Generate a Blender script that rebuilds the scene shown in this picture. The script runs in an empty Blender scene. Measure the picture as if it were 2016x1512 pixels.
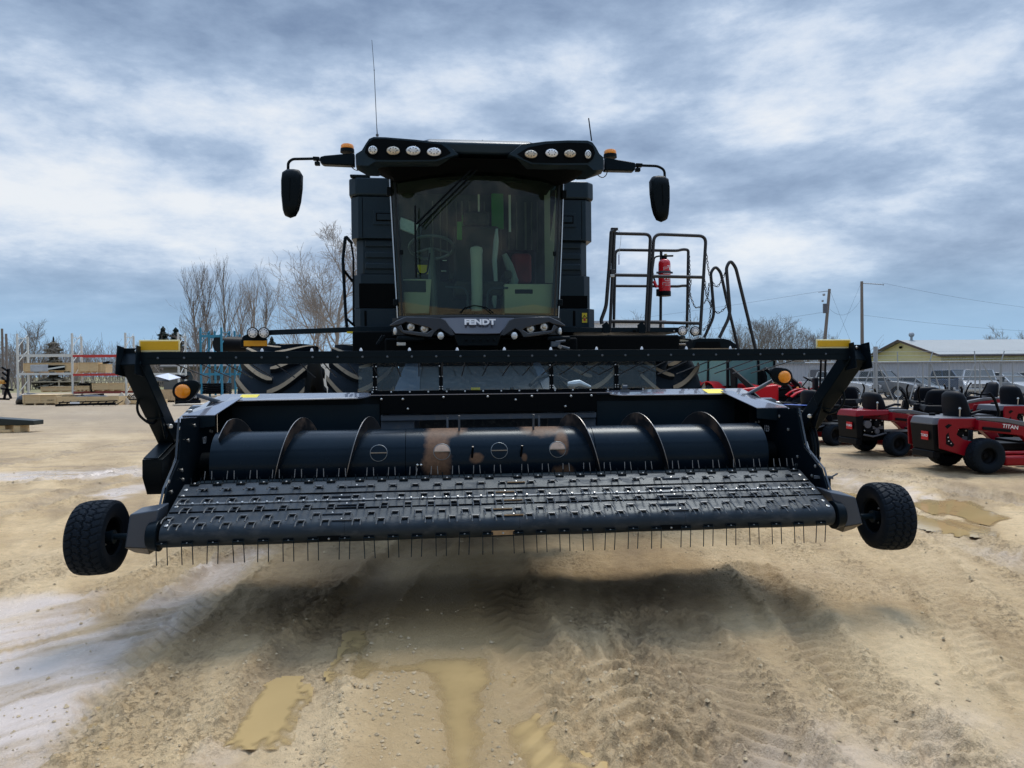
import bpy, bmesh, math, random
import numpy as np
from mathutils import Vector, Matrix
R = math.radians
random.seed(7)
scene = bpy.context.scene
COL = scene.collection

# ------------------------------------------------------------------ camera
CAM_H = 1.7; FPX = 1456.0; PITCH = R(0.9); ROLL = R(-0.5)
cam_data = bpy.data.cameras.new("camera")
cam = bpy.data.objects.new("camera", cam_data); COL.objects.link(cam)
cam_data.sensor_fit = 'HORIZONTAL'; cam_data.sensor_width = 36.0
cam_data.lens = FPX / 2016.0 * 36.0
cam_data.clip_start = 0.05; cam_data.clip_end = 4000
CM = (Matrix.Rotation(math.pi / 2 - PITCH, 3, 'X') @ Matrix.Rotation(ROLL, 3, 'Z'))
cam.matrix_world = Matrix.Translation((0, 0, CAM_H)) @ CM.to_4x4()
scene.camera = cam
scene.render.resolution_x = 1024; scene.render.resolution_y = 768
scene.view_settings.view_transform = 'Standard'
scene.view_settings.look = 'None'
scene.view_settings.exposure = 0.1
scene.view_settings.gamma = 1.0

# ------------------------------------------------------------------ world
SUN_EL, SUN_AZ = R(60), R(18)      # azimuth of the sun, clockwise from +Y
world = bpy.data.worlds.new("World"); scene.world = world; world.use_nodes = True
wt = world.node_tree; wt.nodes.clear()
def wn(t, **k):
    n = wt.nodes.new(t)
    for a, b in k.items(): setattr(n, a, b)
    return n
def wl(a, b): wt.links.new(a, b)
def wmath(op, a, b=None, c=None, clamp=False):
    n = wn('ShaderNodeMath', operation=op, use_clamp=clamp)
    for i, s in enumerate((a, b, c)):
        if s is None: continue
        if isinstance(s, (int, float)): n.inputs[i].default_value = s
        else: wl(s, n.inputs[i])
    return n.outputs[0]
sky = wn('ShaderNodeTexSky', sky_type='NISHITA', sun_disc=False)
sky.sun_elevation = SUN_EL; sky.sun_rotation = SUN_AZ
tc = wn('ShaderNodeTexCoord'); sep = wn('ShaderNodeSeparateXYZ'); wl(tc.outputs['Generated'], sep.inputs[0])
zc = wmath('MAXIMUM', sep.outputs[2], 0.0)
zz = wmath('ADD', zc, 0.14)
cx = wmath('DIVIDE', sep.outputs[0], zz); cy = wmath('DIVIDE', sep.outputs[1], zz)
comb = wn('ShaderNodeCombineXYZ'); wl(cx, comb.inputs[0]); wl(cy, comb.inputs[1])
mp = wn('ShaderNodeMapping'); mp.inputs['Scale'].default_value = (1.0, 1.15, 1.0); mp.inputs['Location'].default_value = (3.1, 7.4, 0)
wl(comb.outputs[0], mp.inputs[0])
mp3 = wn('ShaderNodeMapping'); mp3.inputs['Scale'].default_value = (1.0, 1.0, 2.4); mp3.inputs['Location'].default_value = (5.2, 1.7, .4)
wl(tc.outputs['Generated'], mp3.inputs[0])
def noise(scale, detail, rough, dist=0.0, loc=None, src=None):
    n = wn('ShaderNodeTexNoise'); n.inputs['Scale'].default_value = scale
    n.inputs['Detail'].default_value = detail; n.inputs['Roughness'].default_value = rough
    n.inputs['Distortion'].default_value = dist
    wl((src or mp).outputs[0], n.inputs['Vector']); return n.outputs['Fac']
n1 = noise(3.0, 10, 0.60, 0.10, src=mp3); n2 = noise(1.3, 9, 0.64, 0.15); n3 = noise(0.9, 3, 0.5, src=mp3)
dens = wmath('ADD', wmath('MULTIPLY', n1, 0.62), wmath('ADD', wmath('MULTIPLY', n2, 0.24), wmath('MULTIPLY', n3, 0.26)))
_b = wmath('DIVIDE', wmath('SUBTRACT', sep.outputs[2], 0.20), 0.075); _b = wmath('POWER', 2.718, wmath('MULTIPLY', wmath('MULTIPLY', _b, _b), -1.0))
dens = wmath('ADD', wmath('ADD', dens, -0.042), wmath('MULTIPLY', _b, 0.055))
cr = wn('ShaderNodeValToRGB'); wl(dens, cr.inputs[0])
cr.color_ramp.interpolation = 'B_SPLINE'
el = cr.color_ramp.elements
el[0].position = 0.41; el[0].color = (0.170, 0.245, 0.385, 1)
el[1].position = 0.665; el[1].color = (0.86, 0.88, 0.90, 1)
e = el.new(0.47); e.color = (0.245, 0.335, 0.485, 1)
e = el.new(0.545); e.color = (0.375, 0.490, 0.665, 1)
e = el.new(0.60); e.color = (0.62, 0.715, 0.85, 1)
# clear blue band low over the horizon comes from the physical sky
skym = wn('ShaderNodeMix', data_type='RGBA', blend_type='MULTIPLY'); skym.inputs['Factor'].default_value = 1
wl(sky.outputs[0], skym.inputs['A']); skym.inputs['B'].default_value = (0.085, 0.085, 0.085, 1)
band = wn('ShaderNodeMapRange', interpolation_type='SMOOTHSTEP'); wl(sep.outputs[2], band.inputs['Value'])
band.inputs['From Min'].default_value = 0.02; band.inputs['From Max'].default_value = 0.15
band.inputs['To Min'].default_value = 0.0; band.inputs['To Max'].default_value = 1.0
bandc = wn('ShaderNodeMix', data_type='RGBA')
wl(band.outputs[0], bandc.inputs['Factor']); bandc.inputs['A'].default_value = (0.30, 0.50, 0.74, 1); wl(cr.outputs[0], bandc.inputs['B'])
mixw = wn('ShaderNodeMix', data_type='RGBA'); mixw.inputs['Factor'].default_value = 0.90
wl(skym.outputs['Result'], mixw.inputs['A']); wl(bandc.outputs['Result'], mixw.inputs['B'])
# an overcast sky is about three times brighter overhead than low down
zr = wn('ShaderNodeMapRange', interpolation_type='SMOOTHSTEP'); wl(sep.outputs[2], zr.inputs['Value'])
zr.inputs['From Min'].default_value = 0.42; zr.inputs['From Max'].default_value = 0.90
zr.inputs['To Min'].default_value = 1.0; zr.inputs['To Max'].default_value = 3.8
# and brighter towards the hidden sun ahead than behind the viewer
fr_ = wn('ShaderNodeMapRange', interpolation_type='SMOOTHSTEP'); wl(sep.outputs[1], fr_.inputs['Value'])
fr_.inputs['From Min'].default_value = -0.7; fr_.inputs['From Max'].default_value = 0.35; fr_.inputs['To Min'].default_value = 0.62; fr_.inputs['To Max'].default_value = 1.0
bg = wn('ShaderNodeBackground'); wl(mixw.outputs['Result'], bg.inputs[0]); wl(wmath('MULTIPLY', zr.outputs[0], fr_.outputs[0]), bg.inputs[1])
wo = wn('ShaderNodeOutputWorld'); wl(bg.outputs[0], wo.inputs[0])

# ------------------------------------------------------------------ sun
sd = bpy.data.lights.new("sun", 'SUN'); sd.energy = 2.3; sd.angle = R(24); sd.color = (1.0, 0.94, 0.84)
sun = bpy.data.objects.new("sun", sd); COL.objects.link(sun)
sv = Vector((math.cos(SUN_EL) * math.sin(SUN_AZ), math.cos(SUN_EL) * math.cos(SUN_AZ), math.sin(SUN_EL)))
sun.rotation_euler = sv.to_track_quat('Z', 'Y').to_euler()

# ------------------------------------------------------------------ measuring: a photo pixel and a real plane give a point in the place
CAMP = Vector((0, 0, CAM_H))
def ray(px, py): return CM @ Vector(((px - 1008) / FPX, -(py - 756) / FPX, -1.0))
def W(px, py, Y):
    d = ray(px, py); return CAMP + d * (Y / d.y)
def G(px, py, z=0.0):
    d = ray(px, py); return CAMP + d * ((z - CAM_H) / d.z)
TH = R(6.3); OM = Vector((0, 4.93, 0))
E1 = Vector((math.cos(TH), math.sin(TH), 0)); E2 = Vector((-math.sin(TH), math.cos(TH), 0))
def loc(p): q = p - OM; return Vector((q.dot(E1), q.dot(E2), p.z))
def LY(px, py, ly):
    d = ray(px, py); return loc(CAMP + d * ((ly - (CAMP - OM).dot(E2)) / d.dot(E2)))
def LX(px, py, lx):
    d = ray(px, py); return loc(CAMP + d * ((lx - (CAMP - OM).dot(E1)) / d.dot(E1)))

# ------------------------------------------------------------------ helpers
def lerp(a, b, t): return a + (b - a) * t
def off_of(p):
    while p is not None:
        if '_o' in p: return Vector(p['_o'])
        p = p.parent
    return Vector((0, 0, 0))
class MB:
    def __init__(s, mat=None): s.v = []; s.f = []; s.m = []; s.mats = []; s.cur = 0; s.T = None; s.use(mat)
    def use(s, mat):
        if mat is not None:
            if mat not in s.mats: s.mats.append(mat)
            s.cur = s.mats.index(mat)
        return s
    def av(s, pts):
        b = len(s.v)
        if s.T is not None: s.v.extend([s.T @ Vector(p) for p in pts])
        else: s.v.extend([Vector(p) for p in pts])
        return b
    def af(s, idx): s.f.append(tuple(idx)); s.m.append(s.cur)
    def poly(s, pts): b = s.av(pts); s.af(range(b, b + len(pts))); return s
    def hexa(s, p):
        b = s.av(p)
        for q in ((0, 3, 2, 1), (4, 5, 6, 7), (0, 1, 5, 4), (1, 2, 6, 5), (2, 3, 7, 6), (3, 0, 4, 7)): s.af([b + i for i in q])
        return s
    def box(s, c, d, rot=None):
        c = Vector(c); x, y, z = d[0] / 2, d[1] / 2, d[2] / 2
        p = [Vector(q) for q in ((-x, -y, -z), (x, -y, -z), (x, y, -z), (-x, y, -z), (-x, -y, z), (x, -y, z), (x, y, z), (-x, y, z))]
        if rot is not None: p = [rot @ q for q in p]
        return s.hexa([c + q for q in p])
    def bb(s, x0, x1, y0, y1, z0, z1): return s.box(((x0 + x1) / 2, (y0 + y1) / 2, (z0 + z1) / 2), (abs(x1 - x0), abs(y1 - y0), abs(z1 - z0)))
    def beam(s, a, b, w, h, up=(0, 0, 1)):
        a = Vector(a); b = Vector(b); d = (b - a).normalized(); up = Vector(up)
        if abs(d.dot(up)) > 0.98: up = Vector((0, 1, 0))
        sx = d.cross(up).normalized() * (w / 2); sz = sx.cross(d).normalized() * (h / 2)
        return s.hexa([a - sx - sz, a + sx - sz, b + sx - sz, b - sx - sz, a - sx + sz, a + sx + sz, b + sx + sz, b - sx + sz])
    def prism(s, pts, vec):
        vec = Vector(vec); pts = [Vector(p) for p in pts]; n = len(pts)
        b = s.av(pts + [p + vec for p in pts])
        s.af(range(b, b + n)); s.af([b + n + i for i in reversed(range(n))])
        for i in range(n): j = (i + 1) % n; s.af((b + i, b + n + i, b + n + j, b + j))
        return s
    def loft(s, rings, closed=True, caps=True):
        n = len(rings[0]); bs = [s.av(r) for r in rings]
        for a, b in zip(bs, bs[1:]):
            for i in range(n if closed else n - 1):
                j = (i + 1) % n; s.af((a + i, a + j, b + j, b + i))
        if caps and closed: s.af([bs[0] + i for i in reversed(range(n))]); s.af([bs[-1] + i for i in range(n)])
        return s
    def tube(s, path, r, n=8, closed=False, caps=True):
        P = [Vector(p) for p in path]; k = len(P)
        rr = r if isinstance(r, (list, tuple)) else [r] * k
        T = []
        for i in range(k):
            if closed: t = P[(i + 1) % k] - P[i - 1]
            else: t = P[min(i + 1, k - 1)] - P[max(i - 1, 0)]
            T.append(t.normalized() if t.length > 1e-9 else Vector((0, 0, 1)))
        up = Vector((0, 0, 1)) if abs(T[0].z) < 0.9 else Vector((1, 0, 0))
        nrm = (up - T[0] * up.dot(T[0])).normalized(); rings = []
        for i in range(k):
            if i: nrm = nrm - T[i] * nrm.dot(T[i]); nrm = nrm.normalized() if nrm.length > 1e-6 else T[i].orthogonal().normalized()
            bn = T[i].cross(nrm)
            rings.append([P[i] + (nrm * math.cos(2 * math.pi * a / n) + bn * math.sin(2 * math.pi * a / n)) * rr[i] for a in range(n)])
        if closed: rings.append(rings[0]); return s.loft(rings, True, False)
        return s.loft(rings, True, caps)
    def cyl(s, a, b, r0, r1=None, n=16): return s.tube([a, b], [r0, r0 if r1 is None else r1], n)
    def lathe(s, prof, o, axis, n=32, fn=None):
        o = Vector(o); ax = Vector(axis).normalized()
        u = ax.orthogonal().normalized() if abs(ax.x) < 0.99 else Vector((0, 0, 1)); w = ax.cross(u)
        rings = []
        for k in range(n):
            a = 2 * math.pi * k / n; dr = u * math.cos(a) + w * math.sin(a)
            rings.append([o + ax * h + dr * ((r + (fn(i, a, r, h) if fn else 0))) for i, (r, h) in enumerate(prof)])
        rings.append(rings[0])
        return s.loft(rings, closed=False, caps=False)
    def ball(s, c, r, nu=12, nv=8):
        c = Vector(c); rx, ry, rz = (r, r, r) if isinstance(r, (int, float)) else r
        rings = []
        for j in range(1, nv):
            t = math.pi * j / nv
            rings.append([c + Vector((rx * math.sin(t) * math.cos(2 * math.pi * i / nu), ry * math.sin(t) * math.sin(2 * math.pi * i / nu), rz * math.cos(t))) for i in range(nu)])
        return s.loft(rings)
    def build(s, name, parent=None, bevel=0, seg=2, smooth=35, fix=True):
        me = bpy.data.meshes.new(name)
        off = off_of(parent)
        me.from_pydata([tuple(p - off) for p in s.v], [], s.f)
        for mm in s.mats: me.materials.append(mm)
        if len(s.mats) > 1: me.polygons.foreach_set('material_index', s.m)
        if fix:
            bm = bmesh.new(); bm.from_mesh(me); bmesh.ops.recalc_face_normals(bm, faces=bm.faces); bm.to_mesh(me); bm.free()
        if smooth:
            me.polygons.foreach_set('use_smooth', [True] * len(me.polygons)); me.set_sharp_from_angle(angle=R(smooth))
        o = bpy.data.objects.new(name, me); COL.objects.link(o)
        if parent is not None: o.parent = parent
        if bevel:
            b = o.modifiers.new('bevel', 'BEVEL'); b.width = bevel; b.segments = seg; b.limit_method = 'ANGLE'; b.angle_limit = R(35)
        return o
def tag(o, label=None, cat=None, group=None, kind=None):
    if label: o['label'] = label
    if cat: o['category'] = cat
    if group: o['group'] = group
    if kind: o['kind'] = kind
    return o
def empty(name, at, rz=0, label=None, cat=None, group=None):
    o = bpy.data.objects.new(name, None); COL.objects.link(o); o.location = at; o.rotation_euler = (0, 0, rz)
    o.empty_display_size = 0.2
    return tag(o, label, cat, group)
def kids(o): return [c for c in bpy.data.objects if c.parent == o]
def copy_tree(o, parent=None):
    c = o.copy(); COL.objects.link(c); c.parent = parent
    for k in kids(o): copy_tree(k, c)
    return c
def text_mesh(txt, size, mat, M, name, parent, ext=0.002, sx=1.0, shear=0.0, off=0.0):
    cu = bpy.data.curves.new(name, 'FONT'); cu.body = txt; cu.size = size; cu.extrude = ext; cu.align_x = 'CENTER'; cu.align_y = 'CENTER'
    cu.shear = shear; cu.offset = off; cu.resolution_u = 3
    t = bpy.data.objects.new('t', cu); COL.objects.link(t)
    me = bpy.data.meshes.new_from_object(t); bpy.data.objects.remove(t)
    o_ = off_of(parent)
    me.transform(Matrix.Translation(-o_) @ M @ Matrix.Scale(sx, 4, (1, 0, 0))); me.name = name
    me.materials.clear(); me.materials.append(mat)
    o = bpy.data.objects.new(name, me); COL.objects.link(o); o.parent = parent
    return o
def fillet(pts, r, n=5, closed=False):
    P = [Vector(p) for p in pts]; out = []; k = len(P)
    for i, p in enumerate(P):
        if not closed and i in (0, k - 1): out.append(p); continue
        a = P[i - 1]; b = P[(i + 1) % k]; d1 = (a - p); d2 = (b - p)
        rr = min(r, d1.length * .45, d2.length * .45); s0 = p + d1.normalized() * rr; s1 = p + d2.normalized() * rr
        for j in range(n + 1):
            t = j / n; out.append(s0 * (1 - t) ** 2 + p * 2 * t * (1 - t) + s1 * t * t)
    return out

# ------------------------------------------------------------------ materials
BT = (.70, .88, 1.0)
def mat(name, col, rough=0.5, metal=0.0, var=0.0, vscale=8.0, bump=0.0, bscale=40.0, dirt=None, damt=0.0, dscale=3.0, coat=0.0, spec=0.5, emit=None, trans=0.0, ior=1.45, rvar=0.0, stretch=None, tint=None):
    m = bpy.data.materials.new(name); m.use_nodes = True; nt = m.node_tree; b = nt.nodes['Principled BSDF']
    b.inputs['Base Color'].default_value = (*col, 1); b.inputs['Roughness'].default_value = rough; b.inputs['Metallic'].default_value = metal
    b.inputs['Coat Weight'].default_value = coat; b.inputs['Specular IOR Level'].default_value = spec; b.inputs['IOR'].default_value = ior
    b.inputs['Transmission Weight'].default_value = trans
    if tint: b.inputs['Specular Tint'].default_value = (*tint, 1)
    if emit: b.inputs['Emission Color'].default_value = (*emit[0], 1); b.inputs['Emission Strength'].default_value = emit[1]
    N = nt.nodes.new; L = nt.links.new
    tcn = N('ShaderNodeTexCoord'); vec = tcn.outputs['Object']
    if stretch:
        mpn = N('ShaderNodeMapping'); mpn.inputs['Scale'].default_value = stretch; L(vec, mpn.inputs[0]); vec = mpn.outputs[0]
    cur = None
    if var or dirt:
        n = N('ShaderNodeTexNoise'); n.inputs['Scale'].default_value = vscale; n.inputs['Detail'].default_value = 6; L(vec, n.inputs['Vector'])
        mx = N('ShaderNodeMix'); mx.data_type = 'RGBA'; L(n.outputs['Fac'], mx.inputs['Factor'])
        mx.inputs['A'].default_value = (*[c * (1 - var) for c in col], 1); mx.inputs['B'].default_value = (*[min(1, c * (1 + var)) for c in col], 1)
        cur = mx.outputs['Result']
    if dirt:
        n = N('ShaderNodeTexNoise'); n.inputs['Scale'].default_value = dscale; n.inputs['Detail'].default_value = 9; n.inputs['Roughness'].default_value = .65; L(vec, n.inputs['Vector'])
        rp = N('ShaderNodeMapRange'); rp.inputs['From Min'].default_value = 0.62 - damt * 0.35; rp.inputs['From Max'].default_value = 0.80 - damt * 0.25; L(n.outputs['Fac'], rp.inputs['Value'])
        mx = N('ShaderNodeMix'); mx.data_type = 'RGBA'; L(rp.outputs[0], mx.inputs['Factor']); L(cur, mx.inputs['A']); mx.inputs['B'].default_value = (*dirt, 1); cur = mx.outputs['Result']
        mr = N('ShaderNodeMapRange'); mr.inputs['To Min'].default_value = rough; mr.inputs['To Max'].default_value = max(rough, .8); L(rp.outputs[0], mr.inputs['Value']); L(mr.outputs[0], b.inputs['Roughness'])
    if cur is not None: L(cur, b.inputs['Base Color'])
    if rvar and not dirt:
        n = N('ShaderNodeTexNoise'); n.inputs['Scale'].default_value = 5; n.inputs['Detail'].default_value = 5; L(vec, n.inputs['Vector'])
        mr = N('ShaderNodeMapRange'); mr.inputs['To Min'].default_value = max(0.02, rough - rvar); mr.inputs['To Max'].default_value = rough + rvar; L(n.outputs['Fac'], mr.inputs['Value']); L(mr.outputs[0], b.inputs['Roughness'])
    if bump:
        n = N('ShaderNodeTexNoise'); n.inputs['Scale'].default_value = bscale; n.inputs['Detail'].default_value = 5; L(vec, n.inputs['Vector'])
        bp = N('ShaderNodeBump'); bp.inputs['Strength'].default_value = 1.0; bp.inputs['Distance'].default_value = bump; L(n.outputs['Fac'], bp.inputs['Height']); L(bp.outputs[0], b.inputs['Normal'])
    return m
DUST = (0.16, 0.13, 0.09)
paint = mat('charcoal_paint', (0.0035, 0.0072, 0.0110), 0.34, spec=.12, tint=BT, var=.15, rvar=.08, bump=.0004, bscale=9)
panel = mat('charcoal_panel', (0.0065, 0.0135, 0.020), 0.40, spec=.16, tint=BT, var=.15, rvar=.08)
steelgrey = mat('grey_sheet', (0.055, 0.075, 0.10), 0.45, var=.3, vscale=3, dirt=(.12, .12, .12), damt=.25, dscale=14)
plastic = mat('black_plastic', (0.003, 0.0048, 0.0065), 0.45, spec=.14, tint=BT, bump=.0003, bscale=300)
matte = mat('flat_black', (0.002, 0.0025, 0.003), 0.7, spec=.1, tint=BT)
wiremat = mat('tine_black', (0.010, 0.011, 0.013), 0.38)
wornsteel = mat('worn_tine_steel', (0.25, 0.24, 0.23), 0.38, 0.8, var=.3, vscale=30)
rubber = mat('tyre_rubber', (0.009, 0.014, 0.020), 0.62, spec=.15, tint=BT, var=.25, vscale=10, bump=.0006, bscale=180, dirt=(.07, .065, .055), damt=.12, dscale=6)
cleanrubber = mat('clean_tyre_rubber', (0.007, 0.010, 0.015), 0.6, spec=.13, tint=BT, var=.2, vscale=10, bump=.0004, bscale=200)
mudlug = mat('dried_mud_on_lugs', (0.25, 0.205, 0.145), 0.9, var=.25, vscale=14, bump=.003, bscale=60, dirt=(.03, .028, .025), damt=.16, dscale=14)
beltm = mat('ribbed_belt_rubber', (0.017, 0.023, 0.031), 0.42, spec=.32, tint=BT, var=.35, vscale=4, bump=.0009, bscale=55, dirt=(.058, .062, .068), damt=.32, dscale=5, stretch=(1, 2.5, 2.5))
zinc = mat('zinc_bolt', (0.52, 0.52, 0.50), 0.32, 0.85)
chrome = mat('bright_chrome', (0.75, 0.77, 0.8), 0.12, 1.0)
yellowst = mat('yellow_sticker', (0.78, 0.62, 0.04), 0.5, var=.1)
yrefl = mat('amber_reflector', (0.55, 0.33, 0.006), 0.42, var=.08, vscale=60)
yborder = mat('cream_border', (0.75, 0.68, 0.36), 0.5)
arefl = mat('orange_reflector', (0.72, 0.34, 0.01), 0.4)
orange = mat('orange_lens', (0.95, 0.27, 0.006), 0.18, var=.3, vscale=60, coat=.5)
blackst = mat('black_print', (0.01, 0.01, 0.01), 0.6)
whitepr = mat('white_print', (0.75, 0.76, 0.78), 0.45)
silver = mat('silver_letters', (0.78, 0.78, 0.80), 0.3, 0.1)
red = mat('extinguisher_red', (0.55, 0.008, 0.014), 0.28, coat=.5)
lampglass = mat('lamp_lens', (0.62, 0.64, 0.64), 0.12, .25, var=.25, vscale=45, coat=.6)
lampwarm = mat('lamp_lens_warm', (0.52, 0.46, 0.36), 0.15, .25, var=.3, vscale=45, coat=.6)
lampwhite = mat('worklight_lens', (0.74, 0.76, 0.78), 0.2, .1, var=.12, vscale=60, coat=.6)
pillarm = mat('pillar_edge', (0.42, 0.46, 0.50), 0.2, .7)
beige = mat('beige_trim', (0.62, 0.62, 0.50), 0.6, var=.06)
darktrim = mat('dark_trim', (0.035, 0.04, 0.042), 0.7, var=.3)
greenm = mat('green_paint', (0.04, 0.24, 0.035), 0.4)
paperw = mat('wrapping_paper', (0.62, 0.66, 0.62), 0.6, bump=.003, bscale=25)

def glass_mat(name, tint, refl=1.0, rough=0.01, dust=0.0, ior=1.5):
    m = bpy.data.materials.new(name); m.use_nodes = True; nt = m.node_tree; nt.nodes.clear(); N = nt.nodes.new; L = nt.links.new
    o = N('ShaderNodeOutputMaterial'); tr = N('ShaderNodeBsdfTransparent'); tr.inputs[0].default_value = (*tint, 1)
    gl = N('ShaderNodeBsdfGlossy'); gl.inputs['Roughness'].default_value = rough; gl.inputs['Color'].default_value = (refl, refl, refl, 1)
    fr = N('ShaderNodeFresnel'); fr.inputs['IOR'].default_value = ior
    mx = N('ShaderNodeMixShader'); L(fr.outputs[0], mx.inputs[0]); L(tr.outputs[0], mx.inputs[1]); L(gl.outputs[0], mx.inputs[2]); out = mx
    if dust:
        df = N('ShaderNodeBsdfDiffuse'); df.inputs[0].default_value = (.42, .45, .47, 1)
        tcn = N('ShaderNodeTexCoord'); nz = N('ShaderNodeTexNoise'); nz.inputs['Scale'].default_value = 26; nz.inputs['Detail'].default_value = 8; nz.inputs['Roughness'].default_value = .7; L(tcn.outputs['Object'], nz.inputs['Vector'])
        mr = N('ShaderNodeMapRange'); mr.inputs['From Min'].default_value = .5; mr.inputs['From Max'].default_value = .85; mr.inputs['To Min'].default_value = dust * .5; mr.inputs['To Max'].default_value = dust * 3.2; L(nz.outputs['Fac'], mr.inputs['Value'])
        m2 = N('ShaderNodeMixShader'); L(mr.outputs[0], m2.inputs[0]); L(mx.outputs[0], m2.inputs[1]); L(df.outputs[0], m2.inputs[2]); out = m2
    L(out.outputs[0], o.inputs[0]); return m
cabglass = glass_mat('tinted_cab_glass', (0.57, 0.76, 0.66), dust=0.003, ior=1.52)
sideglass = glass_mat('side_glass', (0.75, 0.82, 0.78))
clearpc = glass_mat('clear_window_sheet', (0.84, 0.89, 0.90), rough=.03, dust=0.03)
carglass = mat('car_glass', (0.02, 0.028, 0.03), 0.05, spec=.8)

# ------------------------------------------------------------------ ground: one sheet to the horizon, with ruts, lug prints and dips that hold water
def vnoise(x, y, seed=0):
    xi = np.floor(x).astype(np.int64); yi = np.floor(y).astype(np.int64); xf = x - xi; yf = y - yi
    xf = xf * xf * (3 - 2 * xf); yf = yf * yf * (3 - 2 * yf)
    def h(a, b):
        n = (a * 374761393 + b * 668265263 + seed * 1442695041) & 0xffffffff
        n = ((n ^ (n >> 13)) * 1274126177) & 0xffffffff; n = n ^ (n >> 16)
        return (n & 0xffff) / 65535.0
    a = h(xi, yi); b = h(xi + 1, yi); c = h(xi, yi + 1); d = h(xi + 1, yi + 1)
    return (a * (1 - xf) + b * xf) * (1 - yf) + (c * (1 - xf) + d * xf) * yf
def fbm(x, y, o=4, seed=0, g=.5):
    s = 0; a = 1; t = 0
    for k in range(o): s = s + a * vnoise(x * 2 ** k + 13.1 * k, y * 2 ** k + 7.7 * k, seed + k); t += a; a *= g
    return s / t
def poly_sd(px, py, P):      # signed distance to polygon, negative inside
    d = np.full(px.shape, 1e9); ins = np.zeros(px.shape, bool); n = len(P)
    for i in range(n):
        ax, ay = P[i]; bx, by = P[(i + 1) % n]; ex, ey = bx - ax, by - ay
        t = np.clip(((px - ax) * ex + (py - ay) * ey) / (ex * ex + ey * ey + 1e-12), 0, 1)
        d = np.minimum(d, np.hypot(px - ax - t * ex, py - ay - t * ey))
        c = ((ay > py) != (by > py)) & (px < (bx - ax) * (py - ay) / ((by - ay) if abs(by - ay) > 1e-9 else 1e-9) + ax); ins ^= c
    return np.where(ins, -d, d)
def line_ds(px, py, P):      # distance, arclength and signed side to polyline
    d = np.full(px.shape, 1e9); s = np.zeros(px.shape); sg = np.zeros(px.shape); acc = 0
    for (ax, ay), (bx, by) in zip(P, P[1:]):
        ex, ey = bx - ax, by - ay; L = math.hypot(ex, ey)
        t = np.clip(((px - ax) * ex + (py - ay) * ey) / (L * L), 0, 1); q = np.hypot(px - ax - t * ex, py - ay - t * ey)
        side = ((px - ax) * ey - (py - ay) * ex) / L
        m = q < d; d = np.where(m, q, d); s = np.where(m, acc + t * L, s); sg = np.where(m, side, sg); acc += L
    return d, s, sg
def gp(*pts): return [(G(x, y).x, G(x, y).y) for x, y in pts]
ts = np.concatenate([-np.geomspace(45, 1.12, 26)[:-1], np.linspace(-1.12, 1.12, 760), np.geomspace(1.12, 45, 26)[1:]])
ys = np.concatenate([np.linspace(-60, 0.6, 26)[:-1], np.geomspace(1.5, 22, 640) - .9, np.geomspace(21.1, 1500, 110)[1:]])
wy = np.maximum(ys + 1.2, 1.8)
GX = ts[None, :] * wy[:, None]; GY = np.repeat(ys[:, None], len(ts), 1)
near = np.clip(1 - (np.hypot(GX, GY) - 14) / 22, 0, 1)
Z = (fbm(GX * .35, GY * .35, 3, 5) - .5) * .05 * near
Z += (fbm(GX * 1.6 + 3, GY * 1.1, 4, 9) - .5) * .034 * near
Z += (fbm(GX * 7, GY * 7, 4, 21, .6) - .5) * .026 * near
Z -= .38 * np.clip((GY - 33) / 14, 0, 1) ** 1.0 * np.clip((GX - 8) / 6, 0, 1)
tex = fbm(GX * 28, GY * 24, 3, 31, .7)
Z += (tex - .5) * .016 * np.clip(near * 1.2, 0, 1)
wet = np.clip((fbm(GX * .5 + 9, GY * .35, 4, 44) - .60) * 3.0, 0, 1) * .5
dark = np.clip((fbm(GX * .9 + 2, GY * .5 + 5, 5, 61) - .52) * 4.0, 0, 1) * .5
crumb = np.zeros_like(GX)
warp = (fbm(GX * 2.2, GY * 2.2, 4, 77, .6) - .5)
def softmask(P, w=.12, wa=.5): return 1 / (1 + np.exp(np.clip((poly_sd(GX, GY, P) + warp * wa) / w * 2.2, -30, 30)))
# tyre tracks
def track(P, half, depth, lug=0.0, pitch=.16, wetv=0.0, darkv=.25, angle=1.2, berm=.6):
    global Z, wet, dark, crumb
    d, s, sg = line_ds(GX, GY, gp(*P)); w = warp * .06
    m = 1 / (1 + np.exp(np.clip((d + w - half) / .035, -30, 30)))
    b = np.exp(-((d + w - half - .07) / .06) ** 2)
    Z = Z - 1.5 * depth * m * near + 1.7 * depth * berm * b * near * (.4 + 1.2 * tex)
    if lug:
        ph = (s + np.abs(sg) * angle) / pitch * 2 * math.pi
        Z = Z + 1.5 * m * near * lug * np.clip(np.sin(ph) * 1.8, -1, 1) * (0.5 + fbm(GX * 5, GY * 5, 2, 3))
    crumb = np.maximum(crumb, np.exp(-((d + w - half - .05) / .13) ** 2) * np.clip(fbm(GX * 1.2, GY * .8, 3, 19) * 2.2 - .5, 0, 1)); Z = Z + b * near * np.clip(fbm(GX * 11, GY * 15, 4, 29, .7) - .45, 0, 1) * .10
    wet = np.maximum(wet, m * wetv); dark = np.maximum(dark, m * darkv * (.4 + fbm(GX * 3, GY * 3, 3, 8)))
track([(520, 1512), (600, 1300), (700, 1200), (790, 1110), (860, 1060)], .22, .03, .0015, .12, .3, .35)
track([(1120, 1512), (1085, 1400), (1050, 1290), (1000, 1200), (985, 1100)], .17, .03, .012, .17, .1, .5, 1.4)
track([(1480, 1512), (1440, 1420), (1380, 1330), (1300, 1230)], .28, .028, .010, .15, .25, .35, .8)
track([(1900, 1512), (1730, 1400), (1640, 1300), (1560, 1200), (1480, 1120)], .13, .022, .010, .12, .0, .4, .9)
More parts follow.
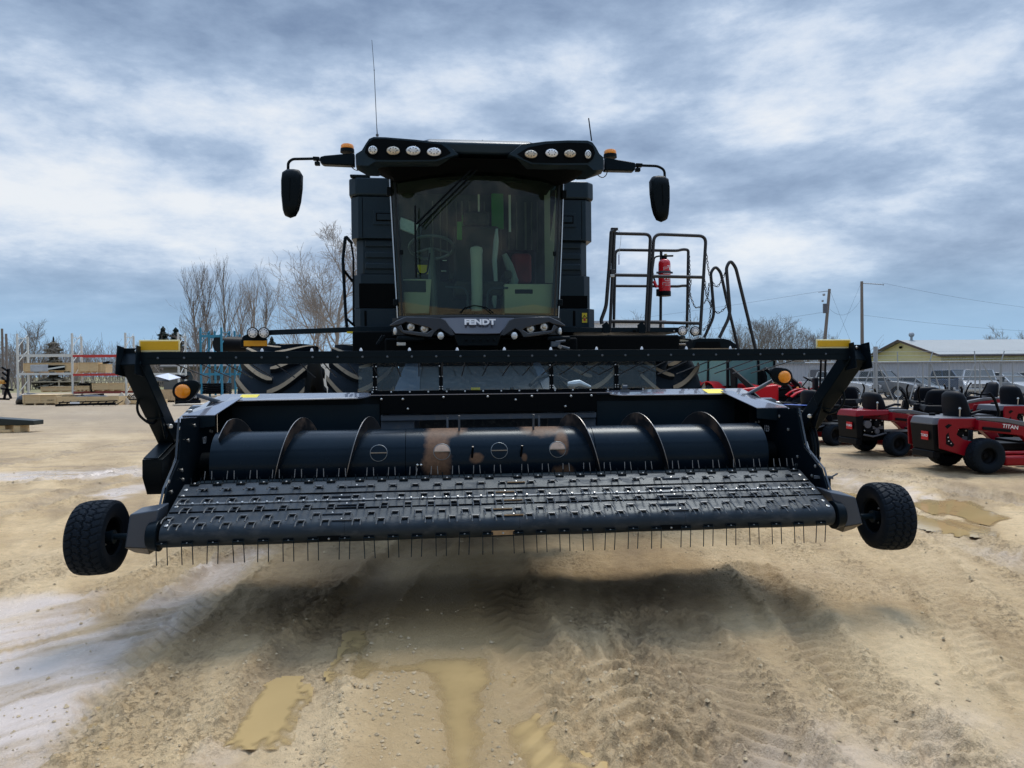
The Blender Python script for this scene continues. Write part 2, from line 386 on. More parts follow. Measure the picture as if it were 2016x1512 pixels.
track([(2016, 1340), (1930, 1230), (1840, 1130), (1780, 1080)], .2, .018, .006, .13, 0, .3)
track([(0, 1500), (200, 1330), (380, 1180), (520, 1080), (600, 1030)], .2, .02, .006, .13, .5, .2)
track([(-100, 1330), (120, 1220), (330, 1130), (480, 1050)], .16, .015, .01, .1, .0, .35)
track([(0, 1010), (180, 960), (330, 925)], .2, .02, .008, .12, .4, .5)
track([(-60, 925), (140, 890), (300, 868)], .3, .02, .008, .16, .2, .5)
track([(-60, 960), (120, 945), (310, 915)], .12, .03, .006, .12, .5, .5)
track([(1640, 925), (1800, 945), (2080, 1000)], .3, .025, .008, .2, .5, .35)
track([(1640, 960), (1760, 1010), (2080, 1130)], .3, .02, .008, .2, .4, .3)
track([(1300, 1512), (1240, 1380), (1190, 1290)], .3, .02, .016, .2, .0, .2)
# long ruts and ridges running with the traffic
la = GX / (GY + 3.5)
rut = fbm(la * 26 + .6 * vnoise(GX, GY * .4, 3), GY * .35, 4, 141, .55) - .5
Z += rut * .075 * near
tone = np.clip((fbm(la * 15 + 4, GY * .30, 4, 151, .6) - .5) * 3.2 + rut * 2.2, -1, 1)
clod = np.clip((fbm(GX * 2.1 + 8, GY * 1.2, 4, 161) - .52) * 5, 0, 1)
crumb = np.maximum(crumb, clod * .9)
Z += clod * np.abs(fbm(GX * 13, GY * 18, 4, 171, .65) - .5) * -.11 * near
# trodden clods
for cxp, cyp, rr, hh in ((1275, 1345, .16, .055), (1215, 1310, .10, .03), (1360, 1420, .2, .035), (1250, 1475, .22, .035), (1130, 1360, .1, .03), (230, 1400, .2, .03), (330, 1390, .12, .03)):
    g = G(cxp, cyp); dd = np.hypot(GX - g.x, GY - g.y); mm = np.exp(-(dd / rr) ** 2)
    Z += mm * hh * (fbm(GX * 16, GY * 16, 3, 88, .7) - .30) * 2.2; dark = np.maximum(dark, mm * .5 * (tex > .5)); crumb = np.maximum(crumb, mm)
# wide wet silt at the left and damp patches
W1 = softmask(gp((-60, 1200), (60, 1165), (190, 1168), (150, 1205), (230, 1222), (310, 1188), (300, 1240), (250, 1300), (200, 1350), (140, 1400), (100, 1460), (70, 1560), (-200, 1560)), .10, .35)
W2 = softmask(gp((300, 1190), (420, 1110), (500, 1075), (520, 1085), (420, 1160), (330, 1230)), .08, .3)
W3 = softmask(gp((-80, 935), (100, 928), (280, 918), (260, 934), (60, 946), (-80, 950)), .2, .8)
W4 = softmask(gp((170, 975), (300, 950), (320, 962), (220, 985)), .1, .5)
W5 = softmask(gp((390, 1512), (420, 1470), (480, 1450), (450, 1500), (420, 1560)), .06, .2)
W6 = softmask(gp((1640, 935), (1780, 960), (1860, 990), (1830, 1000), (1700, 962), (1640, 950)), .15, .6)
W7 = softmask(gp((1480, 1512), (1600, 1430), (1640, 1512), (1560, 1560)), .15, .4)
W8 = softmask(gp((1740, 1500), (1900, 1400), (2016, 1440), (2060, 1560), (1760, 1560)), .2, .4)
W9 = softmask(gp((1880, 1070), (2016, 1085), (2080, 1120), (1950, 1110)), .2, .5)
rotx = GX * .75 - GY * .66; roty = GX * .66 + GY * .75
streak = fbm(rotx * 7, roty * 1.1, 5, 55, .6)
silt = np.clip(.72 + 3.0 * (streak - .43), .12, 1) * np.clip(W1 * 1.0 + W2 * .9 + W3 + W4 + W5 * .9 + W6 * .9 + W7 * .45 + W8 * .4 + W9 * .4, 0, 1) * np.clip(.55 + 1.4 * (fbm(GX * 1.3, GY * .8, 4, 99) - .3), 0, 1)
Z = Z * (1 - .75 * W1) - .008 * W1
D1 = softmask(gp((540, 1270), (600, 1255), (640, 1262), (600, 1290), (560, 1330), (500, 1385), (480, 1350)), .06, .25)
D2 = softmask(gp((1010, 1230), (1080, 1300), (1190, 1512), (1080, 1512), (1060, 1400), (1000, 1260)), .1, .3)
D3 = softmask(gp((680, 1290), (740, 1170), (830, 1080), (1000, 1080), (1020, 1200), (1060, 1300), (1140, 1620), (720, 1620), (700, 1420)), .16, .45)
dark = np.maximum(dark, np.maximum(D1 * .75, np.maximum(D2 * .3, D3 * .15))); wet = np.maximum(wet, D3 * .55)
Z = Z * (1 - .62 * D3) - D3 * .007
pwarp = (fbm(GX * 3.2, GY * 2.6, 5, 123, .6) - .5) * .9
# dips that hold water
WL = -0.022
def pond(P, w=.06, wa=.34, dp=.030, flat=True):
    global Z
    m = 1 / (1 + np.exp(np.clip((poly_sd(GX, GY, gp(*P)) + pwarp * wa) / w * 2.2, -30, 30))); Z = Z * (1 - m * .80) + m * (WL - .009) ; return m
PM = 0
for P in ([(690, 1240), (735, 1238), (742, 1300), (725, 1345), (670, 1330), (680, 1280)],
          [(760, 1300), (860, 1285), (940, 1290), (960, 1330), (935, 1400), (960, 1512), (965, 1640), (862, 1640), (874, 1450), (865, 1380), (830, 1325), (750, 1322)],
          [(1010, 1420), (1060, 1415), (1150, 1490), (1180, 1560), (1040, 1620)],
          [(575, 1330), (585, 1350), (555, 1400), (540, 1445), (465, 1442), (500, 1400), (540, 1350)],
          [(190, 1392), (240, 1405), (225, 1425), (180, 1430), (235, 1450), (232, 1470), (180, 1480), (200, 1530), (130, 1540), (138, 1460), (160, 1420)]):
    PM = np.maximum(PM, pond(P))
for P in ([(1790, 975), (1900, 985), (1998, 1018), (1950, 1028), (1860, 1010), (1800, 1000)], [(1800, 1008), (1880, 1020), (1960, 1050), (1890, 1048), (1800, 1030)], [(1640, 965), (1700, 975), (1690, 985), (1640, 980)]):
    PM = np.maximum(PM, pond(P, .05, .25))
# grass verge far away begins beyond 68 m
me = bpy.data.meshes.new('ground'); nr, nc = GX.shape
co = np.stack([GX, GY, Z], -1).reshape(-1, 3)
me.vertices.add(len(co)); me.vertices.foreach_set('co', co.ravel())
idx = np.arange(nr * nc).reshape(nr, nc)
q = np.stack([idx[:-1, :-1], idx[:-1, 1:], idx[1:, 1:], idx[1:, :-1]], -1).reshape(-1, 4)
me.loops.add(q.size); me.loops.foreach_set('vertex_index', q.ravel()); me.polygons.add(len(q))
me.polygons.foreach_set('loop_start', np.arange(0, q.size, 4)); me.polygons.foreach_set('use_smooth', np.ones(len(q), bool))
me.update(); me.validate()
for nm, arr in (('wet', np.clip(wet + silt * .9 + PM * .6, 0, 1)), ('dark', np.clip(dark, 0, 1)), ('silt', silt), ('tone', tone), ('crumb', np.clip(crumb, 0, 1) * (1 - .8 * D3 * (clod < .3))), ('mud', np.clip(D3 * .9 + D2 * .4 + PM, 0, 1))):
    a = me.attributes.new(nm, 'FLOAT', 'POINT'); a.data.foreach_set('value', arr.ravel().astype(np.float32))
gmat = bpy.data.materials.new('packed_clay_yard'); gmat.use_nodes = True; nt = gmat.node_tree; N = nt.nodes.new; L = nt.links.new; B = nt.nodes['Principled BSDF']
def attr(n_): a = N('ShaderNodeAttribute'); a.attribute_name = n_; return a.outputs['Fac']
tcg = N('ShaderNodeTexCoord'); GV = tcg.outputs['Object']
def gnoise(sc, det=6, ro=.6, st=None, dist=0):
    v = GV
    if st: mpn = N('ShaderNodeMapping'); mpn.inputs['Scale'].default_value = st; L(GV, mpn.inputs[0]); v = mpn.outputs[0]
    n = N('ShaderNodeTexNoise'); n.inputs['Scale'].default_value = sc; n.inputs['Detail'].default_value = det; n.inputs['Roughness'].default_value = ro; n.inputs['Distortion'].default_value = dist; L(v, n.inputs['Vector']); return n.outputs['Fac']
def gmix(f, a, b, blend='MIX'):
    mx = N('ShaderNodeMix'); mx.data_type = 'RGBA'; mx.blend_type = blend
    for s, i in ((f, 'Factor'), (a, 'A'), (b, 'B')):
        if isinstance(s, (int, float)): mx.inputs[i].default_value = s
        elif isinstance(s, tuple): mx.inputs[i].default_value = (*s, 1)
        else: L(s, mx.inputs[i])
    return mx.outputs['Result']
def grange(v, a, b, c=0.0, d=1.0):
    n = N('ShaderNodeMapRange'); n.inputs['From Min'].default_value = a; n.inputs['From Max'].default_value = b; n.inputs['To Min'].default_value = c; n.inputs['To Max'].default_value = d; L(v, n.inputs['Value']); return n.outputs[0]
def gmath(op, a, b):
    n = N('ShaderNodeMath'); n.operation = op
    for i, s in enumerate((a, b)):
        if isinstance(s, (int, float)): n.inputs[i].default_value = s
        else: L(s, n.inputs[i])
    return n.outputs[0]
c = gmix(grange(gnoise(1.1, 8, .65), .3, .7), (0.46, 0.310, 0.150), (0.70, 0.510, 0.280))
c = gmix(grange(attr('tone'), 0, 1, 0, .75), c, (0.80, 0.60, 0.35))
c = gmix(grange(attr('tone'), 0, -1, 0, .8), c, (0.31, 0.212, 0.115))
c = gmix(grange(gnoise(14, 6, .7), .35, .75, 0, .45), c, (0.29, 0.205, 0.115))
c = gmix(grange(gnoise(55, 4, .75, (1, .55, 1)), .60, .72, 0, .5), c, (0.16, 0.108, 0.06))
pit = gmath('MULTIPLY', grange(gnoise(30, 6, .75, (1, .8, 1)), .52, .62, 0, 1), gmath('ADD', gmath('MULTIPLY', gmath('MULTIPLY', attr('crumb'), gmath('SUBTRACT', 1.0, attr('silt'))), .55), .05))
c = gmix(gmath('MULTIPLY', pit, .5), c, (0.18, 0.122, 0.068))
c = gmix(grange(gnoise(90, 3, .6), .62, .70, 0, .6), c, (0.62, 0.53, 0.38))
c = gmix(gmath('MULTIPLY', attr('dark'), grange(gnoise(9, 6, .7), .3, .7, .35, 1.0)), c, (0.27, 0.190, 0.108))
c = gmix(gmath('MULTIPLY', attr('mud'), .8), c, gmix(gnoise(3, 5, .6), (0.42, 0.28, 0.125), (0.54, 0.38, 0.19)))
c = gmix(gmath('MULTIPLY', attr('silt'), .92), c, gmix(gnoise(1.2, 7, .7, (1, .4, 1)), (0.46, 0.375, 0.315), (0.66, 0.555, 0.49)))
sepg = N('ShaderNodeSeparateXYZ'); L(GV, sepg.inputs[0])
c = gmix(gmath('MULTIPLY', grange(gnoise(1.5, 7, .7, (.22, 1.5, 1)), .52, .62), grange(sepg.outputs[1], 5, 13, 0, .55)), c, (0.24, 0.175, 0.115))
# far off the yard turns to greyer gravel, then dormant grass
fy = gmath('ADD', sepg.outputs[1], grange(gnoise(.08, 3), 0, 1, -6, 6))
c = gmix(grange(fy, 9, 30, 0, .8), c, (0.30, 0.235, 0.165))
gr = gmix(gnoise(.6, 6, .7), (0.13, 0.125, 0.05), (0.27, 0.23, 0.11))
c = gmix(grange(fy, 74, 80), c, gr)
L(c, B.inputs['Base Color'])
rw = gmix(attr('wet'), (.9, .9, .9), (.22, .22, .22))
rs = gmix(gmath('MULTIPLY', attr('silt'), grange(gnoise(5, 5, .6), .35, .6, .2, 1)), rw, (.20, .20, .20))
L(rs, B.inputs['Roughness'])
hb = gmath('ADD', gmath('MULTIPLY', pit, -.014), gmath('ADD', gmath('MULTIPLY', gnoise(38, 8, .72, (1, .7, 1)), .022), gmath('MULTIPLY', gnoise(120, 4, .7), .008)))
inv = gmath('SUBTRACT', 1.0, gmath('MULTIPLY', attr('silt'), .8))
bp = N('ShaderNodeBump'); bp.inputs['Strength'].default_value = 1.0; bp.inputs['Distance'].default_value = 1.0; L(gmath('MULTIPLY', hb, inv), bp.inputs['Height']); L(bp.outputs[0], B.inputs['Normal'])
me.materials.append(gmat)
ground = bpy.data.objects.new('ground', me); COL.objects.link(ground); tag(ground, kind='structure', label='tan packed clay yard with ruts and damp patches')
# water lying in the dips
wmat = mat('silty_puddle_water', (0.42, 0.295, 0.135), 0.04, var=.2, vscale=1.6, ior=1.33, bump=.0006, bscale=14)
_nt = wmat.node_tree; _a = _nt.nodes.new('ShaderNodeAttribute'); _a.attribute_name = 'depth'; _r = _nt.nodes.new('ShaderNodeMapRange'); _r.inputs['From Min'].default_value = 0.0; _r.inputs['From Max'].default_value = 0.013; _r.inputs['To Min'].default_value = 0.12; _nt.links.new(_a.outputs['Fac'], _r.inputs['Value']); _nt.links.new(_r.outputs[0], _nt.nodes['Principled BSDF'].inputs['Alpha'])
def water_sheet(sel, name, label):
    qq = q[sel]
    uq, inv_ = np.unique(qq.ravel(), return_inverse=True)
    m = bpy.data.meshes.new(name); v = co[uq].copy(); v[:, 2] = WL
    m.from_pydata(v.tolist(), [], inv_.reshape(-1, 4).tolist()); m.materials.append(wmat); a = m.attributes.new('depth', 'FLOAT', 'POINT'); a.data.foreach_set('value', (WL - co[uq][:, 2]).astype(np.float32))
    o = bpy.data.objects.new(name, m); COL.objects.link(o); tag(o, label=label, kind='structure')
pmf = (PM > .03).reshape(-1); zf = co[:, 2] < WL + .012
sel = (pmf & zf)[q].any(1); cxq = co[q].mean(1)
water_sheet(sel & (cxq[:, 1] < 6), 'puddle', 'ochre silty puddle water lying in front of the machine')
water_sheet(sel & (cxq[:, 1] >= 6), 'puddle', 'brown puddle water behind the right gauge wheel')
def gz(x, y):
    d, s = None, None
    j = int(np.argmin(np.abs(ys - y))); i = int(np.argmin(np.abs(ts - x / wy[j]))); return float(Z[j, i])
# loose stones and clods
st = MB(); sm1 = mat('loose_stones', (0.47, 0.36, 0.22), .85, var=.5, vscale=2.5); st.use(sm1)
rnd = random.Random(5); hot = [gp((700, 1400))[0], gp((650, 1480))[0], gp((690, 1330))[0], gp((1420, 1420))[0], gp((1240, 1350))[0], gp((1880, 900))[0], gp((1720, 930))[0], gp((300, 1400))[0], gp((960, 1450))[0]]
for k in range(5200):
    if k < 2000: h_ = hot[k % len(hot)]; x = h_[0] + rnd.gauss(0, .35); y = h_[1] + rnd.gauss(0, .4)
    else: y = 2.2 + 15 * rnd.random() ** 1.4; x = (rnd.random() * 2 - 1) * .78 * (y + .5)
    if y < 1.8: continue
    zz_ = gz(x, y)
    if zz_ < WL + .003: continue
    r_ = (.003 + .009 * rnd.random() ** 3) * (1 + y * .07); c0 = Vector((x, y, zz_ + r_ * .25)); b_ = st.av([c0 + Vector(d_) * r_ * rnd.uniform(.7, 1.3) for d_ in ((1, 0, 0), (0, 1, 0), (-1, 0, 0), (0, -1, 0), (0, 0, .75), (.6, .6, .4), (-.5, .6, .5))])
    for f_ in ((0, 5, 4), (5, 1, 4), (1, 6, 4), (6, 2, 4), (2, 3, 4), (3, 0, 4), (0, 1, 5), (1, 2, 6)): st.af([b_ + i for i in f_])
tag(st.build('loose_stones', smooth=0, fix=False), 'small loose stones and clods scattered over the clay', 'stones', kind='stuff')

# ------------------------------------------------------------------ pickup header (local frame: x along the header, y away from the viewer, z up)
def frame_root(name, lx, ly, lz, label, cat):
    p = OM + E1 * lx + E2 * ly; p.z = lz
    o = empty(name, p, TH, label, cat); o['_o'] = (lx, ly, lz); return o
def V(*a): return Vector(a)
hd = frame_root('pickup_header', 0, .9, 0, 'wide black belt pickup header with auger, raised on the front of the harvester', 'pickup header')
def bolt(mb, p, n, r=.012, h=.008, m=None):
    mb.use(m or zinc); n = Vector(n).normalized(); p = Vector(p); mb.tube([p, p + n * h * .6, p + n * h], [r, r, r * .55], 6)

# belt deck: rear roller (y .47, z .86) down to front roller (y .02, z .705), one closed belt
BW = 2.245
RR = Vector((0, .455, .865)); RF = Vector((0, .015, .678)); r1, r2 = .075, .074
prof = []
dv = (RF - RR); ang = math.atan2(dv.z, dv.y)   # direction rear->front
nx = Vector((0, -math.sin(math.atan2(RR.z - RF.z, RR.y - RF.y)), math.cos(math.atan2(RR.z - RF.z, RR.y - RF.y))))
ta = math.atan2(nx.z, nx.y)                      # angle of the upward normal
for k in range(9): a = lerp(ta - 2.6, ta, k / 8); prof.append(RR + Vector((0, math.cos(a), math.sin(a))) * r1)
for k in range(1, 10): prof.append(lerp(RR + nx * r1, RF + nx * r2, k / 10))
for k in range(15): a = lerp(ta, ta + 3.3, k / 14); prof.append(RF + Vector((0, math.cos(a), math.sin(a))) * r2)
segx = [-BW, -BW + .01] + [lerp(-BW + .01, BW - .01, k / 60) for k in range(1, 60)] + [BW - .01, BW]
mb = MB(beltm)
for s0, s1 in ((-BW, -1.1035), (-1.102, .035), (.0365, 1.170), (1.1715, BW)):
    xs = [lerp(s0, s1, k / 16) for k in range(17)]
    mb.loft([[V(x, p.y, p.z + .0015 * math.sin(x * 9 + p.y * 11)) for p in prof] for x in xs])
belt = mb.build('pickup_belt', hd, smooth=40)
def deck(t, h=0.0):          # t 0 rear .. 1 front on the flat, h above surface
    return lerp(RR + nx * r1, RF + nx * r2, t) + nx * h
def droll(a, h=0.0):         # angle past the flat on the front roller
    return RF + Vector((0, math.cos(ta + a), math.sin(ta + a))) * (r2 + h)
dd = (RF - RR).normalized()
# cross ribs, the riveted metal strip
rb = MB(matte)
for t in (.30, .70): p = deck(t, .003); rb.box((0, p.y, p.z), (2 * BW - .01, .008, .008))
rb.build('belt_rib', belt, smooth=0)
p = deck(.50, .003)
rb = MB(mat('strip_metal', (.10, .115, .13), .5, .5, var=.5, vscale=5)); rb.box((0, p.y, p.z), (2 * BW - .02, .016, .006), Matrix.Rotation(math.atan2(-dd.z, dd.y) * -1, 3, 'X'))
for k in range(56): x = -2.2 + k * .08; bolt(rb, (x, p.y - .002, p.z + .002), nx, .0095, .009)
rb.build('rivet_strip', hd, smooth=0)
# spring tines: 28 to a row in four belts of seven
tx0 = [LY(a, 1055, -.05).x for a in (319, 369, 420, 469.6, 519, 568, 616.6, 679, 726.6, 774, 821, 868, 914.5, 960, 1020, 1065, 1110.6, 1156, 1201, 1246, 1291.5, 1349.5, 1393.5, 1438, 1483, 1527, 1571, 1615)]
grp = [tx0[i:i + 7] for i in range(0, 28, 7)]
tineg = mat('tine_spring_steel', (0.085, 0.095, 0.105), 0.4, .4)
def tine_mesh(p, n, dr, L=.115, w=.058, br=.045, straight=False, tr=.0042):
    """bracket plate at p with normal n, two prongs along dr, hooked at the tip"""
    p = Vector(p); n = Vector(n).normalized(); dr = Vector(dr).normalized(); mb = MB(plastic)
    side = Vector((1, 0, 0)); f = n.cross(side).normalized()
    mb.beam(p - side * (br / 2) + n * .003, p + side * (br / 2) + n * .003, .022, .006, n)
    mb.use(tineg if not straight else panel); mb.beam(p - side * (w / 2) + n * .012, p + side * (w / 2) + n * .012, .007, .006, n)
    for sgn in (-1, 1):
        a = p + side * sgn * w / 2 + n * .012; b = a + dr * L * .62; c_ = b + (dr * .95 - Vector((0, 0, .35)) * (0 if straight else 1)).normalized() * L * .38
        mb.tube([a - dr * .01, b, c_], tr, 5)
    bolt(mb, p + n * .006, n, .0062, .008, zinc if straight else tineg)
    return mb
fwd = Vector((0, -1, 0)); count = 0; spare = MB(plastic)
def add_tine(mb_, name='spring_tine'):
    global count
    if count < 100: mb_.build(name, hd, smooth=30); count += 1
    else:
        b = len(spare.v); spare.v.extend(mb_.v)
        for f_, m_ in zip(mb_.f, mb_.m): spare.use(mb_.mats[m_]); spare.af([i + b for i in f_])
a0 = 1.62; nh = (droll(a0, 1) - droll(a0)).normalized(); rnd = random.Random(3)
for x in tx0: add_tine(tine_mesh(V(x, 0, 0) + droll(a0 + rnd.uniform(-.04, .04), .002), nh, (rnd.uniform(-.05, .05), .03, -1), .135, .066, .066, True, .0032))
rows = [(1.0, .18, .5), (.84, .10, .07), (.62, -.02, .60), (.40, .05, .30), (.14, .05, .90)]
for t, rr_, off in rows:
    for gi, g in enumerate(grp):
        s_ = (g[-1] - g[0]) / 6; gap = (grp[gi + 1][0] - g[-1]) if gi < 3 else s_
        for i, x in enumerate(g):
            x2 = x + off * (s_ if i < 6 else s_) - s_ * .0
            if i == 6 and gi < 3: x2 = x + off * s_
            if x2 > BW - .03: continue
            p = deck(t); add_tine(tine_mesh(V(x2, p.y, p.z), nx, Vector((rnd.uniform(-.04, .04), -.93, -.08 + .25 * (t < .3))), .10, .050, .040))
        if gi < 3:
            xm = (g[-1] + grp[gi + 1][0]) / 2 + off * s_; p = deck(t, .006)
            jp = MB(mat('joint_plate_bare', (.30, .22, .14), .4, .6, var=.4, vscale=20) if gi == 1 and 'joint_plate_bare' not in bpy.data.materials else (bpy.data.materials['joint_plate_bare'] if gi == 1 else steelgrey))
            jp.box((xm, p.y, p.z), (.13, .016, .006)); bolt(jp, (xm, p.y, p.z + .003), nx, .008, .008); jp.build('joint_plate', belt, smooth=0)
for gi in range(3):
    xm = (grp[gi][-1] + grp[gi + 1][0]) / 2; p = droll(a0, .006)
    jp = MB(matte if gi != 1 else bpy.data.materials['joint_plate_bare']); jp.beam(V(xm - .075, p.y, p.z), V(xm + .075, p.y, p.z), .006, .030, (0, 0, 1)); bolt(jp, p + V(xm, 0, 0) + nh * .004, nh, .008, .008); jp.build('joint_plate', belt, smooth=0)
# row on the rear roller (black, turned up) and the one behind it
def up_tine(x, p, L, black):
    mb = MB(plastic)
    if black:
        mb.beam(V(x - .03, p.y, p.z), V(x + .03, p.y, p.z), .03, .012)
        for s_ in (-1, 1): mb.tube([V(x + s_ * .025, p.y, p.z), V(x + s_ * .03, p.y + .02, p.z + .012), V(x + s_ * .034, p.y + .03, p.z + .045)], .0045, 5)
        bolt(mb, (x, p.y, p.z + .006), (0, 0, 1), .008, .008)
    else:
        mb.use(wiremat)
        for s_ in (-1, 1): mb.use(wiremat); mb.tube([V(x + s_ * .025, p.y, p.z - .03), V(x + s_ * .025, p.y - .004, p.z + L * .45)], .0032, 5); mb.use(wornsteel); mb.tube([V(x + s_ * .025, p.y - .004, p.z + L * .45), V(x + s_ * .022, p.y + .012, p.z + L)], .0030, 5)
    return mb
for gi, g in enumerate(grp):
    for i, x in enumerate(g):
        s_ = (g[-1] - g[0]) / 6
        p = RR + nx * (r1 + .004) + Vector((0, .01, 0)); add_tine(up_tine(min(x + .35 * s_, BW - .05), p, .07, True))
        p = RR + Vector((0, r1 * .8, .05)); add_tine(up_tine(min(x + .78 * s_, BW - .04), p, .105, False))
tag(spare.build('spring_tine', hd, smooth=30), kind='stuff')

# rear crossplate under the auger front, floor
mb = MB(panel); mb.bb(-2.26, 2.26, .50, .56, .62, .925); mb.bb(-2.28, 2.28, .50, 1.5, .60, .64); mb.bb(-2.2, 2.2, .51, .62, .925, .94); mb.build('floor_pan', hd, bevel=.004)
# deck edge washers at left and right
for sx in (-1, 1):
    for t in (.12, .28, .55, .86, 1.0): mb = MB(zinc); p = deck(t, .002); bolt(mb, (sx * (BW - .03), p.y, p.z), nx, .014, .003); mb.build('edge_washer', belt, smooth=0)

# auger
AX = Vector((0, .95, 1.02)); AR = .245; AF = .345
augm = mat('auger_paint', (0.005, 0.011, 0.019), 0.25, spec=.2, tint=BT, var=.15, vscale=4, rvar=.08)
nt = augm.node_tree; B = nt.nodes['Principled BSDF']; N = nt.nodes.new; L = nt.links.new
tcn = N('ShaderNodeTexCoord'); base = B.inputs['Base Color'].links[0].from_socket; rsock = B.inputs['Roughness'].links[0].from_socket
nz = N('ShaderNodeTexNoise'); nz.inputs['Scale'].default_value = 9; nz.inputs['Detail'].default_value = 9; nz.inputs['Roughness'].default_value = .62; L(tcn.outputs['Object'], nz.inputs['Vector'])
tot = None
for cx_, cz_, rx_, rz_ in ((-.50, .03, .13, .42), (.47, .14, .065, .12), (.47, -.12, .12, .10), (-.20, .03, .07, .05), (.33, .25, .22, .09), (-.42, .25, .20, .08), (.17, .03, .03, .04)):
    mp_ = N('ShaderNodeMapping'); mp_.inputs['Location'].default_value = (-cx_ / rx_, 0, -(cz_ + 1.02) / rz_); mp_.inputs['Scale'].default_value = (1 / rx_, .0, 1 / rz_); L(tcn.outputs['Object'], mp_.inputs[0])
    ln = N('ShaderNodeVectorMath'); ln.operation = 'LENGTH'; L(mp_.outputs[0], ln.inputs[0])
    r_ = N('ShaderNodeMapRange'); r_.inputs['From Min'].default_value = 1.35; r_.inputs['From Max'].default_value = .3; L(ln.outputs['Value'], r_.inputs['Value'])
    if tot is None: tot = r_.outputs[0]
    else: m_ = N('ShaderNodeMath'); m_.operation = 'MAXIMUM'; L(tot, m_.inputs[0]); L(r_.outputs[0], m_.inputs[1]); tot = m_.outputs[0]
m_ = N('ShaderNodeMath'); m_.operation = 'ADD'; L(tot, m_.inputs[0]); L(nz.outputs['Fac'], m_.inputs[1])
r_ = N('ShaderNodeMapRange'); r_.inputs['From Min'].default_value = .93; r_.inputs['From Max'].default_value = 1.28; L(m_.outputs[0], r_.inputs['Value'])
nz2 = N('ShaderNodeTexNoise'); nz2.inputs['Scale'].default_value = 34; nz2.inputs['Detail'].default_value = 9; nz2.inputs['Roughness'].default_value = .75; L(tcn.outputs['Object'], nz2.inputs['Vector'])
rc = N('ShaderNodeMix'); rc.data_type = 'RGBA'; L(nz2.outputs['Fac'], rc.inputs['Factor']); rc.inputs['A'].default_value = (.02, .014, .012, 1); rc.inputs['B'].default_value = (.30, .17, .10, 1)
mx = N('ShaderNodeMix'); mx.data_type = 'RGBA'; L(r_.outputs[0], mx.inputs['Factor']); L(base, mx.inputs['A']); L(rc.outputs['Result'], mx.inputs['B']); L(mx.outputs['Result'], B.inputs['Base Color'])
mr = N('ShaderNodeMix'); L(r_.outputs[0], mr.inputs['Factor']); L(rsock, mr.inputs['A']); mr.inputs['B'].default_value = .5; L(mr.outputs['Result'], B.inputs['Roughness'])
flm = mat('flight_steel', (0.007, 0.008, 0.010), 0.42, var=.3, dirt=(.13, .085, .06), damt=.30, dscale=4)
def ap(x, a, r): return V(x, AX.y - r * math.sin(a), AX.z + r * math.cos(a))   # a from top towards the viewer
mb = MB(augm)
for x0, x1 in ((-2.155, -.735), (-.731, .725), (.729, 2.125)):
    mb.loft([[ap(x, 2 * math.pi * k / 56, AR) for k in range(56)] for x in (x0, x1)])
mb.use(matte); mb.cyl((-2.27, AX.y, AX.z), (-2.15, AX.y, AX.z), .09, n=20); mb.cyl((2.12, AX.y, AX.z), (2.27, AX.y, AX.z), .09, n=20)
aug = mb.build('auger_tube', hd, smooth=40)
def flight(x_at, a0, a1, dirn, P=.54):
    mb = MB(flm); n = int(abs(a1 - a0) / .12); A = [lerp(a0, a1, k / n) for k in range(n + 1)]
    def X(a): return x_at + dirn * P * a / (2 * math.pi)
    ro = [AF - (.07 if False else 0) for a in A]
    rings = []
    for i, a in enumerate(A):
        e = min(1, (i + 1) / 5, (n - i + 1) / 5); rr = AR + (AF - AR) * (0.35 + .65 * e); x = X(a)
        rings.append([ap(x - .003, a, AR - .01), ap(x - .002, a, rr), ap(x + .002, a, rr), ap(x + .003, a, AR - .01)])
    mb.loft(rings)
    mb.use(chrome if False else wornsteel); mb.loft([[r_[1] + (r_[1] - V(r_[1].x, AX.y, AX.z)).normalized() * .001 + V(-.0005, 0, 0), r_[2] + (r_[2] - V(r_[2].x, AX.y, AX.z)).normalized() * .001 + V(.0005, 0, 0), r_[2] - (r_[2] - V(r_[2].x, AX.y, AX.z)).normalized() * .0015 + V(.0008, 0, 0), r_[1] - (r_[1] - V(r_[1].x, AX.y, AX.z)).normalized() * .0015 + V(-.0008, 0, 0)] for r_ in rings])
    return mb.build('flight', hd, smooth=50)
xt = [LY(595, 823, .95).x, LY(727, 820, .95).x]; Pl = xt[1] - xt[0]
flight(xt[1], -4.6, 2 * math.pi * 2.12, -1, Pl)
xr = [LY(1126, 812, .95).x, LY(1254, 808, .95).x]; Pr = xr[1] - xr[0]
flight(xr[0], -1.1, 2 * math.pi * 2.9, 1, Pr)
# access covers, fingers, seams
ringm = mat('cover_ring_edge', (.20, .22, .23), .35, .7)
for cxp, rusty in ((745, 0), (870, 1), (983, 0), (1098, 1)):
    x = LY(cxp, 866, .71).x; mb = MB(ringm); a_c = 1.22
    pts = []
    for k in range(36):
        q_ = 2 * math.pi * k / 36; dx = .063 * math.sin(q_); da = .063 * math.cos(q_) / AR; pts.append(ap(x + dx, a_c - da, AR + .0015))
    mb.tube(pts, .0026, 5, closed=True)
    pl = [ap(x + dx, a_c, AR + .003) for dx in (-.061, .061)]; mb.use(wornsteel); mb.beam(pl[0], pl[1], .005, .007)
    if rusty:
        mb.use(mat('bare_plate', (.50, .36, .27), .4, .3, var=.4, vscale=22) if 'bare_plate' not in bpy.data.materials else bpy.data.materials['bare_plate'])
        rows_ = []
        for k in range(7):
            zt_ = .002 + .055 * k / 6; hw = math.sqrt(max(0, .059 ** 2 - zt_ ** 2)); rows_.append([ap(x + hw * lerp(-1, 1, i / 8), a_c - zt_ / AR, AR + .0025) for i in range(9)])
        mb.loft(rows_, closed=False, caps=False)
    mb.build('access_cover', aug, smooth=0)
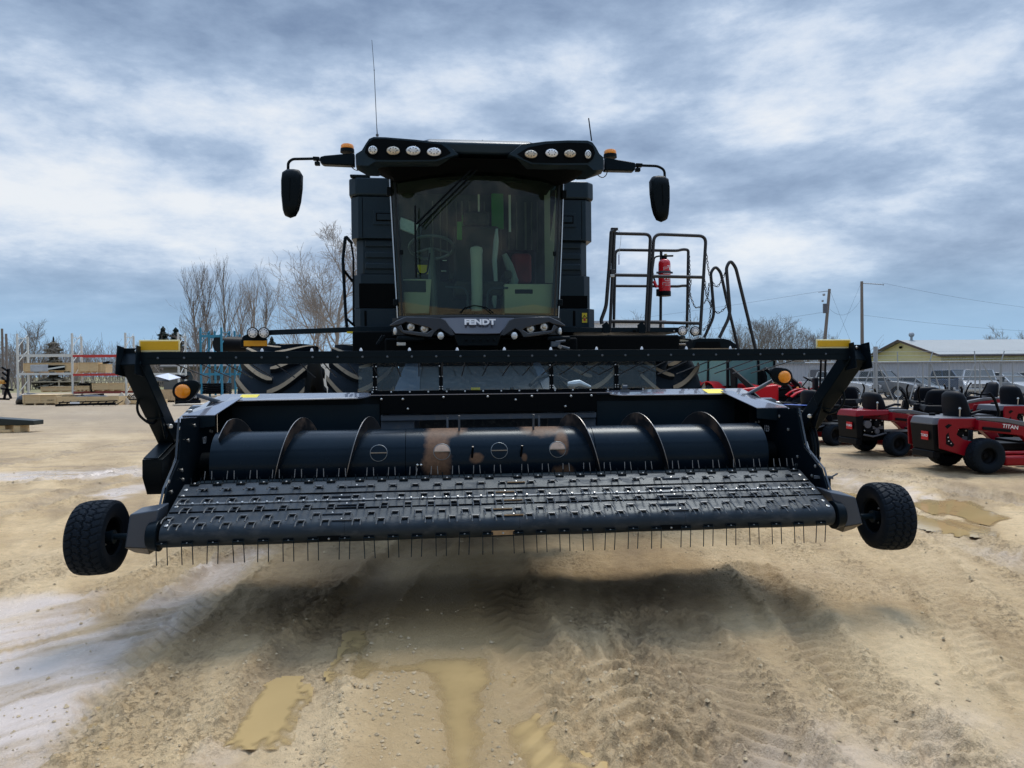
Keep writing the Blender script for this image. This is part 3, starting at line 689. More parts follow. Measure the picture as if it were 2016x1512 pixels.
for fx, a, Lf in ((LY(903, 830, .95).x, .35, .13), (LY(1047, 830, .95).x, .35, .13), (LY(881, 830, 1).x, -.3, .10), (LY(1062, 830, 1).x, -.3, .10)):
    mb = MB(steelgrey); d_ = Vector((0, -.25 if a > 0 else .05, 1)).normalized(); s_ = ap(fx, a, AR - .01); mb.tube([s_, s_ + d_ * Lf], .0085, 10); mb.use(wornsteel); mb.tube([s_ + d_ * Lf, s_ + d_ * (Lf + .002)], .008, 10); mb.build('retracting_finger', aug)
for fpx in (929, 1025):
    x = LY(fpx, 870, .72).x; s_ = ap(x, 1.42, AR - .005); mb = MB(matte); e_ = s_ + V(.004, -.05, .085); mb.tube([s_, e_], .0085, 10); mb.use(wornsteel); mb.tube([e_, e_ + V(0, -.001, .003)], .0078, 10); mb.build('retracting_finger', aug)
for fpx in (955, 1003):
    x = LY(fpx, 905, .66).x; s_ = ap(x, 2.25, AR - .005); mb = MB(wornsteel); mb.tube([s_ + V(-.004, -.01, -.01), s_ + V(.006, -.05, -.10)], .0075, 10); mb.build('retracting_finger', aug)
mb = MB(zinc)
for k in (-1, 1): bolt(mb, ap(LY(825, 881, .7).x + k * .014, 1.62, AR), (0, -1, 0), .010, .010)
mb.build('bolt', aug)

# back wall
WY = 1.46
mb = MB(mat('inner_wall_paint', (0.003, 0.0055, 0.0078), 0.55, spec=.12, tint=BT, var=.2, vscale=2))
xl, xr_ = LY(750, 800, WY).x, LY(1172, 800, WY).x
mb.bb(-2.30, xl, WY, WY + .03, .62, 1.50)
mb.use(panel); mb.bb(-2.18, xl - .01, WY - .012, WY - .001, .80, 1.44); iw = mb.mats[0]; mb.build('back_wall', hd, bevel=.002)
mb = MB(iw); mb.bb(xr_, 2.30, WY, WY + .03, .62, 1.50); mb.use(panel); mb.bb(xr_ + .01, 2.16, WY - .012, WY - .001, .80, 1.44); mb.build('back_wall', hd, bevel=.002)
mb = MB(matte); zt, zb = LY(985, 772, 1.40).z, LY(985, 812, 1.40).z
mb.bb(xl, xr_, 1.40, WY + .05, zb, 1.515)
for bx, by in ((751, 786), (793, 786), (873, 782), (960, 781), (1047, 780), (1124, 780), (1164, 779), (1015, 787), (803, 805), (1113, 800)):
    p = LY(bx, by, 1.40); bolt(mb, (p.x, 1.40, p.z), (0, -1, 0), .013, .016)
mb.build('cross_beam', hd, bevel=.004)
mb = MB(steelgrey); z2 = LY(985, 826, 1.44).z
mb.bb(xl, xr_, 1.42, 1.50, z2 + .004, zb - .012); mb.bb(xl, xl + .28, 1.45, 1.50, .75, z2); mb.bb(xr_ - .28, xr_, 1.45, 1.50, .75, z2); mb.build('opening_frame', hd, bevel=.004)
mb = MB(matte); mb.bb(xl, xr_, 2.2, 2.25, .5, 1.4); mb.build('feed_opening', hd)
# top flange, wide sheet turned over the back wall, yellow stickers
topm = mat('flange_sky_sheen', (0.17, 0.18, 0.22), 0.18, var=.12, vscale=2, rvar=.04, coat=1.0, spec=1.0)  # black sheet coloured lighter grey, standing in for the sky reflected on it
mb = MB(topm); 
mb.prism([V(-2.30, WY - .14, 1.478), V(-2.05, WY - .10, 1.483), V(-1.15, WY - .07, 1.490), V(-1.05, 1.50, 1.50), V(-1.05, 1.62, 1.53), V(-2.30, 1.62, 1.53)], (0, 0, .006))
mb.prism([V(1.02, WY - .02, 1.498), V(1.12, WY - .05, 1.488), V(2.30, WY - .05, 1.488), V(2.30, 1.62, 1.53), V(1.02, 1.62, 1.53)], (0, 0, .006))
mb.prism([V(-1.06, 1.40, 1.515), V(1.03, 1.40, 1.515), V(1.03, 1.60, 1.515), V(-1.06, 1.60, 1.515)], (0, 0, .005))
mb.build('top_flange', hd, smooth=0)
for a, b in ((LY(475, 778, 1.55).x, LY(510, 778, 1.55).x), (LY(1388, 765, 1.5).x, LY(1425, 765, 1.5).x)):
    mb = MB(yellowst); mb.prism([V(a, 1.42, 1.4985), V(b, 1.42, 1.4985), V(b, 1.58, 1.531), V(a, 1.58, 1.531)], (0, 0, .0015)); mb.build('warning_sticker', hd, smooth=0)

# side panels with shaped outline, corner gusset plates, numbers
sidem = mat('side_panel_paint', (0.0035, 0.007, 0.011), 0.38, spec=.12, tint=BT, var=.12, rvar=.06)
def outl(sx):
    if sx < 0: P = [(355, 824), (349, 905), (325, 962), (303, 1062)]
    else: P = [(1571, 803), (1586, 880), (1620, 922), (1645, 1006), (1649, 1040)]
    o = [LX(a, b, sx * 2.325) for a, b in P]; ol = [(q_.y, q_.z) for q_ in o]
    return ol + [(.16, .60), (.50, .60), (1.49, .60), (1.49, 1.50), (1.38, 1.50), (1.02, 1.372), (.80, 1.385)]
for sx in (-1, 1):
    mb = MB(sidem); mb.prism([V(sx * 2.31, y, z) for y, z in outl(sx)], (sx * .012, 0, 0))
    # returned lip along the front edge
    o = outl(sx)[:4 if sx < 0 else 5]
    mb.use(steelgrey)
    for (a, b), (c_, d_) in zip(o, o[1:]): mb.beam(V(sx * 2.335, a, b), V(sx * 2.335, c_, d_), .014, .004, (0, -1, .3))
    mb.use(zinc)
    for y, z in ((.75, 1.22), (.60, 1.02), (.9, 1.32), (.38, .90), (.33, .98), (1.2, 1.38), (.62, .95), (1.30, 1.40), (1.34, 1.24), (1.28, 1.25)): bolt(mb, (sx * 2.31, y, z), (-sx, 0, 0), .014, .008)
    sp = mb.build('side_panel', hd, smooth=0)
    # gusset closing the corner between side and back: sloping plate, sky sheen put into its colour
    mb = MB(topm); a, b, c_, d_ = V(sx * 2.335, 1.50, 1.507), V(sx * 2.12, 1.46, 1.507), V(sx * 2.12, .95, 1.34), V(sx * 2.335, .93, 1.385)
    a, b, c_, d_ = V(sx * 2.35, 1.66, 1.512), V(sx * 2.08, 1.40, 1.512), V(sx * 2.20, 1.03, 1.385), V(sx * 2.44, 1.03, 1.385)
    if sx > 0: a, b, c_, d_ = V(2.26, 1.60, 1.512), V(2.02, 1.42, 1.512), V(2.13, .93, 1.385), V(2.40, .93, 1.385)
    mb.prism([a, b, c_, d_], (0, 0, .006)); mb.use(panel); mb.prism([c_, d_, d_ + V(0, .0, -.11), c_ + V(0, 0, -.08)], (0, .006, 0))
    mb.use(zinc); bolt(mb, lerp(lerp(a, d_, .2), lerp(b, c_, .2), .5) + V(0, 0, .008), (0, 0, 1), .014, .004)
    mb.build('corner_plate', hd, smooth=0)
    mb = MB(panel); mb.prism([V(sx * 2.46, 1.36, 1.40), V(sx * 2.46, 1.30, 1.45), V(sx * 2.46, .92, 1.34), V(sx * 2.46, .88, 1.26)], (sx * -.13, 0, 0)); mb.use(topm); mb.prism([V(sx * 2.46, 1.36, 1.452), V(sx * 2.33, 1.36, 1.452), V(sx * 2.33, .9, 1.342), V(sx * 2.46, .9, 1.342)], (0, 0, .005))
    bolt(mb, (sx * 2.40, .885, 1.30), (0, -1, 0), .02, .012); bolt(mb, (sx * 2.42, 1.15, 1.42), (0, 0, 1), .02, .012)
    mb.build('pivot_bracket', hd, smooth=0)
    q_ = LX(402, 867, -2.31) if sx < 0 else LX(1510, 844, 2.31)
    Mt = Matrix(((0, 0, -sx, q_.x - sx * .003), (-sx * -1 if False else (-1 if sx > 0 else 1), 0, 0, q_.y), (0, 1, 0, q_.z), (0, 0, 0, 1)))
    text_mesh('121' if sx < 0 else '123', .075, whitepr, Mt, 'lettering', hd, .0008, .9)

# wind guard: two box arms, cross bar, hanging wires, reflectors
zbar = 1.812; yb = .17; bl, br_ = LY(262, 700, yb).x, LY(1682, 700, yb).x
for sx in (-1, 1):
    mb = MB(paint)
    top = V(bl if sx < 0 else br_, .17, 1.80); top.x += sx * .0
    lo = V(sx * 2.44, .82, 1.16); mid = lerp(top, lo, .55)
    mb.beam(top + (top - lo).normalized() * .02, mid, .125, .12, (0, 1, 0)); mb.beam(mid, lo, .115, .13, (0, 1, 0)); mb.prism([mid + V(sx * -.055, -.02, .09), mid + V(sx * -.055, -.1, .02), mid + V(sx * -.055, .02, -.2), mid + V(sx * -.055, .1, -.16)], (sx * .012, 0, 0))
    mb.cyl(lo + V(-.07, 0, 0), lo + V(.07, 0, 0), .075, n=20); mb.beam(lo, lo + V(-sx * .02, .1, -.22), .08, .11, (0, 1, 0))
    mb.use(zinc); mb.cyl(lerp(top, lo, .72) + V(-sx * .045, -.05, 0), lerp(top, lo, .72) + V(-sx * .085, -.09, 0), .018, n=8)
    bolt(mb, lo + V(-sx * .07, -.05, .05), (0, -1, 0), .02, .02)
    mb.build('guard_arm', hd, bevel=.005)
    # open bracket at the arm head
    mb = MB(paint); c0 = top + V(sx * .005, -.03, .01); ax = V(0, -.45, .9).normalized()
    for s_ in (-1, 1): mb.prism([c0 + V(s_ * .055, -.09, -.10), c0 + V(s_ * .055, -.05, .085), c0 + V(s_ * .055, .05, .075), c0 + V(s_ * .055, .07, -.12)], (s_ * .007, 0, 0))
    mb.prism([c0 + V(-.055, .045, .07), c0 + V(.055, .045, .07), c0 + V(.055, .06, -.11), c0 + V(-.055, .06, -.11)], (0, .007, 0))
    bolt(mb, c0 + V(.02, .045, .05), (0, -1, 0), .012, .01)
    mb.build('arm_bracket', hd, bevel=.002)
    mb = MB(plastic); h0 = lerp(top, lo, .35) + V(sx * .05, -.03, 0); mb.tube(fillet([h0, h0 + V(sx * .01, -.03, -.13), h0 + V(-sx * .06, .05, -.22), lerp(top, lo, .62)], .08, 6), .009, 8); mb.build('hydraulic_hose', hd)
    mb = MB(zinc); g0 = lerp(top, lo, .9) + V(sx * .01, .05, -.08); mb.tube([lo + V(-sx * .02, -.05, -.12), LX(347, 895, -2.36) if sx < 0 else LX(1588, 870, 2.36), V(sx * 2.36, .42, .93)], .006, 6); mb.build('gas_strut', hd)
mb = MB(paint); mb.bb(bl + .045, br_ - .045, yb - .035, yb + .035, zbar - .042, zbar + .040); mb.use(matte); mb.bb(bl + .1, br_ - .1, yb - .037, yb - .034, zbar - .001, zbar + .001)
bar = mb.build('cross_bar', hd, bevel=.005)
xb = [LY(p_, 698, yb - .04).x for p_ in (310.3, 362, 413.5, 464, 515, 565, 615)]; s_ = (xb[-1] - xb[0]) / 6
mb = MB(steelgrey); n_ = int((br_ - .12 - xb[0]) / s_) + 1
for k in range(n_): bolt(mb, (xb[0] + k * s_, yb - .036, zbar + .001), (0, -1, 0), .008, .005, steelgrey)
mb.build('bolt', bar, smooth=0)
xs_ = LY(710.6, 688, yb).x; s2 = LY(806, 688, yb).x - xs_
for k in range(-4, 9):
    x = xs_ + k * s2
    if bl + .45 < x < br_ - .45: mb = MB(whitepr); mb.tube([V(x, yb, zbar + .04), V(x, yb, zbar + .052), V(x, yb, zbar + .062)], [.011, .009, .003], 8); mb.build('bumper_stud', bar)
for k in range(28):
    x = LY(347, 712, yb).x + k * (LY(1565, 712, yb).x - LY(347, 712, yb).x) / 27
    mb = MB(wiremat); j = rnd.uniform(-.012, .012); mb.tube([V(x, yb + .0, zbar - .04), V(x + j * .5, yb + .35, zbar - .088), V(x + j, yb + .72, zbar - .135)], .0046, 5); mb.build('guard_wire', hd)
for a, b, t_, b_ in ((273.5, 354, 669, 687), (1607, 1675, 668, 684.5)):
    p0 = LY(a, b_, yb - .02); p1 = LY(b, t_, yb - .02)
    mb = MB(yborder); mb.bb(p0.x, p1.x, yb - .02, yb - .012, zbar + .041, p1.z); mb.build('reflector_plate', hd, bevel=.008, seg=3)
    mb = MB(yrefl); mb.bb(p0.x + .009, p1.x - .009, yb - .0225, yb - .0195, zbar + .053, p1.z - .009); mb.build('reflector_face', hd, bevel=.002)
# amber warning lamps on stalks
for sx, cpx, cpy, ly_ in ((-1, 363, 770, 1.05), (1, 1541, 742, 1.35)):
    c0 = LY(cpx, cpy, ly_); rr = .072
    e = empty('turn_lamp', (0, 0, 0)); e.parent = hd; e.location = c0 - Vector(hd['_o']); e['_o'] = tuple(c0)
    mb = MB(plastic); out = []
    for k in range(32):
        q_ = 2 * math.pi * k / 32; x = math.cos(q_) * rr * 1.18; z = math.sin(q_) * rr * 1.16
        if -sx * x > 0: z += -.0
        tip = max(0, math.cos(q_ - (math.pi * .82 if sx > 0 else math.pi * .18))) ** 6 * .045; r_ = math.hypot(x, z) + tip; out.append((math.cos(q_) * r_ , math.sin(q_) * r_ * .92))
    mb.loft([[c0 + V(x * .75, .07, z * .75) for x, z in out], [c0 + V(x, .03, z) for x, z in out], [c0 + V(x, -.015, z) for x, z in out], [c0 + V(x * .86, -.022, z * .86) for x, z in out]])
    mb.build('lamp_housing', e)
    mb = MB(orange); mb.ball(c0 + V(sx * .006, -.018, 0), (rr * .82, .030, rr * .76), 24, 12); mb.build('lamp_lens', e)
    mb = MB(steelgrey); e2 = V(sx * 2.22, 1.42, 1.46); mb.tube([c0 + V(-sx * .03, .08, -.02), e2], .017, 12); mb.use(zinc); mb.ball(c0 + V(-sx * .06, .06, -.045), .014, 8, 6); mb.ball(c0 + V(-sx * .075, .06, .0), .012, 8, 6); mb.build('lamp_stalk', e)

# drive shields and hoses at the ends
mb = MB(plastic); xs0 = -2.42
pr = [LX(a, b, -2.42) for a, b in ((345, 862), (318, 893), (304, 905), (304, 940), (313, 973), (330, 965), (350, 900))]
mb.prism([V(-2.50, q_.y, q_.z) for q_ in pr], (.13, 0, 0)); mb.use(paint); mb.beam(V(-2.44, pr[0].y - .01, pr[0].z + .01), V(-2.44, pr[2].y - .01, pr[2].z + .01), .10, .006, (0, -1, .5)); mb.build('drive_shield', hd, bevel=.02, seg=3)
mb = MB(matte); mb.cyl((2.40, .88, 1.06), (2.50, .88, 1.06), .25, n=40); mb.use(panel); mb.cyl((2.50, .88, 1.06), (2.505, .88, 1.06), .18, n=32); mb.build('drive_shield', hd, bevel=.006)
for k, dr_ in enumerate((0, .022, .044)):
    mb = MB(plastic if k != 1 else panel); pts = [V(2.44 + .012 * k, .88 - (.27 + dr_) * math.sin(a), 1.06 + (.27 + dr_ * .8) * math.cos(a)) for a in [lerp(.05, 2.5, i / 22) for i in range(23)]]
    mb.tube(pts + [V(2.42, .62, .78)], .0105, 8); mb.build('hydraulic_hose', hd)
mb = MB(steelgrey); mb.box((2.46, .60, 1.0), (.06, .05, .05), Matrix.Rotation(.4, 3, 'X')); mb.build('hose_clamp', hd, bevel=.004)
q_ = LX(1640, 940, 2.4); mb = MB(steelgrey); mb.beam(q_ + V(-.12, .05, 0), q_ + V(.0, 0, .0), .03, .02); mb.tube([q_ + V(-.02, 0, 0), q_ + V(.03, -.01, .03)], .006, 6); mb.use(matte); mb.box(q_ + V(-.05, .02, -.04), (.06, .05, .07)); mb.build('latch', hd)

# gauge wheels and their arms
def tread_fn(prof, nblk, depth=.012):
    hs = [h for r, h in prof]; H = max(hs) - min(hs); rmax = max(r for r, h in prof)
    def fn(i, a, r, h):
        if r < rmax * .93: return 0
        u = h / H * 2
        g = 0
        for gc in (-.45, .0, .45):
            if abs(u - gc - .05 * math.sin(a * nblk)) < .045: g = -depth
        ph = (a * nblk / (2 * math.pi) + (u * 1.1 if abs(u) > .45 else (.5 - u * .6))) % 1.0
        if ph < .16 and abs(u) > .16: g = min(g, -depth * .8)
        return g
    return fn
def wheel_parts(c, axis, Rr, Wd, rim, parent, nblk=34, rimm=None, both=True, n=272, lug=True, tmat=None):
    axis = Vector(axis).normalized(); c = Vector(c); h = Wd / 2
    prof = [(rim, -h * .72), (rim * 1.06, -h * .86), (lerp(rim, Rr, .45), -h * 1.0), (lerp(rim, Rr, .75), -h * .97), (Rr * .955, -h * .86)]
    m_ = 22
    for k in range(m_ + 1): u = -1 + 2 * k / m_; prof.append((Rr * (1 - .035 * abs(u) ** 3), u * h * .78))
    prof += [(r, -x) for r, x in reversed(prof[:5])]
    mb = MB(tmat or cleanrubber); mb.lathe(prof, c, axis, n, tread_fn(prof, nblk, Rr * .035) if lug else None)
    t = mb.build('tyre', parent, smooth=28, fix=False)
    mb = MB(rimm or matte)
    for s_ in (-1, 1): mb.lathe([(rim + .002, s_ * h * .74), (rim * .94, s_ * h * .70), (rim * .90, s_ * h * .35), (rim * .62, s_ * h * .12), (rim * .30, s_ * h * .18), (rim * .28, s_ * h * .30), (0.001, s_ * h * .30)], c, axis, 32)
    mb.build('rim', parent, smooth=35)
    return t
for sx, (cpx, ty, by) in ((-1, (192, 985, 1130)), (1, (1743, 950, 1081))):
    wy_ = .14; t_ = LY(cpx, ty, wy_ - .0); b_ = LY(cpx, by, wy_ - .0); Rw = (t_.z - b_.z) / 2; cz = (t_.z + b_.z) / 2 ; cx_ = (t_.x + b_.x) / 2
    ax = Vector((1, .06 * sx * 0 - .05, -.055 * sx)).normalized()
    e = empty('gauge_wheel', (0, 0, 0)); e.parent = hd; c0 = V(cx_ - sx * .005, wy_, cz); e.location = c0 - Vector(hd['_o']); e['_o'] = tuple(c0)
    wheel_parts(c0, ax, Rw, .235, Rw * .50, e, 30)
    mb = MB(panel); mb.cyl(c0, c0 - V(sx * .19, 0, 0), .020, n=16); mb.cyl(c0 - V(sx * .10, 0, 0), c0 - V(sx * .02, 0, 0), .045, .03, n=16)
    mb.use(zinc)
    for k in range(5): q_ = k * 2 * math.pi / 5; mb.ball(c0 + V(-sx * .035, .055 * math.cos(q_), .055 * math.sin(q_)), .008, 8, 6)
    mb.build('axle', e)
    # box arm
    if sx < 0: P = [(255, 1013), (312, 1003), (308, 1032), (290, 1080), (245, 1078)]
    else: P = [(1685, 979), (1634, 969), (1650, 1005), (1664, 1037), (1699, 1031)]
    F_ = [LY(a, b, .02) for a, b in P]; mb = MB(steelgrey if False else mat('arm_paint', (0.042, .056, .078), .38, var=.08) if 'arm_paint' not in bpy.data.materials else bpy.data.materials['arm_paint'])
    Bk = [q_ + V(0, .20, .01) for q_ in F_]
    mb.loft([F_, Bk]); mb.build('wheel_arm', hd, bevel=.008)
    lo_ = F_[3], F_[4]
    mb = MB(mat('worn_underside', (.22, .19, .15), .5, .2, var=.4, vscale=20) if 'worn_underside' not in bpy.data.materials else bpy.data.materials['worn_underside'])
    mb.prism([lo_[0] + V(0, .004, -.002), lo_[1] + V(0, .004, -.002), lo_[1] + V(-sx * .05, .03, -.04), lo_[0] + V(-sx * .0, .03, -.045)], (0, .12, 0)); mb.build('wear_plate', hd, smooth=0)
    mb = MB(paint); q0 = V(sx * (BW + .015), RF.y, RF.z); mb.cyl(q0, q0 + V(sx * .07, 0, 0), .10, .085, n=24); mb.build('roller_bearing', hd, bevel=.006)

# clear deflector windows above the cross beam
yw = 1.62; zt_, zb_ = LY(985, 713, yw).z, 1.525
posts = [LY(p_, 740, yw).x for p_ in (738, 868, 1085, 1213)]; x0, x1 = posts[0] - .02, posts[3] + .25
mb = MB(clearpc); mb.bb(x0 - .12, x1 + .12, yw + .0, yw + .004, zb_ + .01, zt_); mb.build('window_sheet', hd, smooth=0)
mb = MB(wornsteel); mb.bb(x0 - .12, x1 + .12, yw - .004, yw + .008, zt_ + .0005, zt_ + .012); mb.build('window_rail', hd, bevel=.002)
mb = MB(matte); mb.bb(x0 - .03, x1, yw - .03, yw - .006, 1.52, 1.548)
xx = x0
while xx < x1: bolt(mb, (xx, yw - .03, 1.538), (0, -1, 0), .008, .008); xx += .16
mb.build('window_rail', hd)
for x in posts:
    mb = MB(matte); mb.bb(x - .017, x + .017, yw - .02, yw - .002, 1.515, zt_ - .01)
    for z in (1.54, 1.56, 1.58, 1.67, 1.76): 
        for s_ in (-1, 1): bolt(mb, (x + s_ * .012, yw - .02, z), (0, -1, 0), .006, .006)
    mb.build('window_post', hd)
mb = MB(steelgrey); q_ = LY(1228, 757, 1.55); mb.bb(q_.x - .04, q_.x + .04, 1.5, 1.53, 1.515, 1.54); mb.cyl((q_.x - .02, 1.515, 1.56), (q_.x + .02, 1.515, 1.56), .02, n=12); mb.build('bracket', hd)

# ------------------------------------------------------------------ combine harvester
cb = frame_root('combine_harvester', 0, 4.5, 0, 'huge charcoal combine harvester facing the viewer with dual front tyres', 'combine harvester')
def Q3(x, y, ly): return LY(660 + x / 3.877, 320 + y / 3.877, ly)
def Q2(x, y, ly): return LY(900 + x / 4.5818, 220 + y / 4.5818, ly)
def Q1(x, y, ly): return LY(540 + x / 5.04, 60 + y / 5.04, ly)
def Q4(x, y, ly): return LY(1100 + x / 4.8, 420 + y / 4.8, ly)
CXL = -.035
# tyres
def drive_wheel(cx_, cy_, Rr, Wd, rim, nl, parent):
    e = empty('wheel', (0, 0, 0)); e.parent = parent; c0 = V(cx_, cy_, Rr - .01); e.location = c0 - Vector(parent['_o']); e['_o'] = tuple(c0)
    h = Wd / 2; rb_ = Rr - .055
    prof = [(rim, -h * .72), (rim * 1.05, -h * .86), (lerp(rim, rb_, .5), -h * .98), (rb_ * .94, -h * .93), (rb_ * .975, -h * .80), (rb_ * .995, -h * .4), (rb_, 0), (rb_ * .995, h * .4), (rb_ * .975, h * .80), (rb_ * .94, h * .93), (lerp(rim, rb_, .5), h * .98), (rim * 1.05, h * .86), (rim, h * .72)]
    mb = MB(rubber); mb.lathe(prof, c0, (1, 0, 0), 72); ty = mb.build('tyre', e, smooth=40, fix=False)
    mb = MB(rubber)
    def tp(x, a, r): return V(cx_ + x, cy_ - r * math.cos(a), c0.z + r * math.sin(a))
    for k in range(nl):
        for sg in (-1, 1):
            a0_ = 2 * math.pi * (k + (.5 if sg > 0 else 0)) / nl; secs = []
            for i in range(8):
                t = i / 7; x = sg * lerp(-.02, h * .97, t); da = .05 * t + .30 * t ** 1.9; wd = lerp(.036, .046, t) / Rr * (1 if i else .6)
                rr_ = Rr * (1 - .02 * t ** 3); rbb = rb_ * (.985 - .05 * t ** 4); secs.append([(x, a0_ + da - wd * 1.25, rbb), (x, a0_ + da - wd * .8, rr_), (x, a0_ + da + wd * .8, rr_), (x, a0_ + da + wd * 1.25, rbb)])
            rings = [[tp(*q_) for q_ in s_] for s_ in secs]; bs = [mb.av(r_) for r_ in rings]
            for a_, b_ in zip(bs, bs[1:]):
                for m_, (u, v_) in zip((rubber, mudlug, rubber), ((0, 1), (1, 2), (2, 3))): mb.use(m_); mb.af((a_ + u, a_ + v_, b_ + v_, b_ + u))
            mb.use(rubber); mb.af([bs[0] + i for i in range(4)]); mb.af([bs[-1] + i for i in reversed(range(4))])
    mb.build('tread_lugs', e, smooth=25)
    mb = MB(panel)
    for s_ in (-1, 1): mb.lathe([(rim + .004, s_ * h * .74), (rim * .95, s_ * h * .6), (rim * .9, s_ * h * .1), (rim * .5, s_ * h * .0), (rim * .3, s_ * h * .15), (.001, s_ * h * .15)], c0, (1, 0, 0), 48)
    mb.build('rim', e); return e
for cx_ in (-2.33, -1.335, 1.335, 2.33): drive_wheel(cx_, 4.5, 1.045, .79, .50, 20, cb)
for cx_ in (-1.5, 1.5): drive_wheel(cx_, 8.6, .74, .55, .36, 18, cb)
mb = MB(matte); mb.bb(-2.5, 2.5, 4.38, 4.62, .9, 1.2); mb.bb(-.9, .9, 3.7, 8.9, .75, 2.0); mb.bb(-1.4, 1.4, 8.5, 8.7, .62, .82); mb.build('chassis', cb, bevel=.02)
# feeder house
f0, f1 = LY(826, 740, 2.1).x, LY(1066, 740, 2.1).x; fl, fr_ = LY(768, 760, 2.0).x, LY(1100, 760, 2.0).x
fm = mat('feeder_sheet', (0.022, 0.028, 0.033), .5, var=.3, vscale=5, dirt=(.16, .16, .15), damt=.28, dscale=22)
mb = MB(fm); mb.hexa([V(f0, 1.72, .72), V(f1, 1.72, .72), V(f1, 3.9, 1.35), V(f0, 3.9, 1.35), V(f0, 1.72, 1.46), V(f1, 1.72, 1.46), V(f1, 3.9, 2.05), V(f0, 3.9, 2.05)]); mb.build('feeder_house', cb, bevel=.01)
fs = mat('feeder_side_sheet', (0.04, 0.06, 0.085), .4, var=.25, vscale=3, dirt=(.14, .15, .16), damt=.25, dscale=16)
for a, b, s_ in ((fl, f0, -1), (f1, fr_, 1)):
    mb = MB(fs); w_ = .06
    mb.prism([V(a, 1.74, 1.44), V(b, 1.74, 1.44), V(b, 2.7, 1.80), V(lerp(a, b, .45 if s_ < 0 else .55), 2.7, 1.80)] if s_ < 0 else [V(a, 1.74, 1.44), V(b, 1.74, 1.44), V(lerp(a, b, .5), 2.7, 1.80), V(a, 2.7, 1.80)], (0, 0, -.5))
    for u in (.2, .6): bolt(mb, (lerp(a, b, u), 1.80, 1.465), (0, -.3, 1), .02, .02)
    mb.build('feeder_side_plate', cb, smooth=0)
mb = MB(panel)
for px_ in (882, 1008): p = LY(px_, 748, 1.95); mb.box((p.x, 1.98, 1.535), (.035, .03, .05))
mb.build('bracket', cb); mb = MB(yellowst); p = LY(936, 748.5, 1.98); mb.box((p.x, 1.975, 1.545), (.085, .004, .035)); mb.build('warning_sticker', cb, smooth=0)
mb = MB(plastic); mb.tube(fillet([LY(1044, 758, 1.9), LY(1060, 742, 2.2), LY(1090, 739, 2.4), LY(1120, 752, 2.1)], .2, 6), .018, 8); mb.build('hydraulic_hose', cb)
mb = MB(whitepr); p = LY(1130, 756, 2.0); mb.tube([p + V(-.06, 0, 0), p, p + V(.05, .0, .01), p + V(.16, .0, -.03)], [.02, .035, .03, .012], 8); mb.build('hose_coupling', cb)
# under-cab machinery
mb = MB(matte); mb.bb(-1.0, 1.0, 2.75, 4.0, 1.78, 2.06); mb.bb(-1.35, -.75, 3.0, 3.9, 1.90, 2.15); mb.bb(.75, 2.35, 3.45, 3.9, 1.92, 2.12); mb.build('underframe', cb, bevel=.02)
mb = MB(plastic)
for a, b, yy in ((470, 690, 1345), (1610, 1790, 1345)):
    p, r_ = Q3(a, yy, 2.6), Q3(b, yy, 2.6); mb.beam(p, r_, .10, .05); mb.build('step', cb, bevel=.015); mb = MB(plastic)
for k in range(2): mb.tube([Q3(380 - k * 16, 1320, 2.7), Q3(350 - k * 14, 1360, 2.7), Q3(325 - k * 8, 1390, 2.7)], .012, 8); mb.build('hose', cb); mb = MB(plastic)
mb = MB(steelgrey); p = Q3(1680, 1385, 2.5); mb.box(p, (.09, .06, .05)); mb.cyl(p + V(.03, -.02, -.02), p + V(.14, -.02, -.05), .014, n=8); mb.cyl(p + V(.0, -.02, .02), p + V(.10, -.02, .03), .012, n=8); mb.use(wornsteel); mb.box(p + V(.04, -.03, -.03), (.04, .03, .03), Matrix.Rotation(.6, 3, 'Y')); mb.build('hydraulic_coupler', cb)
mb = MB(zinc); p = Q3(505, 1385, 2.6); mb.box(p, (.09, .05, .035)); mb.build('bracket', cb, bevel=.004)

# body behind the cab
xL, xR = Q3(100, 200, 3.9).x, Q3(1978, 200, 3.9).x
zz = [Q3(140, y, 3.9).z for y in (112, 258, 575, 848, 1110, 1250)]
bodym = mat('body_paint', (0.0125, 0.0235, 0.034), 0.34, spec=.30, tint=BT, var=.12, rvar=.06)
mb = MB(bodym); c_ = .09
def bodyring(y, a, b, z0, z1, ch=.09):
    return [V(a + ch, y, z0), V(b - ch, y, z0), V(b, y + ch, z0), V(b, y + 4.5, z0), V(a, y + 4.5, z0), V(a, y + ch, z0)], [V(a + ch, y, z1), V(b - ch, y, z1), V(b, y + ch, z1), V(b, y + 4.5, z1), V(a, y + 4.5, z1), V(a, y + ch, z1)]
mb.loft(list(bodyring(3.88, xL, xR, zz[1] + .012, zz[0])))
mb.build('tank_top_cover', cb, bevel=.02, seg=3)
mb = MB(bodym); mb.loft(list(bodyring(3.90, xL + .02, xR - .02, zz[2], zz[1])))
for sx, hx0, hx1 in ((-1, Q3(290, 360, 3.9).x, -.80), (1, .80, Q3(1835, 360, 3.9).x)):
    zt_, zb_ = Q3(290, 365, 3.9).z, Q3(290, 475, 3.9).z; mb.bb(hx0, hx1, 3.885, 3.90, zb_, zt_); mb.use(matte); mb.bb(hx0 + .03 * (sx < 0), hx1 - .03 * (sx > 0), 3.881, 3.886, zb_ + .04, zt_ - .03); mb.use(bodym); mb.bb(hx0 + .045 * (sx < 0), hx1 - .045 * (sx > 0), 3.872, 3.882, zb_ + .055, zt_ - .045)
mb.use(matte); mb.bb(xL + .155, xL + .162, 3.896, 3.901, zz[2] + .01, zz[1] - .01); mb.bb(xR - .162, xR - .155, 3.896, 3.901, zz[2] + .01, zz[1] - .01)
mb.build('side_cladding', cb, bevel=.012, seg=2)
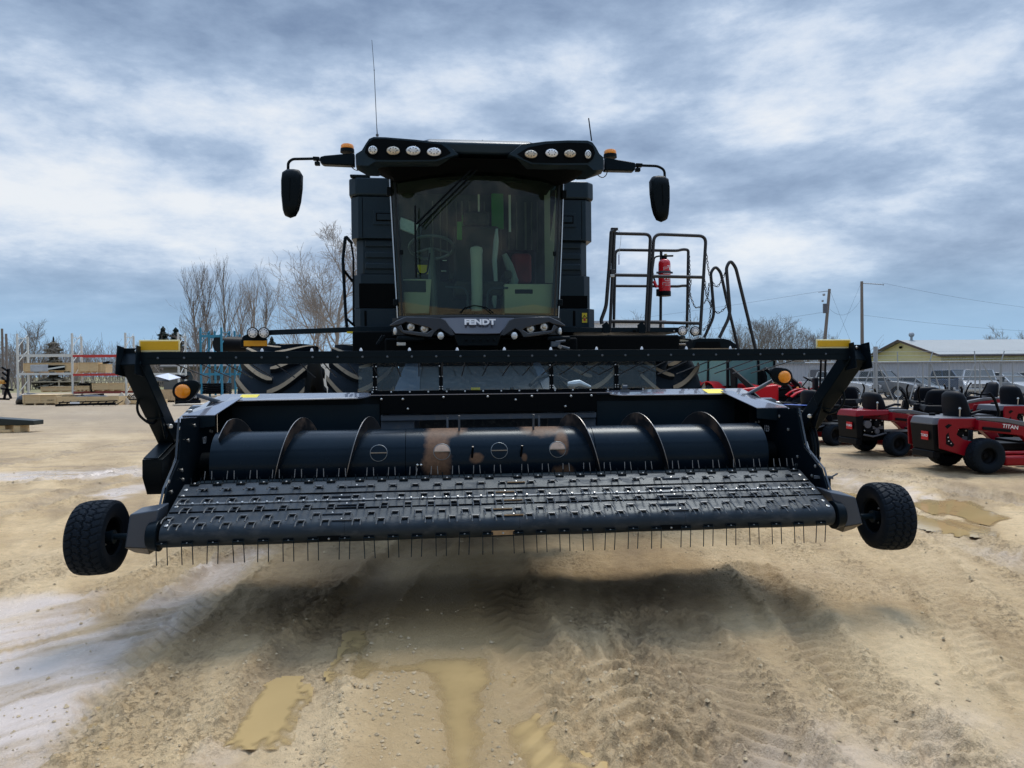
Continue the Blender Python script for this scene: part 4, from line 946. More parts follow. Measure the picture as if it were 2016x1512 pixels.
mb = MB(bodym); mb.loft(list(bodyring(3.96, xL + .07, xR - .07, zz[3], zz[2] + .0)))
for sx in (-1, 1):
    for y in (617, 702, 787):
        z = Q3(230, y, 3.93).z; a = Q3(230, y, 3.93).x if sx < 0 else .8; b = -.8 if sx < 0 else Q3(1875, y, 3.93).x; mb.bb(a, b, 3.935, 3.96, z - .038, z + .038)
mb.build('louvre_panel', cb, bevel=.014, seg=3)
mb = MB(bodym); mb.loft(list(bodyring(3.93, xL + .04, xR - .04, zz[4], zz[3] - .004))); mb.use(matte); zt_ = Q3(200, 920, 3.9).z
mb.bb(Q3(180, 900, 3.92).x, -.6, 3.922, 3.931, zz[4] + .0, zt_); mb.bb(.6, Q3(1925, 900, 3.92).x, 3.922, 3.931, zz[4], Q3(200, 1010, 3.9).z); mb.build('lower_cladding', cb, bevel=.01)
mb = MB(bodym); mb.loft(list(bodyring(3.91, xL + .03, xR + .01, zz[5] - .02, zz[4] - .006))); mb.use(matte); mb.bb(Q3(222, 1180, 3.9).x, Q3(240, 1180, 3.9).x, 3.904, 3.911, zz[5], zz[4] - .03); mb.bb(Q3(1815, 1180, 3.9).x, Q3(1835, 1180, 3.9).x, 3.904, 3.911, zz[5], zz[4] - .03); mb.build('skirt_panel', cb, bevel=.01)
p0, p1 = Q3(1884, 1222, 3.90), Q3(1922, 1148, 3.90); mb = MB(yellowst); mb.bb(p0.x, p1.x, 3.899, 3.902, p0.z, p1.z); mb.use(blackst); mb.bb(p0.x, p1.x, 3.897, 3.8995, (p0.z + p1.z) / 2 - .003, (p0.z + p1.z) / 2 + .003)
xm = (p0.x + p1.x) / 2; zt_ = p1.z; mb.prism([V(xm - .03, 3.8988, zt_ - .07), V(xm + .03, 3.8988, zt_ - .07), V(xm, 3.8988, zt_ - .02)], (0, -.001, 0)); mb.use(yellowst); mb.prism([V(xm - .018, 3.8975, zt_ - .064), V(xm + .018, 3.8975, zt_ - .064), V(xm, 3.8975, zt_ - .034)], (0, -.001, 0)); mb.use(blackst); mb.bb(xm - .002, xm + .002, 3.895, 3.8965, zt_ - .057, zt_ - .043); mb.use(red); mb.bb(xm - .012, xm + .012, 3.897, 3.8988, p0.z + .02, p0.z + .065); mb.build('warning_sticker', cb, smooth=0)
mb = MB(bodym); mb.bb(-1.3, 1.3, 4.4, 9.3, 2.0, 3.9); mb.build('rear_body', cb, bevel=.08)
mb = MB(panel); mb.bb(xL + .02, xL + .25, 3.88, 3.96, zz[0], zz[0] + .03); mb.build('tank_hinge', cb, bevel=.01)

# ---- cab
cabf = mat('cab_frame', (0.006, 0.010, 0.012), .35)
NU = 20
def hw(z): return lerp(.845, .915, min(1, max(0, (z - 2.3) / 1.5)))
def cf(u, z, inn=0): w_ = hw(z) - inn; return V(CXL + .02 + u * w_, 2.80 + .20 * abs(u) ** 2.4 + .05 * (z - 3.0) ** 2 + inn, z)
ZS = [2.285 + i * (3.84 - 2.285) / 10 for i in range(11)]
mb = MB(cabglass); mb.loft([[cf(-1 + 2 * i / NU, z) for i in range(NU + 1)] for z in ZS], closed=False, caps=False); mb.build('windscreen', cb, smooth=60, fix=False)
for sx in (-1, 1):
    mb = MB(sideglass); mb.loft([[cf(sx, z), cf(sx, z) + V(sx * .03, .6, 0), cf(sx, z) + V(0, 1.2, 0)] for z in ZS], closed=False, caps=False); mb.build('side_window', cb, smooth=60, fix=False)
    for f_, r_ in ((lambda z: cf(sx, z) + V(-sx * .012, .03, 0), .024), (lambda z: cf(sx * .955, z) + V(0, .02, 0), .022), (lambda z: cf(sx, z) + V(0, 1.2, 0), .05)): mb = MB(cabf); mb.tube([f_(z) for z in ZS], r_, 8); mb.build('cab_pillar', cb)
    mb = MB(pillarm); mb.loft([[cf(sx, z) + V(sx * .014, .0, 0), cf(sx, z) + V(sx * .026, .012, 0), cf(sx, z) + V(sx * .022, .05, 0), cf(sx, z) + V(sx * .010, .04, 0)] for z in ZS]); mb.build('pillar_trim', cb)
    mb = MB(plastic); z = 3.66 if sx > 0 else 2.42; mb.box(cf(sx, 3.62) + V(sx * .03, .02, 0), (.05, .06, .09)); mb.box(cf(sx, 2.45) + V(sx * .03, .02, 0), (.05, .05, .07)); mb.box(cf(sx * .93, 2.97) + V(0, -.008, 0), (.035, .012, .05)); mb.build('door_hinge', cb, bevel=.01)
mb = MB(cabf); mb.tube([cf(-1 + 2 * i / NU, 2.285) for i in range(NU + 1)], .024, 8); mb.build('windscreen_seal', cb)
mb = MB(darktrim); mb.bb(-.93, .86, 2.95, 4.0, 2.10, 2.28); mb.build('cab_floor', cb)
# interior
hl = MB(darktrim); hl.bb(-.92, .85, 3.05, 4.25, 3.80, 3.84); p0, p1 = Q3(780, 132, 3.1), Q3(1432, 155, 3.1); hl.bb(p0.x, p1.x, 3.1, 3.12, p1.z, p0.z); hl.build('headliner', cb)
ly_b = 3.86
mb = MB(mat('rear_trim', (.035, .045, .04), .8, var=.4, vscale=6)); mb.bb(-.93, .86, ly_b, ly_b + .01, 2.28, 3.82)
ribs = mat('rear_stripe', (.11, .115, .09), .7, var=.4, vscale=8, stretch=(3, 1, .3)); mb.use(ribs)
rr2 = random.Random(11)
for k in range(15): x = lerp(-.5, .75, k / 14) + rr2.uniform(-.02, .02); w_ = rr2.uniform(.006, .022); mb.bb(x, x + w_, ly_b - .01 - .001 * k, ly_b - .002, rr2.uniform(2.9, 3.2), 3.72)
mb.use(whitepr)
for x0_, x1_, y0_, y1_ in ((1090, 1100, 100, 460), (1325, 1338, 90, 530)): a, b = Q3(x0_, y1_, ly_b - .03), Q3(x1_, y0_, ly_b - .03); mb.bb(a.x, b.x, ly_b - .035, ly_b - .028, a.z, b.z)
mb.use(beige)
for x0_, x1_, y0_, y1_ in ((1600, 1638, 210, 920),): a, b = Q3(x0_, y1_, ly_b - .04), Q3(x1_, y0_, ly_b - .04); mb.bb(a.x, b.x, ly_b - .05, ly_b - .04, a.z, b.z)
mb.build('rear_wall', cb, smooth=0)
mb = MB(greenm); a, b = Q3(1193, 510, 3.8), Q3(1282, 150, 3.8); mb.bb(a.x, b.x, 3.78, 3.80, a.z, b.z); a, b = Q3(968, 540, 3.6), Q3(998, 400, 3.6); mb.bb(a.x, b.x, 3.6, 3.62, a.z, b.z); a, b = Q3(930, 590, 3.5), Q3(968, 450, 3.5); mb.bb(a.x, b.x, 3.5, 3.52, a.z, b.z); mb.build('green_panel', cb, bevel=.008)
# seat
mb = MB(mat('seat_cloth', (.05, .052, .05), .9, var=.3)); mb.box((0.0, 3.62, 3.02), (.52, .14, .72)); mb.box((0.0, 3.40, 2.62), (.54, .50, .16)); mb.box((0, 3.60, 3.46), (.30, .12, .16)); mb.bb(-.05, .05, 3.3, 3.5, 2.28, 2.56); mb.bb(-.34, -.27, 3.2, 3.6, 2.72, 2.80); mb.bb(.27, .36, 3.15, 3.6, 2.72, 2.82); mb.build('seat', cb, bevel=.05, seg=3)
mb = MB(mat('buddy_seat_red', (.16, .012, .02), .7, var=.5, vscale=9)); a, b = Q3(1350, 920, 3.45), Q3(1500, 690, 3.45); mb.bb(a.x, b.x, 3.45, 3.58, a.z, b.z); mb.use(plastic); mb.bb(a.x - .06, b.x + .06, 3.5, 3.6, a.z - .1, b.z + .05); mb.build('instructor_seat', cb, bevel=.04, seg=3)
# paper wrapped column
mb = MB(paperw); cxs = [(1080, 1135, 42), (1082, 1000, 42), (1080, 850, 43), (1078, 760, 44), (1077, 700, 46), (1077, 672, 50), (1077, 650, 44), (1077, 640, 20)]
mb.tube([Q3(x, y, 3.02) for x, y, r_ in cxs], [r_ / 3.877 * (7.95 / 1456) for x, y, r_ in cxs], 16); mb.build('wrapped_column', cb)
mb = MB(mat('blue_film', (.40, .47, .52), .3, bump=.006, bscale=30)); mb.tube([Q3(x, y, 3.2) for x, y in ((1232, 505), (1228, 600), (1215, 750), (1225, 900), (1213, 1060), (1218, 1110))], [.012, .03, .028, .022, .030, .012], 8); mb.build('protective_film', cb)
mb = MB(mat('grey_film', (.22, .26, .27), .35, bump=.006, bscale=30)); mb.tube([Q3(x, y, 3.25) for x, y in ((1290, 700), (1330, 790), (1365, 900), (1350, 1000), (1400, 1110))], [.03, .045, .05, .05, .07], 8); mb.build('protective_film', cb)
# steering wheel
sc_ = Q3(735, 650, 3.1); mb = MB(mat('wheel_grey', (.14, .17, .18), .4)); tl = Matrix.Rotation(R(-22), 3, 'X')
mb.tube([sc_ + tl @ V(.235 * math.cos(a), .235 * math.sin(a), 0) for a in [2 * math.pi * k / 32 for k in range(32)]], .017, 8, closed=True)
for a in (.5, 2.6, 4.7): mb.tube([sc_, sc_ + tl @ V(.23 * math.cos(a), .23 * math.sin(a), 0)], .012, 6)
mb.tube([sc_, sc_ + V(0, .02, -.22), sc_ + V(.02, .1, -.75)], [.03, .04, .05], 10); mb.build('steering_wheel', cb)
mb = MB(plastic); mb.tube(fillet([Q3(622, 800, 2.95), Q3(640, 850, 2.95), Q3(700, 850, 2.95), Q3(722, 690, 2.95)], .08, 6), .010, 6); a, b = Q3(800, 900, 3.2), Q3(865, 740, 3.2); mb.bb(a.x, b.x, 3.2, 3.3, a.z, b.z); mb.use(lampglass); mb.box(Q3(835, 748, 3.19), (.05, .01, .012)); mb.box(Q3(828, 828, 3.19), (.06, .01, .012)); mb.build('console', cb, bevel=.01)
# beige lockers
def locker(x0_, x1_, y0_, y1_, ly_, dx):
    a, b = Q3(x0_, y1_, ly_), Q3(x1_, y0_, ly_); mb = MB(beige)
    mb.loft([[V(a.x, ly_, a.z), V(b.x - dx, ly_, a.z), V(b.x - dx, ly_ + .4, a.z), V(a.x, ly_ + .4, a.z)], [V(a.x, ly_ - .0, b.z), V(b.x, ly_, b.z), V(b.x, ly_ + .4, b.z), V(a.x, ly_ + .4, b.z)]]); return mb, a, b
mb, a, b = locker(512, 735, 890, 1152, 3.08, .03); mb.use(darktrim); mb.bb(a.x + .01, b.x - .06, 3.072, 3.081, b.z - .14, b.z - .015); mb.build('storage_box', cb, bevel=.025, seg=3)
mb, a, b = locker(1292, 1662, 928, 1152, 3.06, .0); mb.use(plastic); l0, l1 = Q3(1372, 1000, 3.05), Q3(1508, 968, 3.05); mb.bb(l0.x, l1.x, 3.05, 3.061, l0.z, l1.z); mb.build('storage_box', cb, bevel=.03, seg=3)
mb = MB(yellowst); a, b = Q3(628, 850, 3.3), Q3(745, 782, 3.3); mb.bb(a.x, b.x, 3.3, 3.305, a.z, b.z); mb.build('warning_sticker', cb, smooth=0)
mb = MB(steelgrey); mb.tube(fillet([Q3(840, 950, 3.0), Q3(980, 955, 3.0), Q3(1010, 1000, 3.0), Q3(1012, 1130, 3.0)], .06, 5), .012, 8); mb.tube(fillet([Q3(1320, 958, 3.0), Q3(1190, 958, 3.0), Q3(1162, 1000, 3.0), Q3(1160, 1130, 3.0)], .06, 5), .012, 8); mb.build('footrest', cb)
mb = MB(lampglass); a = Q3(555, 485, 3.05); mb.box(a, (.20, .02, .13), Matrix.Rotation(.35, 3, 'Y')); mb.use(steelgrey); mb.box(Q3(640, 545, 3.05), (.05, .02, .17), Matrix.Rotation(.2, 3, 'Y')); mb.build('monitor', cb, bevel=.008)
# wiper and its arms
mb = MB(plastic); o_ = -.03
mb.tube([Q3(1055, 40, 2.72), Q3(900, 190, 2.74), Q3(618, 470, 2.80)], .011, 6); mb.tube([Q3(1085, 50, 2.72), Q3(930, 205, 2.74), Q3(640, 490, 2.80)], .008, 6); mb.tube([Q3(610, 330, 2.84), Q3(610, 490, 2.84), Q3(617, 880, 2.84)], .010, 6); mb.build('wiper', cb)
mb = MB(plastic); mb.tube([Q3(950, 1150, 2.70), Q3(985, 1110, 2.70), Q3(1060, 1090, 2.70), Q3(1150, 1105, 2.70), Q3(1210, 1150, 2.70)], .006, 6); mb.build('cable', cb)

# ---- nose panel with headlamps
def ny(x): return 2.40 + .22 * min(1.3, abs(x - CXL - .0) / .9) ** 2
def NP(x, y, d=0.0, mir=False):
    if mir: x = 2172 - x
    p = Q3(x, y, 2.5); p = Q3(x, y, ny(p.x) + d); return p
def nplate(mb, pts, d0, d1, mir=False):
    f = [NP(x, y, d0, mir) for x, y in pts]; 
    b = [q_ + V(0, d1 - d0, 0) for q_ in f]; mb.loft([f, b]); return mb
nosem = mat('nose_panel_paint', (0.050, 0.053, 0.072), 0.28, var=.05, coat=.6)
mb = MB(nosem); a_ = [NP(x, y) for x, y in ((915, 1308), (1030, 1310), (1140, 1310), (1258, 1308))]; b_ = [NP(x, y, .10) for x, y in ((805, 1183), (990, 1178), (1180, 1178), (1368, 1183))]
mb.loft([a_ + [q_ + V(0, .3, 0) for q_ in reversed(a_)], b_ + [q_ + V(0, .3, 0) for q_ in reversed(b_)]]); mb.build('nose_panel', cb, bevel=.01)
mb = MB(plastic); nplate(mb, [(905, 1312), (1268, 1312), (1240, 1400), (935, 1400)], .015, .3)
for x in (1000, 1055, 1110, 1165, 1215): nplate(mb, [(x - 8, 1340), (x + 8, 1340), (x + 8, 1362), (x - 8, 1362)], .005, .02)
mb.build('nose_grille', cb, bevel=.008)
for mir in (False, True):
    mb = MB(plastic if False else mat('wing_paint', (0.020, .024, .032), .3, coat=.4) if 'wing_paint' not in bpy.data.materials else bpy.data.materials['wing_paint'])
    nplate(mb, [(415, 1240), (470, 1205), (540, 1176), (800, 1183), (845, 1205), (915, 1318), (880, 1322), (800, 1268), (760, 1290), (720, 1262), (540, 1218), (515, 1232), (420, 1250)], .0, .25, mir)
    nplate(mb, [(505, 1240), (520, 1280), (700, 1300), (745, 1272), (790, 1268), (760, 1296), (735, 1335), (690, 1330), (520, 1305), (470, 1262), (500, 1235)], .0, .25, mir)
    mb.build('headlamp_cowl', cb, bevel=.008)
    mb = MB(matte); nplate(mb, [(500, 1225), (545, 1205), (790, 1260), (745, 1285), (710, 1312), (515, 1285)], .05, .25, mir); mb.build('headlamp_recess', cb, smooth=0)
    for x, y in ((578, 1255), (680, 1268)):
        c0 = NP(x, y, .02, mir); e = MB(plastic); e.lathe([(.050, .03), (.052, 0), (.043, -.005), (.041, .02)], c0, (0, 1, 0), 28); e.build('headlamp_bezel', cb)
        e = MB(lampglass); e.ball(c0 + V(0, .01, 0), (.041, .015, .041), 24, 8); e.use(lampwarm); e.ball(c0 + V(0, -.0, 0), (.022, .012, .022), 16, 8); e.build('headlamp', cb)
    for x, y, r_, rx in ((805, 1322, .037, .032), (457, 1287, .038, .020)):
        c0 = NP(x, y, -.01, mir); e = MB(lampglass); e.ball(c0, (rx, .02, r_), 20, 10); e.use(plastic); e.lathe([(r_ * .95, .06), (r_ * 1.02, .01), (r_ * .98, .0)], c0, (0, 1, 0), 20); e.build('marker_lamp', cb)
c0 = NP(1106, 1217, .0); tilt = math.atan2(.10, .46)
Mt = Matrix.Translation(c0 + V(0, .035, 0)) @ Matrix.Rotation(R(90) - tilt * 1.3, 4, 'X')
text_mesh('FENDT', .077, silver, Mt, 'lettering', cb, .003, 1.30, .0, .0036)

# ---- roof
mb = MB(bodym); y0 = 2.62
tl_, tr_ = Q1(1700, 1110, y0), Q2(575, 290, y0); fb_l, fb_r = Q1(1830, 1228, y0 - .1), Q2(460, 385, y0 - .1)
sec = [[V(-.55, y0 - .06, 3.90), V(.50, y0 - .06, 3.90), V(.52, y0 - .08, 4.00), V(-.57, y0 - .08, 4.00)], [V(-.56, y0, 3.90), V(.51, y0, 3.90), V(.50, y0 + .0, 4.055), V(-.54, y0, 4.055)], [V(-1.0, 3.2, 3.88), V(.95, 3.2, 3.88), V(.9, 3.2, 4.13), V(-.95, 3.2, 4.13)], [V(-1.0, 4.3, 3.88), V(.95, 4.3, 3.88), V(.9, 4.3, 4.12), V(-.95, 4.3, 4.12)]]
mb.loft(sec); mb.build('cab_roof', cb, bevel=.02, seg=3)
# visor underside down to the glass
mb = MB(matte); 
U = [(720, 326), (745, 334), (762, 342), (772, 350)]; U2 = [(1176, 336), (1150, 340), (1128, 350), (1112, 358)]
lw = [LY(a, b, 2.74) for a, b in U]; rw = [LY(a, b, 2.74) for a, b in reversed(U2)]
arch = [LY(775, 351, 2.76), LY(800, 346, 2.74), LY(860, 338, 2.72), LY(935, 333, 2.70), LY(1010, 337, 2.72), LY(1075, 346, 2.74), LY(1110, 357, 2.76)]
low = [lw[0], lw[1], lw[2]] + arch + [rw[1], rw[2], rw[3]]
topv = [V(q_.x, 2.50, LY(940, 312, 2.5).z) for q_ in low]
mb.loft([topv, low, [q_ + V(0, .35, .03) for q_ in low]], closed=False, caps=False); mb.loft([topv, [V(q_.x, 3.1, 3.95) for q_ in low]], closed=False, caps=False); mb.build('roof_visor', cb)
def pod(outer, eye, QQ, name_mir):
    yf = 2.46; f = [QQ(x, y, yf) for x, y in outer]; cz = sum(q_.z for q_ in f) / len(f)
    mb = MB(bodym); mid = [q_ + V(0, .12, 0) + (q_ - V(q_.x, q_.y, cz)) * .06 for q_ in f]
    mb.loft([[lerp(q_, V(sum(k.x for k in f) / len(f), q_.y, cz), .02) for q_ in f], [q_ + V(0, .03, 0) for q_ in f], mid, [lerp(q_, V(q_.x * .8, q_.y, cz), .3) + V(0, .55, 0) for q_ in f]]); mb.build('lamp_pod', cb, smooth=50)
    mb = MB(matte); g = [QQ(x, y, yf - .012) for x, y in eye]; mb.loft([g, [q_ + V(0, .012, 0) for q_ in g]]); mb.build('pod_recess', cb, smooth=0)
    return yf
yf = pod([(803, 1225), (860, 1190), (905, 1115), (935, 1072), (980, 1053), (1100, 1056), (1400, 1080), (1700, 1115), (1770, 1165), (1832, 1228), (1720, 1262), (1620, 1298), (1300, 1302), (1000, 1302), (925, 1345), (808, 1340)], [(898, 1205), (912, 1150), (940, 1105), (985, 1075), (1100, 1075), (1400, 1100), (1660, 1132), (1712, 1168), (1750, 1210), (1690, 1245), (1600, 1278), (1300, 1280), (1010, 1277), (935, 1250)], Q1, 0)
pod([(460, 385), (575, 292), (800, 264), (1000, 255), (1180, 257), (1225, 275), (1258, 320), (1290, 380), (1325, 410), (1322, 525), (1235, 530), (1180, 480), (900, 480), (660, 470), (560, 425)], [(545, 380), (640, 322), (800, 290), (1000, 277), (1180, 284), (1225, 310), (1245, 370), (1225, 425), (1185, 456), (900, 458), (680, 455), (600, 420)], Q2, 1)
def rlamp(c0, rx, rz, m_):
    mb = MB(m_); mb.ball(c0, (rx, .022, rz), 24, 10); mb.use(plastic); pts = [c0 + V(rx * 1.06 * math.cos(a), -.002, rz * 1.08 * math.sin(a)) for a in [2 * math.pi * k / 28 for k in range(28)]]; mb.tube(pts, .004, 5, closed=True)
    mb.use(steelgrey)
    for k in range(8):
        a = 2 * math.pi * k / 8; mb.ball(c0 + V(rx * .55 * math.cos(a), -.017, rz * .55 * math.sin(a)), (.007, .005, .007), 6, 4)
    mb.build('roof_lamp', cb)
s1_, s2_ = 7.4 / 1456 / 5.04, 7.4 / 1456 / 4.5818
for x, y, a, b, m_ in ((978, 1187, 45, 42, lampglass), (1180, 1193, 65, 42, lampwarm), (1378, 1193, 70, 45, lampglass), (1585, 1205, 70, 42, lampwhite)): rlamp(Q1(x, y, yf - .02), a * s1_, b * s1_, m_)
for x, y, a, b, m_ in ((667, 383, 58, 37, lampwarm), (853, 373, 58, 38, lampwhite), (1018, 378, 55, 36, lampwarm), (1180, 385, 30, 40, lampglass)): rlamp(Q2(x, y, yf - .02), a * s2_, b * s2_, m_)
# mirror arms, mirrors, beacons, aerials, loose cables
for sx in (-1, 1):
    QQ = (lambda x, y, l: Q1(x, y, l)) if sx < 0 else (lambda x, y, l: Q2(x, y, l)); la = 2.62
    P_ = [(795, 1212), (795, 1338), (480, 1325), (450, 1300), (452, 1250), (500, 1238)] if sx < 0 else [(1332, 410), (1332, 526), (1600, 532), (1612, 500), (1610, 458), (1560, 448)]
    f = [QQ(x, y, la) for x, y in P_]; mb = MB(paint); mb.loft([f, [q_ + V(0, .10, 0) for q_ in f]]); mb.build('mirror_bracket', cb, bevel=.012)
    mb = MB(plastic); jj = [(450, 1275), (385, 1272)] if sx < 0 else [(1608, 482), (1668, 485)]; mb.beam(QQ(*jj[0], la + .05), QQ(*jj[1], la + .05), .05, .034); kk = (428, 1322) if sx < 0 else (1628, 525); mb.cyl(QQ(*kk, la + .05) + V(0, 0, .05), QQ(*kk, la + .05) + V(0, 0, .02), .012, n=8); mb.box(QQ(*kk, la + .05), (.05, .05, .035)); mb.build('mirror_clamp', cb, bevel=.006)
    pa = [(385, 1272), (180, 1276), (138, 1310), (136, 1420)] if sx < 0 else [(1668, 485), (1810, 490), (1870, 525), (1873, 600)]
    mb = MB(plastic); mb.tube(fillet([QQ(x, y, la + .05) for x, y in pa], .06, 6), .014, 8); mb.build('mirror_stay', cb)
    O_ = [(1740, 625), (1765, 582), (1810, 576), (1865, 580), (1903, 608), (1914, 680), (1915, 800), (1905, 930), (1893, 972), (1850, 990), (1805, 972), (1778, 920), (1760, 850), (1745, 740)]
    f = []
    for x, y in O_:
        q_ = Q2(x, y, la + .0)
        if sx < 0: q0 = LY(576, 380, la); qr = LY(1298, 390.5, la); q_ = V(q0.x - (q_.x - qr.x) , la, q0.z + (q_.z - qr.z))
        f.append(q_)
    cxm = sum(k.x for k in f) / len(f); czm = sum(k.z for k in f) / len(f); ce = V(cxm, la, czm)
    mb = MB(plastic); mb.loft([[lerp(ce, q_, .55) + V(0, -.065, 0) for q_ in f], [lerp(ce, q_, .86) + V(0, -.055, 0) for q_ in f], [lerp(ce, q_, .98) + V(0, -.02, 0) for q_ in f], [q_ + V(0, .04, 0) for q_ in f]])
    mb.use(matte); mb.beam(ce + V(-sx * .0, -.067, .12), ce + V(sx * .01, -.067, -.10), .004, .006); mb.box(ce + V(sx * .045, -.058, .06), (.012, .012, .018)); mb.box(ce + V(sx * .045, -.058, -.02), (.012, .012, .018))
    mr_ = mb.build('mirror', cb, smooth=50)
    mb = MB(chrome); mb.loft([[lerp(ce, q_, .9) + V(0, .0405, 0) for q_ in f], [lerp(ce, q_, .9) + V(0, .0425, 0) for q_ in f]]); mb.build('mirror_glass', mr_ if False else cb, smooth=0)
    bc = QQ(725, 1212, la + .05) if sx < 0 else QQ(1380, 416, la + .05)
    mb = MB(plastic); mb.lathe([(.001, 0), (.070, 0), (.068, .035), (.001, .035)], bc, (0, 0, 1), 24); mb.use(orange); mb.lathe([(.066, .035), (.064, .065), (.055, .078), (.001, .080)], bc, (0, 0, 1), 24); mb.build('beacon', cb, smooth=45)
    mb = MB(wiremat); cc = [(755, 1340), (790, 1378), (825, 1390), (860, 1380), (888, 1352)] if sx < 0 else [(1357, 530), (1345, 575), (1310, 598), (1270, 575), (1242, 535)]; mb.tube(fillet([QQ(x, y, la + .05) for x, y in cc], .1, 3), .005, 6); mb.build('cable', cb)
b0 = Q1(1022, 1050, 2.55); t0 = Q1(968, 95, 2.55)
mb = MB(steelgrey); mb.tube([b0, b0 + V(0, 0, .02)], .014, 8); mb.tube([b0 + V(0, 0, .02), lerp(b0, t0, .12), lerp(b0, t0, .69) + V(.006, 0, 0)], [.0055, .0035, .0032], 6); mb.tube([lerp(b0, t0, .685) + V(.006, 0, 0), lerp(b0, t0, .70) + V(.006, 0, 0), t0], [.006, .003, .0022], 6); mb.build('aerial', cb)
b0 = Q2(1213, 262, 2.55); t0 = Q2(1186, 58, 2.55); mb = MB(plastic); mb.tube([b0, t0], [.007, .006], 6); mb.build('aerial', cb)
mb = MB(steelgrey); mb.tube([Q1(1690, 1118, 2.8), Q2(0, 275, 2.85), Q2(230, 266, 2.85), Q2(565, 288, 2.8)], .005, 5)
for x, y in ((228, 266), (565, 288)): mb.ball(Q2(x, y - 3, 2.85), .011, 6, 5)
mb.build('roof_cable', cb)
# handrail at the left of the body
mb = MB(paint); P_ = [(130, 620), (78, 560), (58, 740), (62, 830), (80, 1170), (90, 1265)]
mb.tube(fillet([Q3(x, y, 3.7) for x, y in P_], .03, 3), .018, 8); mb.tube(fillet([Q3(120, 610, 3.7), Q3(138, 720, 3.8), Q3(140, 1240, 3.85)], .03, 3), .012, 8); mb.tube([Q3(62, 820, 3.7), Q3(135, 910, 3.86)], .016, 8); mb.tube([Q3(84, 1190, 3.7), Q3(145, 1245, 3.86)], .014, 8); mb.build('handrail', cb)
# beams left: long lamp arm with reflector board
mb = MB(panel); a, b = LY(526, 655, 3.55), LY(704, 648.5, 3.55); mb.beam(a, b, .06, .055); mb.bb(LY(702, 650, 3.5).x, -.85, 3.42, 3.85, LY(702, 662, 3.5).z, LY(702, 643, 3.5).z); mb.build('lamp_arm', cb, bevel=.004)
mb = MB(yellowst); a, b = LY(683, 656.5, 3.5), LY(699, 652.5, 3.5); mb.bb(a.x, b.x, 3.50, 3.505, a.z, b.z); mb.build('warning_sticker', cb, smooth=0)
f = [LY(x, y, 3.55) for x, y in ((474, 684), (474, 672), (478, 662), (488, 657), (520, 657), (525, 668), (526, 679), (515, 684))]; mb = MB(paint); mb.loft([f, [q_ + V(0, .03, 0) for q_ in f]]); mb.use(plastic)
mb.build('reflector_board', cb, bevel=.004)
a, b = LY(480, 681.5, 3.54), LY(525.5, 670.5, 3.54); mb = MB(arefl); mb.bb(a.x, b.x, 3.535, 3.548, a.z, b.z); mb.build('reflector_face', cb, bevel=.002)
def worklight(c0, r_):
    mb = MB(plastic); mb.lathe([(.001, .06), (r_ * .7, .06), (r_ * 1.08, .02), (r_ * 1.10, -.02), (r_ * .98, -.022)], c0, (0, 1, 0), 28); mb.use(lampwhite); mb.ball(c0 + V(0, -.010, 0), (r_, .018, r_), 28, 10)
    mb.use(steelgrey)
    for k in range(9): a = 2 * math.pi * k / 9; mb.ball(c0 + V(r_ * .62 * math.cos(a), -.022, r_ * .62 * math.sin(a)), (.010, .004, .010), 8, 4)
    mb.build('work_light', cb)
for x, y in ((498, 655.5), (520, 655.5)): worklight(LY(x, y, 3.48), .056)
for x, y in ((1343, 651.5), (1368, 652)): worklight(LY(x, y, 3.48), .051)
# right platform: deck beam, second beam, actuator, swept ladder guard
mb = MB(panel); a, b = LY(1108, 654, 3.55), LY(1345, 643, 3.55); mb.bb(.85, b.x, 3.55, 4.75, a.z, b.z - .01); mb.use(matte); mb.box(Q4(715, 1112, 3.548), (.04, .006, .03)); mb.use(zinc)
for x, y in ((430, 1108), (765, 1115), (1090, 1112)): bolt(mb, Q4(x, y, 3.548), (0, -1, 0), .012, .008)
for x, y in ((415, 1165), (630, 1162)): bolt(mb, Q4(x, y, 3.548), (0, -1, 0), .010, .008)
mb.build('platform', cb, bevel=.004)
for x in (430, 765):
    mb = MB(paint); mb.prism([Q4(x + u, v_, 3.53) for u, v_ in ((-20, 1055), (25, 1020), (62, 1085), (50, 1130), (-5, 1130))], (0, .02, 0)); mb.build('rail_lug', cb, smooth=0)
mb = MB(panel); a, b = LY(1110, 676, 3.6), LY(1350, 661, 3.6); mb.bb(.9, b.x, 3.62, 3.72, a.z, b.z); mb.bb(Q4(470, 1200, 3.58).x, Q4(620, 1200, 3.58).x, 3.59, 3.615, Q4(470, 1240, 3.58).z, Q4(470, 1170, 3.58).z); mb.use(zinc)
for x, y in ((480, 1208), (560, 1210), (415, 1205)): bolt(mb, Q4(x, y, 3.588), (0, -1, 0), .014, .01)
mb.build('side_beam', cb, bevel=.004)
mb = MB(plastic); mb.cyl(Q4(650, 1240, 3.5), Q4(830, 1240, 3.5), .042, n=16); mb.cyl(Q4(610, 1238, 3.5), Q4(650, 1240, 3.5), .02, n=12); mb.use(lampglass); mb.cyl(Q4(832, 1240, 3.5), Q4(890, 1240, 3.5), .034, n=8); mb.cyl(Q4(894, 1240, 3.5), Q4(970, 1240, 3.5), .036, n=6); mb.use(wornsteel); mb.cyl(Q4(970, 1240, 3.5), Q4(1200, 1237, 3.5), .012, n=8); mb.build('actuator', cb, bevel=.003)
